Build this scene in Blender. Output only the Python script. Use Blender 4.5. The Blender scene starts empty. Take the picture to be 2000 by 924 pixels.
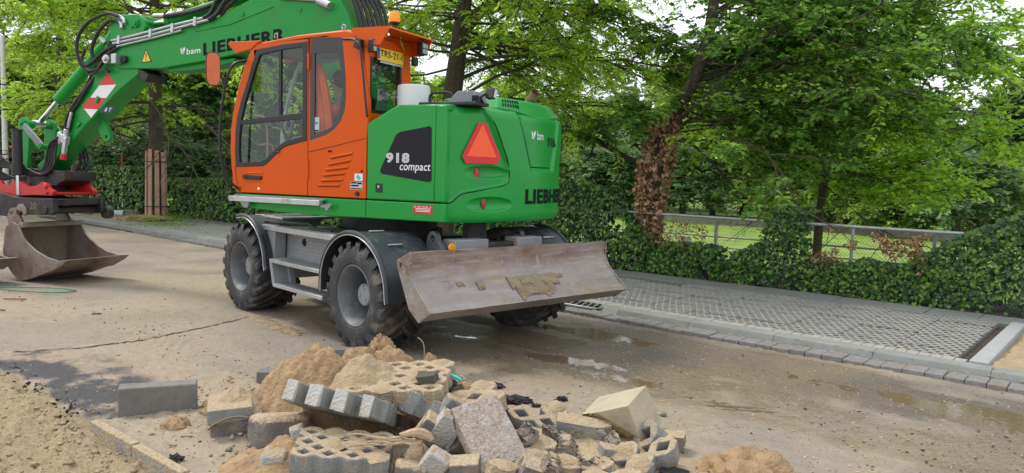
import bpy, bmesh, math, random
import numpy as np
from mathutils import Vector, Matrix, Euler
from mathutils.geometry import tessellate_polygon
SC = bpy.context.scene
COL = SC.collection
R = math.radians
# ------------------------------------------------------------------ camera
cd = bpy.data.cameras.new('camera'); cam = bpy.data.objects.new('camera', cd); COL.objects.link(cam)
SC.camera = cam
cd.sensor_width = 36; cd.sensor_fit = 'HORIZONTAL'; cd.lens = 36*0.74165
cd.clip_start = .05; cd.clip_end = 600
PITCH, ROLL, EYE = .0816, .0293, 1.7231
_f = Vector((0, math.cos(PITCH), -math.sin(PITCH))); _u = Vector((0, math.sin(PITCH), math.cos(PITCH))); _r = Vector((1, 0, 0))
_r2 = _r*math.cos(ROLL)+_u*math.sin(ROLL); _u2 = -_r*math.sin(ROLL)+_u*math.cos(ROLL)
m = Matrix((_r2, _u2, -_f)).transposed().to_4x4(); m.translation = (0, 0, EYE)
cam.matrix_world = m
# ------------------------------------------------------------------ world, sun, exposure
SUN_AZ, SUN_EL = R(-62), R(56)          # azimuth from +Y towards +X
w = bpy.data.worlds.new('World'); SC.world = w; w.use_nodes = True
nt = w.node_tree; nt.nodes.clear()
o_ = nt.nodes.new('ShaderNodeOutputWorld'); bg = nt.nodes.new('ShaderNodeBackground')
sky = nt.nodes.new('ShaderNodeTexSky'); sky.sky_type = 'NISHITA'; sky.sun_disc = False
sky.sun_elevation = SUN_EL; sky.sun_rotation = SUN_AZ; sky.air_density = 1.0; sky.dust_density = 2.0
tc = nt.nodes.new('ShaderNodeTexCoord'); mp = nt.nodes.new('ShaderNodeMapping'); mp.inputs['Scale'].default_value = (1, 1, 2.6)
no = nt.nodes.new('ShaderNodeTexNoise'); no.inputs['Scale'].default_value = 2.2; no.inputs['Detail'].default_value = 6
cr = nt.nodes.new('ShaderNodeValToRGB'); cr.color_ramp.elements[0].position = .28; cr.color_ramp.elements[0].color = (.62,.62,.62,1)
cr.color_ramp.elements[1].position = .62; cr.color_ramp.elements[1].color = (1,1,1,1)
mx = nt.nodes.new('ShaderNodeMix'); mx.data_type = 'RGBA'
mx.inputs['B'].default_value = (8.3, 8.6, 9.1, 1)     # cloud deck
L = nt.links.new
L(tc.outputs['Generated'], mp.inputs['Vector']); L(mp.outputs[0], no.inputs['Vector']); L(no.outputs['Fac'], cr.inputs['Fac'])
L(cr.outputs['Color'], mx.inputs['Factor']); L(sky.outputs['Color'], mx.inputs['A']); L(mx.outputs['Result'], bg.inputs['Color'])
bg.inputs['Strength'].default_value = .115
L(bg.outputs[0], o_.inputs['Surface'])
sd = bpy.data.lights.new('sun', 'SUN'); sd.energy = 1.5; sd.angle = R(11); sd.color = (1, .96, .9)
sun = bpy.data.objects.new('sun', sd); COL.objects.link(sun)
sdir = Vector((math.sin(SUN_AZ)*math.cos(SUN_EL), math.cos(SUN_AZ)*math.cos(SUN_EL), math.sin(SUN_EL)))
sun.rotation_euler = sdir.to_track_quat('Z', 'Y').to_euler(); sun.location = sdir*50
SC.view_settings.view_transform = 'Standard'; SC.view_settings.look = 'None'; SC.view_settings.gamma = 1
SC.view_settings.exposure = .62
# ------------------------------------------------------------------ helpers
I4 = Matrix.Identity(4)
def rotz(a): return Matrix.Rotation(a, 4, 'Z')
ROAD = .8714
MR = rotz(ROAD)                                   # street frame: x across (towards the hedge), y along
def road(x, y, z=0.): v = MR @ Vector((x, y, z)); return v
class G:
    """collects shapes; build() links them as one mesh object"""
    def __init__(s, M=I4): s.v = []; s.f = []; s.mi = []; s.M = M; s.mat = 0
    def add(s, vs, fs):
        b = len(s.v); M = s.M
        s.v += [tuple(M @ Vector(v)) for v in vs]
        s.f += [tuple(i+b for i in f) for f in fs]; s.mi += [s.mat]*len(fs); return s
    def box(s, x0, x1, y0, y1, z0, z1):
        return s.add([(x0,y0,z0),(x1,y0,z0),(x1,y1,z0),(x0,y1,z0),(x0,y0,z1),(x1,y0,z1),(x1,y1,z1),(x0,y1,z1)],
                     [(0,3,2,1),(4,5,6,7),(0,1,5,4),(1,2,6,5),(2,3,7,6),(3,0,4,7)])
    def obox(s, c, d, r=(0,0,0)):
        Mx = Matrix.Translation(c) @ Euler([R(a) for a in r]).to_matrix().to_4x4()
        x, y, z = [a/2 for a in d]
        vs = [Mx @ Vector(v) for v in [(-x,-y,-z),(x,-y,-z),(x,y,-z),(-x,y,-z),(-x,-y,z),(x,-y,z),(x,y,z),(-x,y,z)]]
        return s.add(vs, [(0,3,2,1),(4,5,6,7),(0,1,5,4),(1,2,6,5),(2,3,7,6),(3,0,4,7)])
    def prism(s, poly, ax, a0, a1, holes=()):
        """extrude a 2-D polygon along axis ax; 'x': (y,z), 'y': (x,z), 'z': (x,y)"""
        def P(p, a): return (a, p[0], p[1]) if ax == 'x' else ((p[0], a, p[1]) if ax == 'y' else (p[0], p[1], a))
        loops = [list(poly)]+[list(h) for h in holes]; allp = [p for l in loops for p in l]; n = len(allp)
        if not holes:
            def area(l): return sum(l[i][0]*l[(i+1)%len(l)][1]-l[(i+1)%len(l)][0]*l[i][1] for i in range(len(l)))
        tri = tessellate_polygon([[Vector((p[0], p[1], 0)) for p in l] for l in loops])
        vs = [P(p, a0) for p in allp]+[P(p, a1) for p in allp]
        fs = [tuple(t) for t in tri]+[tuple(i+n for i in reversed(t)) for t in tri]
        b = 0
        for l in loops:
            k = len(l)
            for i in range(k): j = (i+1) % k; fs.append((b+i, b+j, b+j+n, b+i+n))
            b += k
        return s.add(vs, fs)
    def tube(s, pts, r, n=8, cap=True):
        pts = [Vector(p) for p in pts]; k = len(pts); rs = r if isinstance(r, (list, tuple)) else [r]*k
        vs = []; fs = []; up = Vector((0,0,1)); pu = None
        for i, p in enumerate(pts):
            d = (pts[min(i+1,k-1)]-pts[max(i-1,0)]); d = d.normalized() if d.length > 1e-9 else Vector((0,0,1))
            if pu is None: a = up if abs(d.z) < .9 else Vector((1,0,0)); q = d.cross(a).normalized()
            else: q = (pu-d*pu.dot(d)); q = q.normalized() if q.length > 1e-6 else d.orthogonal().normalized()
            pu = q; t = d.cross(q)
            for j in range(n): an = 2*math.pi*j/n; vs.append(p+(q*math.cos(an)+t*math.sin(an))*rs[i])
        for i in range(k-1):
            for j in range(n): jj = (j+1) % n; fs.append((i*n+j, i*n+jj, (i+1)*n+jj, (i+1)*n+j))
        if cap: fs.append(tuple(reversed(range(n)))); fs.append(tuple((k-1)*n+j for j in range(n)))
        return s.add(vs, fs)
    def lathe(s, prof, c, ax='z', n=32, a0=0, a1=2*math.pi, close=False):
        """prof: (radius, height along axis)"""
        full = abs(a1-a0-2*math.pi) < 1e-6; m_ = n if full else n+1; vs = []; fs = []; k = len(prof)
        for i in range(m_):
            an = a0+(a1-a0)*i/n; c_, s_ = math.cos(an), math.sin(an)
            for r, h in prof:
                vs.append((c[0]+h, c[1]+r*c_, c[2]+r*s_) if ax == 'x' else ((c[0]+r*c_, c[1]+h, c[2]+r*s_) if ax == 'y' else (c[0]+r*c_, c[1]+r*s_, c[2]+h)))
        for i in range(n):
            ii = (i+1) % m_
            for j in range(k-1+(1 if close else 0)): jj = (j+1) % k; fs.append((i*k+j, ii*k+j, ii*k+jj, i*k+jj))
        return s.add(vs, fs)
    def cyl(s, p0, p1, r, n=16): return s.tube([p0, p1], r, n)
    def build(s, name, mats, parent=None, bevel=0, smooth=True, ang=35, kind=None, label=None, seg=2, fixn=True):
        me = bpy.data.meshes.new(name); me.from_pydata(s.v, [], s.f)
        if not isinstance(mats, (list, tuple)): mats = [mats]
        for m_ in mats: me.materials.append(m_)
        if len(mats) > 1: me.polygons.foreach_set('material_index', s.mi)
        if fixn:
            b = bmesh.new(); b.from_mesh(me); bmesh.ops.recalc_face_normals(b, faces=b.faces); b.to_mesh(me); b.free()
        if smooth: me.shade_smooth(); me.set_sharp_from_angle(angle=R(ang))
        o = bpy.data.objects.new(name, me); COL.objects.link(o)
        if parent: o.parent = parent
        if bevel:
            bm = o.modifiers.new('bevel', 'BEVEL'); bm.width = bevel; bm.segments = seg; bm.limit_method = 'ANGLE'; bm.angle_limit = R(32); bm.harden_normals = False
        if kind: o['kind'] = kind
        if label: o['label'] = label
        return o
def tag(o, label, cat, group=None):
    o['label'] = label; o['category'] = cat
    if group: o['group'] = group
    return o
def empty(name, loc=(0,0,0), rz=0, label=None, cat=None, group=None):
    o = bpy.data.objects.new(name, None); COL.objects.link(o); o.location = loc; o.rotation_euler = (0,0,rz); o.empty_display_size = .2
    if label: tag(o, label, cat, group)
    return o
def copy_tree(o, parent=None):
    c = o.copy(); COL.objects.link(c)
    if parent: c.parent = parent
    for ch in list(o.children): copy_tree(ch, c)
    return c
def fast_mesh(name, V, F, mats, parent=None, smooth=False, kind=None):
    """V (n,3), F (m,k) numpy"""
    me = bpy.data.meshes.new(name); k = F.shape[1]
    me.vertices.add(len(V)); me.vertices.foreach_set('co', np.ascontiguousarray(V, dtype=np.float32).ravel())
    me.loops.add(F.size); me.loops.foreach_set('vertex_index', np.ascontiguousarray(F, dtype=np.int32).ravel())
    me.polygons.add(len(F)); me.polygons.foreach_set('loop_start', np.arange(0, F.size, k, dtype=np.int32))
    me.update(calc_edges=True)
    for m_ in (mats if isinstance(mats, (list, tuple)) else [mats]): me.materials.append(m_)
    if smooth: me.shade_smooth()
    o = bpy.data.objects.new(name, me); COL.objects.link(o)
    if parent: o.parent = parent
    if kind: o['kind'] = kind
    return o
# value noise
_T = np.random.RandomState(7).rand(256, 256)
def vnoise(x, y):
    xi = np.floor(x).astype(int); yi = np.floor(y).astype(int); fx = x-xi; fy = y-yi
    fx = fx*fx*(3-2*fx); fy = fy*fy*(3-2*fy); a = xi & 255; b = (xi+1) & 255; c = yi & 255; d = (yi+1) & 255
    return (_T[a,c]*(1-fx)+_T[b,c]*fx)*(1-fy)+(_T[a,d]*(1-fx)+_T[b,d]*fx)*fy-.5
def fbm(x, y, f=1., o=4, g=.5):
    s = 0; a = 1.
    for i in range(o): s = s+a*vnoise(x*f+17.3*i, y*f+9.1*i); a *= g; f *= 2.03
    return s
# ------------------------------------------------------------------ materials
def mat(name, col, rough=.5, metal=0., var=.0, vscale=6., bump=0., bscale=40., dirt=None, dscale=3., damt=.5, coat=0., dark=None, spec=None, island=0., trans=0., settle=0.):
    m_ = bpy.data.materials.new(name); m_.use_nodes = True; n = m_.node_tree; P = n.nodes['Principled BSDF']; l = n.links.new
    P.inputs['Roughness'].default_value = rough; P.inputs['Metallic'].default_value = metal
    if spec is not None: P.inputs['Specular IOR Level'].default_value = spec
    if coat: P.inputs['Coat Weight'].default_value = coat; P.inputs['Coat Roughness'].default_value = .06
    tcn = n.nodes.new('ShaderNodeTexCoord'); out = None
    c = n.nodes.new('ShaderNodeRGB'); c.outputs[0].default_value = (*col, 1); out = c.outputs[0]
    if var:
        nz = n.nodes.new('ShaderNodeTexNoise'); nz.inputs['Scale'].default_value = vscale; nz.inputs['Detail'].default_value = 6; nz.inputs['Roughness'].default_value = .6
        l(tcn.outputs['Object'], nz.inputs['Vector'])
        mr = n.nodes.new('ShaderNodeMapRange'); mr.inputs['From Min'].default_value = .3; mr.inputs['From Max'].default_value = .7
        mr.inputs['To Min'].default_value = 1-var; mr.inputs['To Max'].default_value = 1+var; l(nz.outputs['Fac'], mr.inputs['Value'])
        hs = n.nodes.new('ShaderNodeHueSaturation'); l(out, hs.inputs['Color']); l(mr.outputs[0], hs.inputs['Value']); out = hs.outputs[0]
    if dirt:
        nz = n.nodes.new('ShaderNodeTexNoise'); nz.inputs['Scale'].default_value = dscale; nz.inputs['Detail'].default_value = 8; nz.inputs['Roughness'].default_value = .68
        l(tcn.outputs['Object'], nz.inputs['Vector'])
        rp = n.nodes.new('ShaderNodeValToRGB'); rp.color_ramp.elements[0].position = .62-.25*damt; rp.color_ramp.elements[1].position = .78-.2*damt
        l(nz.outputs['Fac'], rp.inputs['Fac'])
        mxx = n.nodes.new('ShaderNodeMix'); mxx.data_type = 'RGBA'; l(rp.outputs['Color'], mxx.inputs['Factor']); l(out, mxx.inputs['A']); mxx.inputs['B'].default_value = (*dirt, 1); out = mxx.outputs['Result']
        mrr = n.nodes.new('ShaderNodeMapRange'); l(rp.outputs['Color'], mrr.inputs['Value']); mrr.inputs['To Min'].default_value = rough; mrr.inputs['To Max'].default_value = max(rough, .75); l(mrr.outputs[0], P.inputs['Roughness'])
    if island:
        ge = n.nodes.new('ShaderNodeNewGeometry'); mr = n.nodes.new('ShaderNodeMapRange'); l(ge.outputs['Random Per Island'], mr.inputs['Value'])
        mr.inputs['To Min'].default_value = 1-island; mr.inputs['To Max'].default_value = 1+island
        mh = n.nodes.new('ShaderNodeMapRange'); l(ge.outputs['Random Per Island'], mh.inputs['Value']); mh.inputs['To Min'].default_value = .52; mh.inputs['To Max'].default_value = .48
        hs = n.nodes.new('ShaderNodeHueSaturation'); l(out, hs.inputs['Color']); l(mr.outputs[0], hs.inputs['Value']); l(mh.outputs[0], hs.inputs['Hue']); out = hs.outputs[0]
    if settle:      # loose sand lying on whatever faces up
        ge = n.nodes.new('ShaderNodeNewGeometry'); sx = n.nodes.new('ShaderNodeSeparateXYZ'); l(ge.outputs['Normal'], sx.inputs[0])
        nz = n.nodes.new('ShaderNodeTexNoise'); nz.inputs['Scale'].default_value = 14; nz.inputs['Detail'].default_value = 8; nz.inputs['Roughness'].default_value = .7; l(tcn.outputs['Object'], nz.inputs['Vector'])
        ma = n.nodes.new('ShaderNodeMath'); ma.operation = 'MULTIPLY_ADD'; l(nz.outputs['Fac'], ma.inputs[0]); ma.inputs[1].default_value = 1.6; l(sx.outputs['Z'], ma.inputs[2])
        rp = n.nodes.new('ShaderNodeValToRGB'); rp.color_ramp.elements[0].position = 0.; rp.color_ramp.elements[1].position = 1.
        mr = n.nodes.new('ShaderNodeMapRange'); l(ma.outputs[0], mr.inputs['Value']); mr.inputs['From Min'].default_value = 1.75-settle*.9; mr.inputs['From Max'].default_value = 1.9-settle*.9
        nz2 = n.nodes.new('ShaderNodeTexNoise'); nz2.inputs['Scale'].default_value = 45; l(tcn.outputs['Object'], nz2.inputs['Vector'])
        rp2 = n.nodes.new('ShaderNodeValToRGB'); rp2.color_ramp.elements[0].position = .3; rp2.color_ramp.elements[0].color = (.30,.215,.13,1); rp2.color_ramp.elements[1].position = .7; rp2.color_ramp.elements[1].color = (.45,.36,.24,1); l(nz2.outputs['Fac'], rp2.inputs[0])
        mxx = n.nodes.new('ShaderNodeMix'); mxx.data_type = 'RGBA'; l(mr.outputs[0], mxx.inputs['Factor']); l(out, mxx.inputs['A']); l(rp2.outputs[0], mxx.inputs['B']); out = mxx.outputs['Result']
    l(out, P.inputs['Base Color'])
    if bump:
        nz = n.nodes.new('ShaderNodeTexNoise'); nz.inputs['Scale'].default_value = bscale; nz.inputs['Detail'].default_value = 5; l(tcn.outputs['Object'], nz.inputs['Vector'])
        bp = n.nodes.new('ShaderNodeBump'); bp.inputs['Strength'].default_value = min(1, bump); bp.inputs['Distance'].default_value = .02 if bump <= 1 else .02*bump
        l(nz.outputs['Fac'], bp.inputs['Height']); l(bp.outputs[0], P.inputs['Normal'])
    if trans:
        tr = n.nodes.new('ShaderNodeBsdfTranslucent'); hs = n.nodes.new('ShaderNodeHueSaturation'); l(out, hs.inputs['Color']); hs.inputs['Hue'].default_value = .48; hs.inputs['Value'].default_value = 1.9
        l(hs.outputs[0], tr.inputs['Color']); ms = n.nodes.new('ShaderNodeMixShader'); ms.inputs[0].default_value = trans
        l(P.outputs[0], ms.inputs[1]); l(tr.outputs[0], ms.inputs[2]); l(ms.outputs[0], n.nodes['Material Output'].inputs[0])
    m_['P'] = 1
    return m_
def glass(name, tint=(.72,.80,.75), refl=1.0, fac=.05):
    m_ = bpy.data.materials.new(name); m_.use_nodes = True; n = m_.node_tree; n.nodes.clear(); l = n.links.new
    o = n.nodes.new('ShaderNodeOutputMaterial'); t = n.nodes.new('ShaderNodeBsdfTransparent'); t.inputs[0].default_value = (*tint, 1)
    g = n.nodes.new('ShaderNodeBsdfGlossy'); g.inputs['Roughness'].default_value = .02; g.inputs['Color'].default_value = (refl,)*3+(1,)
    fr = n.nodes.new('ShaderNodeLayerWeight'); pw = n.nodes.new('ShaderNodeMath'); pw.operation = 'POWER'; pw.inputs[1].default_value = 4; l(fr.outputs['Facing'], pw.inputs[0])
    ad = n.nodes.new('ShaderNodeMath'); ad.operation = 'MULTIPLY_ADD'; ad.inputs[1].default_value = .9; ad.inputs[2].default_value = fac; l(pw.outputs[0], ad.inputs[0])
    ms = n.nodes.new('ShaderNodeMixShader'); l(ad.outputs[0], ms.inputs[0]); l(t.outputs[0], ms.inputs[1]); l(g.outputs[0], ms.inputs[2]); l(ms.outputs[0], o.inputs[0]); return m_
SANDC = (.36,.27,.165)
K = {}
K['green'] = mat('green_paint', (.009,.285,.038), .33, 0, .05, 3, dirt=(.04,.24,.07), dscale=2.2, damt=.2, coat=.06, spec=.35)
K['greenarm'] = mat('green_paint_worn', (.009,.27,.038), .38, 0, .06, 5, dirt=(.06,.20,.07), dscale=3, damt=.3, coat=.0, spec=.3)
K['orange'] = mat('orange_paint', (.66,.090,.001), .34, 0, .04, 3, coat=.0, spec=.22)
K['black'] = mat('black_plastic', (.015,.015,.017), .45, 0, .2, 8)
K['hose'] = mat('black_rubber_hose', (.014,.014,.015), .5, 0, .3, 8, dirt=(.06,.055,.045), dscale=9, damt=.2)
K['steel'] = mat('bare_steel', (.45,.46,.47), .35, .9, .15, 8)
K['chrome'] = mat('chrome_rod', (.75,.77,.8), .12, 1.)
K['alu'] = mat('aluminium', (.50,.52,.53), .38, .75, .12, 10, dirt=(.32,.30,.26), dscale=5, damt=.3)
K['greyp'] = mat('grey_chassis_paint', (.23,.24,.25), .5, 0, .12, 5, dirt=(.29,.26,.21), dscale=4, damt=.45, bump=.1, bscale=60)
K['fender'] = mat('dusty_black_fender', (.03,.035,.042), .42, 0, .25, 4, dirt=(.11,.11,.11), dscale=2.5, damt=.35)
K['tyre'] = mat('tyre_rubber', (.036,.036,.038), .68, 0, .3, 6, dirt=(.17,.14,.10), dscale=6, damt=.38, bump=.3, bscale=50)
K['rim'] = mat('grey_rim', (.115,.125,.14), .5, 0, .12, 6, dirt=(.27,.24,.19), dscale=5, damt=.4)
K['hub'] = mat('hub_paint', (.24,.255,.265), .5, 0, .12, 9, dirt=(.27,.24,.19), dscale=6, damt=.35)
K['darkm'] = mat('dark_greasy_steel', (.035,.034,.033), .5, .3, .4, 8, dirt=(.10,.08,.06), dscale=5, damt=.4, bump=.3, bscale=30)
K['red'] = mat('red_paint', (.55,.02,.018), .38, 0, .12, 6, dirt=(.25,.05,.04), dscale=6, damt=.3)
K['redf'] = mat('red_reflector', (.62,.015,.02), .35)
K['white'] = mat('white_print', (.8,.8,.8), .45)
K['blk'] = mat('black_print', (.006,.006,.008), .6, spec=.15)
K['charc'] = mat('charcoal_decal', (.016,.016,.022), .55, spec=.2)
K['yel'] = mat('yellow_plate', (.80,.50,.03), .4)
K['amber'] = mat('amber_lens', (.9,.33,.01), .15)
K['orref'] = mat('orange_reflector', (.95,.10,.015), .3, 0, .05, 60)
K['dorange'] = mat('hivis_orange_cloth', (.95,.13,.01), .8, 0, .1, 9)
K['glass'] = glass('cab_glass')
K['mirror'] = mat('mirror_glass', (.8,.8,.8), .04, 1.)
K['seat'] = mat('seat_cloth', (.02,.021,.023), .8, bump=.3, bscale=120)
K['cabin'] = mat('cab_interior_grey', (.16,.17,.17), .6)
K['cabl'] = mat('cab_pillar_light', (.42,.44,.43), .5)
K['skin'] = mat('skin', (.45,.25,.17), .55)
K['hair'] = mat('dark_hair', (.012,.009,.007), .6)
K['silver'] = mat('reflective_tape', (.55,.57,.58), .3, .3)
K['galv'] = mat('galvanised_pipe', (.42,.43,.42), .5, .4, .15, 6, dirt=(.25,.2,.14), dscale=7, damt=.3)
K['whitep'] = mat('white_plastic', (.66,.67,.67), .4, 0, .05, 5)
K['exh'] = mat('rusty_exhaust', (.30,.17,.10), .45, .5, .3, 12)
def blade_mat():
    m_ = mat('worn_blade_steel', (.26,.225,.205), .45, .15, .18, 3.5, dirt=(.31,.275,.25), dscale=2.2, damt=.5, bump=.15, bscale=30)
    n = m_.node_tree; P = n.nodes['Principled BSDF']; l = n.links.new; src = P.inputs['Base Color'].links[0].from_socket
    tcn = n.nodes.new('ShaderNodeTexCoord')
    def nz(scale, loc, sc, a, b, rough=.7):
        mpn = n.nodes.new('ShaderNodeMapping'); mpn.inputs['Scale'].default_value = scale; mpn.inputs['Location'].default_value = loc; l(tcn.outputs['Object'], mpn.inputs['Vector'])
        z = n.nodes.new('ShaderNodeTexNoise'); z.inputs['Scale'].default_value = sc; z.inputs['Detail'].default_value = 9; z.inputs['Roughness'].default_value = rough; l(mpn.outputs[0], z.inputs['Vector'])
        rp = n.nodes.new('ShaderNodeValToRGB'); rp.color_ramp.elements[0].position = a; rp.color_ramp.elements[1].position = b; l(z.outputs['Fac'], rp.inputs[0]); return rp.outputs[0]
    def mix(f, a, col):
        x_ = n.nodes.new('ShaderNodeMix'); x_.data_type = 'RGBA'; l(f, x_.inputs['Factor']); l(a, x_.inputs['A']); x_.inputs['B'].default_value = (*col, 1); return x_.outputs['Result']
    sx = n.nodes.new('ShaderNodeSeparateXYZ'); l(tcn.outputs['Object'], sx.inputs[0])
    zz = n.nodes.new('ShaderNodeMapRange'); l(sx.outputs['Z'], zz.inputs['Value']); zz.inputs['From Min'].default_value = .76; zz.inputs['From Max'].default_value = .92
    f = n.nodes.new('ShaderNodeMath'); f.operation = 'MULTIPLY'; l(zz.outputs[0], f.inputs[0]); l(nz((1.2,1.2,3),(0,0,0),2.,.33,.6), f.inputs[1])
    c = mix(f.outputs[0], src, (.18,.10,.07))
    c = mix(nz((1,1,1),(3,1,0),4.5,.58,.72), c, (.15,.085,.06)); c = mix(nz((2,2,2),(1,8,0),1.3,.55,.66), c, (.27,.20,.12))
    c = mix(nz((1.0,7,11),(0,5,0),2.0,.50,.68), c, (.34,.315,.30))       # scrapes along the blade
    c = mix(nz((12,1.2,1.5),(0,0,7),2.0,.60,.70), c, (.40,.38,.37))       # a few running down it
    l(c, P.inputs['Base Color']); return m_
K['blade'] = blade_mat()
K['bucket'] = mat('worn_bucket_steel', (.26,.22,.18), .5, .2, .25, 5, dirt=(.19,.085,.05), dscale=3.2, damt=.6, bump=.25, bscale=40)
K['bucketin'] = mat('caked_bucket_inside', (.27,.235,.18), .8, 0, .35, 4, dirt=(.10,.055,.035), dscale=4, damt=.5, bump=.6, bscale=30)
K['mud'] = mat('caked_mud', (.26,.20,.125), .9, 0, .2, 12, bump=.8, bscale=60)
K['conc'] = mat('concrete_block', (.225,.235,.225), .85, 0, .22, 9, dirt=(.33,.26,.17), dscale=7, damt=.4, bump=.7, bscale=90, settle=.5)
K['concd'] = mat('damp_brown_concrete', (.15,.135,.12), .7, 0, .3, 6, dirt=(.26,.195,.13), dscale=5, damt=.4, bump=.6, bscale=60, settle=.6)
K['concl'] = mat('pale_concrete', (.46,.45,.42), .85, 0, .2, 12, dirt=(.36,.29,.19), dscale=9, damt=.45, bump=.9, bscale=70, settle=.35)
K['concsand'] = mat('sandy_concrete', (.27,.265,.245), .9, 0, .2, 8, dirt=(.38,.30,.19), dscale=5, damt=.6, bump=.9, bscale=50, settle=1.15)
K['aggr'] = mat('rough_aggregate_concrete', (.36,.30,.24), .9, 0, .35, 45, dirt=(.45,.43,.40), dscale=14, damt=.4, bump=1, bscale=60)
K['frac'] = mat('fractured_concrete', (.26,.22,.17), .95, 0, .4, 40, bump=1, bscale=50)
K['concc'] = mat('clean_kerb_concrete', (.17,.165,.15), .7, 0, .25, 5, dirt=(.11,.095,.08), dscale=3, damt=.4, bump=.4, bscale=90)
K['pkerb'] = mat('pale_grey_kerb', (.34,.35,.355), .8, 0, .12, 4, dirt=(.33,.27,.19), dscale=4, damt=.35, bump=.3, bscale=80)
K['paver'] = mat('grass_paver_concrete', (.31,.30,.275), .9, 0, .2, 4, dirt=(.17,.165,.15), dscale=5, damt=.5, bump=.5, bscale=80)
K['kerb'] = mat('kerb_concrete', (.225,.235,.22), .85, 0, .14, 2.5, dirt=(.20,.19,.16), dscale=2, damt=.4, bump=.3, bscale=90)
K['tile'] = mat('path_tile', (.20,.205,.19), .85, 0, .15, 3, dirt=(.18,.17,.14), dscale=3, damt=.4, bump=.3, bscale=80)
K['brick'] = mat('grey_brick', (.33,.31,.27), .85, 0, .12, 9, dirt=(.24,.21,.17), dscale=6, damt=.35, bump=.4, bscale=70)
K['sett'] = mat('granite_sett', (.20,.195,.19), .7, 0, .2, 14, dirt=(.22,.17,.11), dscale=6, damt=.5, bump=.5, bscale=60)
K['sand'] = mat('loose_sand', SANDC, .95, 0, .18, 7, dirt=(.42,.33,.22), dscale=5, damt=.3, bump=.9, bscale=55)
K['sandbr'] = mat('brown_sand', (.33,.215,.115), .95, 0, .25, 9, dirt=(.43,.32,.19), dscale=6, damt=.35, bump=1, bscale=45)
K['soil'] = mat('dark_soil', (.055,.042,.03), .95, 0, .3, 5, bump=1, bscale=20)
K['tar'] = mat('broken_asphalt', (.022,.021,.022), .8, 0, .4, 30, bump=1, bscale=50)
K['stone'] = mat('pebbles', (.30,.25,.19), .85, 0, 0, 5, island=.45)
K['stoned'] = mat('dark_crumbs', (.07,.055,.04), .9, 0, 0, 5, island=.5)
K['yleaf'] = mat('yellow_fallen_leaf', (.60,.38,.07), .6, island=.3)
K['bark'] = mat('bark', (.075,.058,.042), .95, 0, .35, 14, dirt=(.09,.10,.05), dscale=3, damt=.4, bump=1.5, bscale=24)
K['wood'] = mat('pinkish_plank', (.46,.29,.20), .8, 0, .15, 8, bump=.3, bscale=60)
K['woodg'] = mat('weathered_plank', (.30,.28,.26), .85, 0, .2, 8, bump=.3, bscale=60)
K['l_locust'] = mat('locust_leaf', (.27,.45,.05), .5, island=.4, trans=.5)
K['l_elm'] = mat('elm_leaf', (.115,.26,.045), .40, island=.6, trans=.5)
K['l_elml'] = mat('elm_leaf_light', (.21,.40,.04), .42, island=.5, trans=.5)
K['l_far'] = mat('far_leaf', (.19,.30,.13), .6, island=.35, trans=.3)
K['l_fard'] = mat('far_leaf_dark', (.12,.22,.08), .6, island=.35, trans=.3)
K['l_farl'] = mat('far_leaf_light', (.26,.40,.08), .6, island=.3, trans=.35)
K['l_ivy'] = mat('ivy_leaf', (.034,.098,.024), .34, island=.5, trans=.12)
K['l_ivyl'] = mat('young_ivy_leaf', (.11,.24,.03), .4, island=.35, trans=.3)
K['l_dead'] = mat('dead_ivy_leaf', (.33,.20,.10), .75, island=.65, trans=.1)
K['grass'] = mat('bright_grass', (.17,.27,.035), .8, 0, .4, 1.1, dirt=(.24,.33,.05), dscale=.5, damt=.5, bump=.5, bscale=30)
K['grassb'] = mat('grass_blade', (.15,.27,.04), .7, island=.4, trans=.3)
K['teal'] = mat('turquoise_plastic', (.03,.55,.50), .4)
K['greenh'] = mat('green_hose', (.02,.22,.12), .4)
K['pvc'] = mat('grey_pvc', (.42,.46,.52), .4, 0, .1, 4)
K['root'] = mat('pale_root', (.42,.30,.20), .9, 0, .2, 20, bump=.5, bscale=80)
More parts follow.
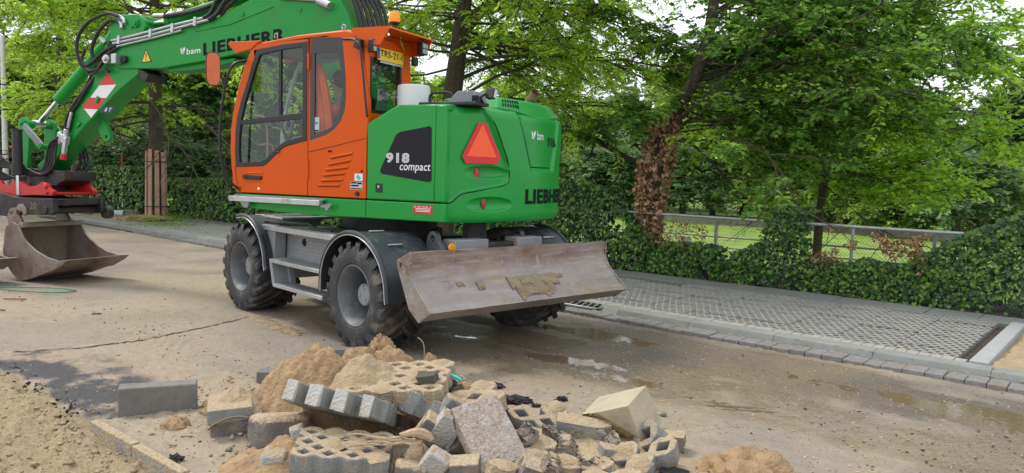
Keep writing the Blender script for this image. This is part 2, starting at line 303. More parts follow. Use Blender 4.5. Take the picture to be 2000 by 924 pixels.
# ================================================================== GROUND
def bump2(x, y, cx, cy, sx, sy, an=0):
    dx = x-cx; dy = y-cy; c, s = math.cos(an), math.sin(an); a = (dx*c+dy*s)/sx; b = (-dx*s+dy*c)/sy
    return np.exp(-(a*a+b*b))
CR, SR = math.cos(ROAD), math.sin(ROAD)
PUD = [(.55,7.05,.7,.17,-.55),(1.0,6.42,.6,.14,-.6),(1.75,5.72,.6,.14,-.45),(-.42,7.95,.26,.08,-.3),(.85,8.35,.8,.28,-.6),(3.7,5.65,1.5,.30,-.72)]
def ground_fields(x, y):
    rx = x*CR+y*SR; ry = -x*SR+y*CR
    h = .010*fbm(x, y, 1.3, 3)+.006*fbm(x, y, 9, 4)
    # tyre ridges
    tr = np.exp(-((rx-3.55-.12*np.sin(ry*.5))/.30)**2)+np.exp(-((rx-5.6)/.35)**2)
    h = h+tr*.012*np.clip(np.sin((ry*1.0+np.abs(rx-3.55)*1.3)*38), -.3, 1)*(fbm(x, y, .9, 2) > -.1)*np.clip((9-ry)/4, 0, 1)
    sand = np.clip(.42+1.9*fbm(x+3, y, .8, 5, .6), 0, 1)
    # sandy streak at left of the rubble and around it
    sand = np.clip(sand+bump2(x,y,-1.5,5.4,1.6,.9)+.7*bump2(x,y,-3.6,8.5,3.2,1.8)+.8*bump2(x,y,1.2,5.5,1.0,.4,-.4), 0, 1)
    heap = bump2(x,y,-1.6,5.1,.75,.5)*.05+bump2(x,y,.3,4.7,1.1,.35)*.04
    h = h+heap+(.02*fbm(x, y, 14, 3)+.016*np.clip(fbm(x, y, 34, 3), 0, 1))*bump2(x,y,-1.6,5.4,2.2,1.1)
    wet = .95*bump2(x,y,.9,6.6,2.2,.65,-.6)+1.0*bump2(x,y,-.4,7.9,1.8,.8,-.4)+.95*bump2(x,y,.8,8.3,1.2,.45,-.6)+.9*bump2(x,y,3.8,5.6,2.3,.6,-.7)+.55*bump2(x,y,3.2,4.4,1.5,.8)+.35*np.clip((rx-4.6)/1.5,0,1)*np.clip((9-ry)/4,0,1)*np.clip((x+1.5)/1.5,0,1)
    st = fbm(rx*2.6, ry*.34, 1., 4)
    wet = wet+.75*np.exp(-((rx-6.95)/.34)**2)*np.clip((8.5-ry)/2,0,1)*np.clip((x+.5),0,1)*(.75+1.6*st)
    wet = np.clip(wet*(1+1.0*fbm(x, y, 2.2, 4)+1.5*st), 0, 1); sand = np.clip(sand+.9*st*np.clip((9-ry)/3,0,1), 0, 1)
    h = h+.006*wet*fbm(rx*9, ry*4, 1., 3)
    for (a,b,c,d,e) in PUD: h = h-.020*bump2(x,y,a,b,c,d,e)
    h = h+.006*fbm(x, y, 30, 2)*(1-.3*wet)+.004*np.clip(fbm(x+4, y, 55, 2), .0, 1)
    # tar patch at the broken edge
    pa = np.clip(1.6-np.abs((rx-2.32)/.42)**2, 0, 1)*((ry > 5.25) & (ry < 7.6))
    pa = pa*np.clip((bump2(rx,ry,2.2,7.1,.30,.40)+bump2(rx,ry,2.35,5.95,.34,.55))*2.6+2.6*fbm(x,y,4,5,.6)-.2, 0, 1)
    # pit of loose sand
    edge = 2.03+.10*fbm(ry*1.0, ry*0+3, 2.5, 3)*(ry > 5.25)
    ins = np.clip((edge-rx)/.05, 0, 1)
    ph = -.09+.055*fbm(x, y, 2.2, 3)+.048*fbm(x, y, 8, 4)+.034*np.abs(fbm(x, y, 17, 4))+.014*np.abs(fbm(x+9, y, 46, 2))+.07*np.clip((ry-5.3)/2.,0,1)
    rim = bump2(rx,ry,1.93,6.4,.12,1.4)*.045
    h = h*(1-ins)+(ph+rim)*ins
    out = np.clip((rx-7.66-.045*np.maximum(0,ry-4))/.03, 0, 1)
    h = h*(1-out)-.22*out
    return h, np.clip(sand*(1-.0*wet), 0, 1), np.where(ins > .5, 0, wet)*(1-out), pa*(1-ins), ins
def ground_material():
    m_ = bpy.data.materials.new('sandy_road'); m_.use_nodes = True; n = m_.node_tree; l = n.links.new; P = n.nodes['Principled BSDF']
    at = n.nodes.new('ShaderNodeAttribute'); at.attribute_name = 'cover'; sp = n.nodes.new('ShaderNodeSeparateColor'); l(at.outputs['Color'], sp.inputs[0])
    ap = n.nodes.new('ShaderNodeAttribute'); ap.attribute_name = 'pit'
    tcn = n.nodes.new('ShaderNodeTexCoord')
    def noise(s, d=6, rg=.6):
        z = n.nodes.new('ShaderNodeTexNoise'); z.inputs['Scale'].default_value = s; z.inputs['Detail'].default_value = d; z.inputs['Roughness'].default_value = rg; l(tcn.outputs['Object'], z.inputs['Vector']); return z.outputs['Fac']
    def ramp(s, a, b, ca=(0,0,0,1), cb=(1,1,1,1)):
        r_ = n.nodes.new('ShaderNodeValToRGB'); r_.color_ramp.elements[0].position = a; r_.color_ramp.elements[1].position = b; r_.color_ramp.elements[0].color = ca; r_.color_ramp.elements[1].color = cb; l(s, r_.inputs[0]); return r_.outputs[0]
    def mix(f, a, b):
        x_ = n.nodes.new('ShaderNodeMix'); x_.data_type = 'RGBA'
        if isinstance(f, float): x_.inputs['Factor'].default_value = f
        else: l(f, x_.inputs['Factor'])
        for s, v in (('A', a), ('B', b)):
            if isinstance(v, tuple): x_.inputs[s].default_value = (*v, 1)
            else: l(v, x_.inputs[s])
        return x_.outputs['Result']
    grit = noise(140, 3, .7); mid = noise(11, 7, .7); big = noise(.9, 5)
    asp = mix(ramp(grit, .38, .62), (.10,.085,.07), (.32,.27,.22)); asp = mix(ramp(noise(38, 5, .75), .52, .60), asp, (.16,.135,.11))
    snd = mix(ramp(mid, .3, .7), (.315,.235,.15), (.46,.375,.27))
    snd = mix(ramp(grit, .42, .66), snd, (.235,.18,.12)); snd = mix(ramp(noise(32, 6, .75), .54, .62), snd, (.25,.19,.125))
    f1 = n.nodes.new('ShaderNodeMath'); f1.operation = 'MULTIPLY_ADD'; l(mid, f1.inputs[0]); f1.inputs[1].default_value = 1.4; f1.inputs[2].default_value = -.7
    f2 = n.nodes.new('ShaderNodeMath'); f2.operation = 'ADD'; f2.use_clamp = True; l(f1.outputs[0], f2.inputs[0]); l(sp.outputs[0], f2.inputs[1])
    c = mix(f2.outputs[0], asp, snd)
    c = mix(ramp(big, .35, .7), c, mix(.55, c, (.36,.30,.235)))
    spk = ramp(noise(60, 2, .5), .70, .73); c = mix(spk, c, (.06,.05,.04))
    # wetting darkens the material itself
    wb = n.nodes.new('ShaderNodeMath'); wb.operation = 'MULTIPLY_ADD'; l(mid, wb.inputs[0]); wb.inputs[1].default_value = 1.1; wb.inputs[2].default_value = -.55
    wa = n.nodes.new('ShaderNodeMath'); wa.operation = 'ADD'; wa.use_clamp = True; l(wb.outputs[0], wa.inputs[0]); l(sp.outputs[1], wa.inputs[1])
    wm = n.nodes.new('ShaderNodeMath'); wm.operation = 'MULTIPLY'; l(wa.outputs[0], wm.inputs[0]); l(ramp(sp.outputs[1], .05, .35), wm.inputs[1])
    hs = n.nodes.new('ShaderNodeHueSaturation'); l(c, hs.inputs['Color']); hs.inputs['Value'].default_value = .72; hs.inputs['Saturation'].default_value = 1.15
    c = mix(wm.outputs[0], c, hs.outputs[0])
    c = mix(sp.outputs[2], c, mix(ramp(grit, .4, .7), (.035,.033,.035), (.13,.122,.12)))
    pit = mix(ramp(noise(16, 7, .65), .3, .7), (.29,.215,.12), (.45,.355,.225)); pit = mix(ramp(noise(70, 4, .7), .35, .62), mix(.45, pit, (.16,.115,.06)), pit)
    c = mix(ap.outputs['Fac'], c, pit)
    l(c, P.inputs['Base Color'])
    rr = n.nodes.new('ShaderNodeMapRange'); l(wm.outputs[0], rr.inputs['Value']); rr.inputs['To Min'].default_value = .92; rr.inputs['To Max'].default_value = .13; l(rr.outputs[0], P.inputs['Roughness'])
    bp = n.nodes.new('ShaderNodeBump'); bp.inputs['Strength'].default_value = .8; bp.inputs['Distance'].default_value = .012
    ad = n.nodes.new('ShaderNodeMath'); ad.operation = 'ADD'; l(noise(75, 6, .7), ad.inputs[0]); l(mid, ad.inputs[1]); l(ad.outputs[0], bp.inputs['Height'])
    b2 = n.nodes.new('ShaderNodeBump'); b2.inputs['Distance'].default_value = .035; l(noise(24, 5, .6), b2.inputs['Height']); l(bp.outputs[0], b2.inputs['Normal'])
    st_ = n.nodes.new('ShaderNodeMath'); st_.operation = 'MAXIMUM'; l(wm.outputs[0], st_.inputs[0]); l(ap.outputs['Fac'], st_.inputs[1]); s2 = n.nodes.new('ShaderNodeMath'); s2.operation = 'MULTIPLY'; s2.inputs[1].default_value = .85; l(st_.outputs[0], s2.inputs[0]); l(s2.outputs[0], b2.inputs['Strength']); l(b2.outputs[0], P.inputs['Normal'])
    return m_
K['road'] = ground_material()
def make_road():
    na, nr = 720, 500
    an = np.concatenate([np.linspace(-70, -37, 40, endpoint=False), np.linspace(-37, 37, na-80), np.linspace(37, 70, 41)[1:]]); an = np.radians(an); na = len(an)
    rr = 2.6*(42/2.6)**(np.linspace(0, 1, nr)**1.22)
    A, Rr = np.meshgrid(an, rr, indexing='ij'); x = (Rr*np.sin(A)).ravel(); y = (Rr*np.cos(A)-.3).ravel()
    h, sand, wet, pa, ins = ground_fields(x, y)
    V = np.stack([x, y, h], 1); idx = np.arange(na*nr).reshape(na, nr)
    F = np.stack([idx[:-1,:-1], idx[1:,:-1], idx[1:,1:], idx[:-1,1:]], -1).reshape(-1, 4)
    o = fast_mesh('road', V, F[:, ::-1], K['road'], smooth=True, kind='structure')
    me = o.data
    for nm, arr in (('cover', np.stack([sand, wet, pa, np.ones_like(h)], 1)), ('pit', np.stack([ins]*3+[np.ones_like(h)], 1))):
        a = me.attributes.new(nm, 'FLOAT_COLOR', 'POINT'); a.data.foreach_set('color', arr.astype(np.float32).ravel())
make_road()
g = G(); g.add([(-300,-60,-.30),(300,-60,-.30),(300,400,-.30),(-300,400,-.30)], [(0,1,2,3)])
K['earth'] = mat('distant_earth', (.16,.14,.09), .95, 0, .3, .3)
g.build('ground', K['earth'], kind='structure', smooth=False, fixn=False)
# puddle water
def water_mat():
    m_ = bpy.data.materials.new('puddle_water'); m_.use_nodes = True; P = m_.node_tree.nodes['Principled BSDF']
    P.inputs['Base Color'].default_value = (.15,.11,.065,1); P.inputs['Roughness'].default_value = .03; P.inputs['IOR'].default_value = 1.38; P.inputs['Specular IOR Level'].default_value = .75
    nz = m_.node_tree.nodes.new('ShaderNodeTexNoise'); nz.inputs['Scale'].default_value = 26; tcn = m_.node_tree.nodes.new('ShaderNodeTexCoord'); m_.node_tree.links.new(tcn.outputs['Object'], nz.inputs['Vector'])
    bp = m_.node_tree.nodes.new('ShaderNodeBump'); bp.inputs['Strength'].default_value = .3; bp.inputs['Distance'].default_value = .003; m_.node_tree.links.new(nz.outputs['Fac'], bp.inputs['Height']); m_.node_tree.links.new(bp.outputs[0], P.inputs['Normal']); return m_
K['water'] = water_mat()
g = G()
for i, (a, b, sx, sy, e) in enumerate(PUD):
    z = (-.0125, -.0135, -.0155, -.0145, -.0115, -.0125)[i]; vs = [(a, b, z+i*1e-4)]; n_ = 40
    for k in range(n_):
        t = 2*math.pi*k/n_; p = Vector((math.cos(t)*sx*1.35, math.sin(t)*sy*1.5, 0)); p.rotate(Euler((0,0,e))); vs.append((a+p.x, b+p.y, z+i*1e-4))
    g.add(vs, [(0, 1+k, 1+(k+1) % n_) for k in range(n_)])
g.build('puddle', K['water'], kind='structure', smooth=False)
# ------------------------------------------------------------------ scattered stones and leaves
rs = np.random.RandomState(3)
def scatter(name, P, S, material, flat=.6, seed=1):
    """small irregular octahedral stones"""
    r = np.random.RandomState(seed); n = len(P)
    base = np.array([(1,0,0),(0,1,0),(-1,0,0),(0,-1,0),(0,0,1),(0,0,-1)], float)
    V = base[None]*(.6+.8*r.rand(n,6,1)); V[:,:,2] *= flat
    an = r.rand(n)*6.28; c, s = np.cos(an)[:,None], np.sin(an)[:,None]
    X = V[:,:,0]*c-V[:,:,1]*s; Y = V[:,:,0]*s+V[:,:,1]*c
    V = np.stack([X,Y,V[:,:,2]],-1)*S[:,None,None]+P[:,None,:]
    T = np.array([(0,1,4),(1,2,4),(2,3,4),(3,0,4),(1,0,5),(2,1,5),(3,2,5),(0,3,5)])
    F = (T[None]+(np.arange(n)*6)[:,None,None]).reshape(-1,3)
    o = fast_mesh(name, V.reshape(-1,3), F, material, kind='stuff'); return o
def gpts(n, fn):
    out = []; 
    while len(out) < n:
        d = 3.2*(20/3.2)**rs.rand(); a = R(-36+72*rs.rand()); x, y = d*math.sin(a), d*math.cos(a)
        if rs.rand() < fn(x, y): out.append((x, y))
    return np.array(out)
def rxy(x, y): return x*CR+y*SR, -x*SR+y*CR
def onroad(x, y):
    a, b = rxy(x, y); return 1. if 2.1 < a < 7.55 else 0.
P = gpts(5200, lambda x, y: onroad(x, y)*(.25+.75*math.exp(-((x+1)/2.5)**2-((y-5.4)/1.2)**2)+.4*(x > .8)))
h = ground_fields(P[:,0], P[:,1])[0]
o = scatter('gravel', np.column_stack([P, h]), .003+.010*rs.rand(len(P))**3, K['stone'], .7); tag(o, 'small grit and pebbles scattered over the sandy road', 'gravel')
P = gpts(1500, lambda x, y: onroad(x, y)*(.15+.85*math.exp(-((rxy(x,y)[0]-3.5)/.35)**2)+.8*math.exp(-((x-3.1)/.9)**2-((y-4.8)/.7)**2)))
h = ground_fields(P[:,0], P[:,1])[0]
o = scatter('dark_crumbs', np.column_stack([P, h+.001]), .004+.013*rs.rand(len(P))**3, K['stoned'], .6, 2); tag(o, 'dark mud crumbs dropped along the wheel tracks', 'mud crumbs')
P = gpts(420, lambda x, y: onroad(x, y)*(1. if x > .3 else .06)); h = ground_fields(P[:,0], P[:,1])[0]
n = len(P); an = rs.rand(n)*6.28; L_ = .008+.010*rs.rand(n)
dx = np.cos(an)*L_; dy = np.sin(an)*L_; z = h+.005
V = np.stack([np.stack([P[:,0]-dx,P[:,1]-dy,z],1), np.stack([P[:,0]-dy*.5,P[:,1]+dx*.5,z+.003],1), np.stack([P[:,0]+dx,P[:,1]+dy,z+.001],1), np.stack([P[:,0]+dy*.5,P[:,1]-dx*.5,z+.003],1)],1).reshape(-1,3)
o = fast_mesh('fallen_leaves', V, np.arange(4*n).reshape(-1,4), K['yleaf'], kind='stuff'); tag(o, 'tiny yellow leaves fallen on the wet road', 'fallen leaves')
n = 420; b_ = rs.uniform(-.5,9,n); a_ = 7.90+.045*rs.randn(n)+.047*np.maximum(0,b_-4); a_[::4] = 7.66+1.0*rs.rand(len(a_[::4])); zz_ = np.where(a_ < 7.93+.047*np.maximum(0,b_-4), .046, .095); L_ = .008+.010*rs.rand(n); an = rs.rand(n)*6.28
X_ = a_*CR-b_*SR; Y_ = a_*SR+b_*CR; dx = np.cos(an)*L_; dy = np.sin(an)*L_
V = np.stack([np.stack([X_-dx,Y_-dy,zz_],1), np.stack([X_-dy*.5,Y_+dx*.5,zz_+.003],1), np.stack([X_+dx,Y_+dy,zz_+.001],1), np.stack([X_+dy*.5,Y_-dx*.5,zz_+.003],1)],1).reshape(-1,3)
o = fast_mesh('fallen_leaves', V, np.arange(4*n).reshape(-1,4), K['yleaf'], kind='stuff'); tag(o, 'tiny yellow leaves caught in the gutter along the kerb', 'fallen leaves')
# ================================================================== STREET EDGE (kerb, bricks, parking bay, path)
MRL = Matrix.Translation((0,0,-.05)) @ MR
def kx(y): return 7.66+.047*max(0, y-4)-.02*max(0, 3-y)
def rbox(g, x0, x1, y0, y1, z0, z1, dx=True):
    s0, s1 = (kx(y0)-7.66, kx(y1)-7.66) if dx else (0, 0)
    v = [(x0+s0,y0,z0),(x1+s0,y0,z0),(x1+s1,y1,z0),(x0+s1,y1,z0),(x0+s0,y0,z1),(x1+s0,y0,z1),(x1+s1,y1,z1),(x0+s1,y1,z1)]
    return g.add(v, [(0,3,2,1),(4,5,6,7),(0,1,5,4),(1,2,6,5),(2,3,7,6),(3,0,4,7)])
rg = random.Random(5)
st = empty('sett_row'); st['kind'] = 'structure'
y = -2.0; k = 0
far = G(MR)
while y < 30:
    l_ = rg.uniform(.15,.20); dz = rg.uniform(-.006,.010); g = G(MR) if y < 13 else far
    rbox(g, 7.66+rg.uniform(-.006,.006), 7.90, y+.003, y+l_-.003, -.06, .035+dz)
    if y < 13: g.build('sett', K['sett'], st, bevel=.008)
    y += l_
far.build('sett_strip', K['sett'], st, kind='stuff')
ks = empty('kerb'); ks['kind'] = 'structure'
y = -2.0
while y < 34:
    l_ = 1.0; s0, s1 = kx(y)-7.66, kx(y+l_)-7.66; g = G(MRL)
    prof = [(7.915,-.08),(7.925,.035),(7.975,.140),(8.17,.145),(8.17,-.08)]
    if 5.35 < y+.5 < 6.2: prof = [(7.915,-.08),(7.925,.03),(8.0,.05),(8.17,.14),(8.17,-.08)]
    vs = [(p[0]+s0, y+.0015, p[1]) for p in prof]+[(p[0]+s1, y+l_-.0015, p[1]) for p in prof]; q = len(prof)
    g.add(vs, [tuple(range(q))[::-1], tuple(range(q, 2*q))]+[(i, (i+1) % q, (i+1) % q+q, i+q) for i in range(q)])
    g.build('kerb_stone', K['kerb'], ks, bevel=.008)
    y += l_
# gully grating in the kerb
gr = empty('gully_grating', road(8.13, 5.62, -.05), ROAD, 'dark iron gully grating set in the kerb beside the dozer blade', 'drain grating')
g = G(); g.box(-.17,.17,-.32,.32,.095,.12); g.build('gully_frame', K['alu'], gr, bevel=.004)
for i in range(7):
    g = G(); yy = -.27+i*.09; g.obox((0,yy,.124),(.27,.048,.01),(0,0,20)); g.build('slot', K['blk'], gr)
bs = empty('brick_edging'); bs['kind'] = 'structure'
y = 1.25
bb = G(MRL)
while y < 24:
    g = G(MRL) if y < 12 else bb
    rbox(g, 8.19+rg.uniform(-.004,.004), 8.40, y+.003, y+.102, .02, .128+rg.uniform(-.004,.004))
    if y < 12: g.build('brick', K['brick'], bs, bevel=.004)
    y += .105
bb.build('brick_strip', K['brick'], bs, kind='stuff')
# parking bay of open concrete grass pavers
def cellgeo(g, cx, cy, a, b, da, db, z0, z1, nb=()):
    """one lattice cell: octagon ring round a diamond hole (corner quarters of the neighbour diamonds cut off)"""
    oc = [(-a+da,-b),(a-da,-b),(a,-b+db),(a,b-db),(a-da,b),(-a+da,b),(-a,b-db),(-a,-b+db)]
    dm = [(0,-db),(da,0),(0,db),(-da,0)]
    def zt(x_, y_): return z1
    vs = [(cx+p[0],cy+p[1],zt(*p)) for p in oc]+[(cx+p[0],cy+p[1],z1) for p in dm]+[(cx+p[0],cy+p[1],z0) for p in oc]+[(cx+p[0]*.85,cy+p[1]*.85,z0) for p in dm]
    fs = [(0,1,8),(1,2,9,8),(2,3,9),(3,4,10,9),(4,5,10),(5,6,11,10),(6,7,11),(7,0,8,11)]
    fs += [tuple(i+12 for i in reversed(f)) for f in fs]
    fs += [(i,(i+1) % 8,(i+1) % 8+12,i+12) for i in range(8) if i not in nb]
    fs += [(8+i,8+(i+1) % 4,20+(i+1) % 4,20+i) for i in range(4)]
    return g.add(vs, fs)
def paver_slab(nx=3, ny=3, a=.0993, b=.0655, da=.064, db=.041, t=.10, cells=None, M=I4):
    g = G(M)
    for i in range(nx):
        for j in range(ny):
            has = lambda p, q: 0 <= p < nx and 0 <= q < ny and (cells is None or (p, q) in cells)
            if has(i, j): cellgeo(g, (i-(nx-1)/2)*2*a, (j-(ny-1)/2)*2*b, a, b, da, db, 0, t, [k for k, (p, q) in ((0,(i,j-1)),(2,(i+1,j)),(4,(i,j+1)),(6,(i-1,j))) if has(p, q)])
    # weld neighbouring cells
    key = {}; mp_ = []; nv = []
    for v in g.v:
        q = tuple(round(c, 5) for c in v)
        if q not in key: key[q] = len(nv); nv.append(v)
        mp_.append(key[q])
    g.v = nv; g.f = [tuple(mp_[i] for i in f) for f in g.f]
    return g
bay = empty('parking_bay', road(8.42, 1.35, -.05), ROAD); bay['kind'] = 'structure'
P0 = paver_slab(6, 2, .0497, .0925, .038, .067).build('paver', K['paver'], bay, bevel=.004, seg=1)
P0.data.name = 'paver_slab'
# slabs 0.60 along the street (local y) and .395 across
first = True
for iy in list(range(0, 15))+list(range(23, 36)):
    for ix in range(7):
        o = P0 if first else P0.copy()
        if not first: COL.objects.link(o)
        first = False
        yy = .30+iy*.602; off = kx(yy+1.35)-7.66
        sx = (2.60-off*.98)/2.60 if False else 1
        if .2+ix*.372+off > 2.5: 
            if o is not P0: bpy.data.objects.remove(o); continue
        o.location = (.19+ix*.372+off, yy, .018+rg.uniform(-.006,.006)); o.rotation_euler = (rg.uniform(-.01,.01), rg.uniform(-.01,.01), R(90)); o.scale = (1, .945, 1)
g = G(MRL); g.box(8.38, 11.02, 1.1, 26, -.2, .068); g.build('bay_soil', K['soil'], kind='structure')
# path of grey tiles at the hedge foot
pt = empty('path'); pt['kind'] = 'structure'
y = -2.0
while y < 28:
    for j in range(2):
        g = G(MRL); x0 = 11.03+j*.32; z = rg.uniform(-.004,.004)
        g.box(x0+.003, x0+.315, y+.004+j*.0, y+.596, .0, .118+z); g.build('paving_slab', K['tile'], pt, bevel=.006, seg=1)
    y += .6
# cross kerb at the near end of the bay and the planting patch beyond it
g = G(MRL); g.box(8.20, 10.98, 1.06, 1.22, -.1, .155); tag(g.build('bay_end_kerb', K['pkerb'], bevel=.012), 'pale concrete kerb closing the near end of the parking bay', 'kerb')
g = G(MRL); g.box(10.84, 11.0, -2., 1.04, -.1, .14); tag(g.build('tree_pit_kerb', K['kerb'], bevel=.012), 'grey kerb between the sandy tree pit and the path', 'kerb')
def patch(name, x0, x1, y0, y1, z, amp, material, n=60, sc=6):
    u, v = np.meshgrid(np.linspace(x0,x1,n), np.linspace(y0,y1,n), indexing='ij'); h = z+amp*fbm(u,v,sc,4)
    X = u*CR-v*SR; Y = u*SR+v*CR
    V = np.stack([X.ravel(), Y.ravel(), h.ravel()],1); idx = np.arange(n*n).reshape(n,n)
    F = np.stack([idx[:-1,:-1],idx[1:,:-1],idx[1:,1:],idx[:-1,1:]],-1).reshape(-1,4)
    return fast_mesh(name, V, F, material, smooth=True, kind='structure')
patch('tree_pit_sand', 8.17, 10.86, -2.0, 1.07, .05, .05, K['sand'])
patch('far_tree_pit', 8.9, 11.9, 22.0, 31.5, .05, .06, K['sand'])
patch('hedge_bed', 11.66, 13.2, -3, 32, .06, .08, K['soil'], 120)
patch('field', 13.0, 70, -30, 60, -.12, .05, K['grass'], 60, .3)
patch('far_verge', 8.9, 60, 31.4, 75, .02, .1, K['grass'], 50, .5)
# ================================================================== EXCAVATOR
def spline(pts, n=6):
    P = [Vector(p) for p in pts]; P = [P[0]*2-P[1]]+P+[P[-1]*2-P[-2]]; out = []
    for i in range(1, len(P)-2):
        for k in range(n):
            t = k/n; a, b, c, d = P[i-1:i+3]
            out.append(.5*((2*b)+(c-a)*t+(2*a-5*b+4*c-d)*t*t+(3*b-a-3*c+d)*t**3))
    out.append(P[-2]); return out
_tx = {}
def text_geo(s, bold=0.):
    if (s, bold) in _tx: return _tx[(s, bold)]
    cu = bpy.data.curves.new('t', 'FONT'); cu.body = s; cu.size = 1; cu.offset = bold; cu.space_character = 1+bold*2.2; cu.resolution_u = 3
    o = bpy.data.objects.new('t', cu); COL.objects.link(o); dg = bpy.context.evaluated_depsgraph_get(); me = bpy.data.meshes.new_from_object(o.evaluated_get(dg))
    v = np.array([x.co[:2] for x in me.vertices]); f = [tuple(p.vertices) for p in me.polygons]
    v -= v.min(0); v /= v.max(0); bpy.data.objects.remove(o); bpy.data.curves.remove(cu); bpy.data.meshes.remove(me)
    _tx[(s, bold)] = (v, f); return v, f
def lettering(name, s, fn, w, h, material, parent, bold=0., shear=0., M=I4):
    v, f = text_geo(s, bold); g = G(M); g.add([fn(a*w+b*h*shear, b*h) for a, b in v], f); return g.build(name, material, parent, smooth=False, fixn=False)
EX = empty('wheeled_excavator', (-1.449, 8.975, 0), .7479, 'green wheeled excavator with orange cab and raised dozer blade parked across the road', 'excavator')
MU = rotz(R(20)); MA = rotz(R(23))
# ---- wheels
WR = .525
def make_wheel(side, y, front=False):
    cx = side*.995; s = side
    cz = WR
    g = G()   # rim
    prof = [(.0,.12),(.10,.115),(.17,.09),(.235,.085),(.245,.0),(.25,.12),(.262,.20),(.278,.258),(.290,.266),(.299,.262),(.299,.22),(.285,-.2),(.22,-.2)]
    prof = [(.0,.03),(.12,.03),(.19,.0),(.228,-.02),(.236,.05),(.240,.16),(.256,.20),(.276,.255),(.290,.272),(.300,.268),(.302,.235),(.285,.2),(.285,-.22),(.0,-.22)]
    g.lathe([(r, s*h) for r, h in prof], (cx, y, cz), 'x', 48)
    wh = g.build('wheel', K['rim'], EX, ang=40)
    g = G()
    half = [(.300,.262),(.312,.277),(.345,.284),(.405,.287),(.445,.278),(.472,.255),(.484,.21),(.488,.1)]
    prof = half+[(.489,0)]+[(r,-h) for r, h in reversed(half)]
    g.lathe(prof, (cx, y, cz), 'x', 72)
    nl = 19
    for sd in (1, -1):
        for k in range(nl):
            a0 = 2*math.pi*(k+(.5 if sd < 0 else 0))/nl; vs = []; secs = [(.284,.405,.455,.055),(.278,.44,.500,.070),(.262,.47,.519,.075),(.18,.478,.525,.066),(.09,.48,.527,.058),(-.015,.48,.526,.045)]
            for (h, ri, ro, wd) in secs:
                a = a0+(.284-h)*1.9*(1 if s > 0 else 1)
                for (r, da) in ((ri,-wd*1.35),(ro,-wd),(ro,wd),(ri,wd*1.35)):
                    an = -(a+da)+math.pi/2
                    vs.append((cx+sd*h, y+r*math.cos(an), cz+r*math.sin(an)))
            fs = []
            for i in range(len(secs)-1):
                for j in range(3): fs.append((i*4+j, i*4+j+1, (i+1)*4+j+1, (i+1)*4+j))
            fs.append((0,1,2,3)); q = (len(secs)-1)*4; fs.append((q+3,q+2,q+1,q)); g.add(vs, fs)
    g.build('tyre', K['tyre'], wh, ang=28)
    g = G()
    g.lathe([(.0,s*.16),(.098,s*.16),(.108,s*.15),(.112,s*.02)], (cx, y, cz), 'x', 32)
    for k in range(3):
        a = R(90+120*k+20); g.cyl((cx+s*.155, y+.06*math.cos(a), cz+.06*math.sin(a)), (cx+s*.168, y+.06*math.cos(a), cz+.06*math.sin(a)), .013, 8)
    g.cyl((cx+s*.15, y+.0, cz+.088), (cx+s*.172, y, cz+.088), .012, 8)
    for k in range(10):
        a = 2*math.pi*k/10; g.cyl((cx, y+.165*math.cos(a), cz+.165*math.sin(a)), (cx+s*.03, y+.165*math.cos(a), cz+.165*math.sin(a)), .014, 6)
    g.build('hub', K['hub'], wh, ang=30)
for sd in (-1, 1):
    for yy in (-1.2955, 1.2955): make_wheel(sd, yy)
# ---- fenders
def fender(side, path, x0, x1, name, lip=True, straps=()):
    g = G(); t = .018
    outer = path; inner = []
    for i, p in enumerate(path):
        a = Vector(path[max(i-1,0)]); b = Vector(path[min(i+1,len(path)-1)]); d = (b-a).normalized(); n_ = Vector((-d.y, d.x)); inner.append((p[0]-n_.x*t*1, p[1]-n_.y*t*1))
    poly = list(outer)+list(reversed(inner))
    k = len(outer); xa, xb = side*x0, side*x1
    vs = [(xa,)+tuple(p) for p in outer]+[(xb,)+tuple(p) for p in outer]+[(xa,)+tuple(p) for p in inner]+[(xb,)+tuple(p) for p in inner]
    fs = []
    for i in range(k-1): fs += [(i,i+1,k+i+1,k+i),(2*k+i,3*k+i,3*k+i+1,2*k+i+1),(i,2*k+i,2*k+i+1,i+1),(k+i,k+i+1,3*k+i+1,3*k+i)]
    fs += [(0,k,3*k,2*k),(k-1,3*k-1,4*k-1,2*k-1)]
    g.add(vs, fs)
    # rolled outer skirt
    g.tube([(xa,)+tuple(p) for p in outer], .022, 8)
    f = g.build(name, K['fender'], EX, ang=40)
    if lip:
        g = G(); g.tube([(xa-side*(-.014),)+((inner[i][0]), inner[i][1]-.006) for i in range(k)], .006, 6); g.build('edge_trim', K['alu'], f)
    for (yy, zz, an) in straps:
        g = G(); g.obox((side*1.02, yy, zz), (.16,.03,.012), (an,0,0)); g.build('strap', K['alu'], f, bevel=.003)
    return f
def arcpath(cy, cz, ry, rz, a0, a1, n=22): return [(cy+ry*math.cos(R(a0+(a1-a0)*i/n)), cz+rz*math.sin(R(a0+(a1-a0)*i/n))) for i in range(n+1)]
near = [(-.655,.50)]+arcpath(-1.255,.60,.60,.53,6,172)+[(-1.868,.53)]
near = list(reversed(near))
for sd in (-1, 1): fender(sd, near, 1.262, .66, 'fender', True, [(-1.62,1.03,-38),(-1.84,.86,-68),(-1.3,1.14,-4)])
farp = list(reversed([(1.5,1.14),(1.25,1.165)]+arcpath(1.20,.58,.60,.585,90,178)+[(.585,.55)]))
farp = list(reversed([(2-0.0,0)]))[:0] or [(.60,.56)]+[(1.22-.60*math.cos(R(a)),.58+.57*math.sin(R(a))) for a in range(4,91,6)]+[(1.38,1.13)]
farp = [(p[0], p[1]) for p in farp]
for sd in (-1, 1): fender(sd, farp, 1.262, 1.06, 'front_fender', True)
g = G(); g.box(-1.06,-.40,.60,1.34,1.125,1.15); g.box(.40,1.06,.60,1.34,1.125,1.15)
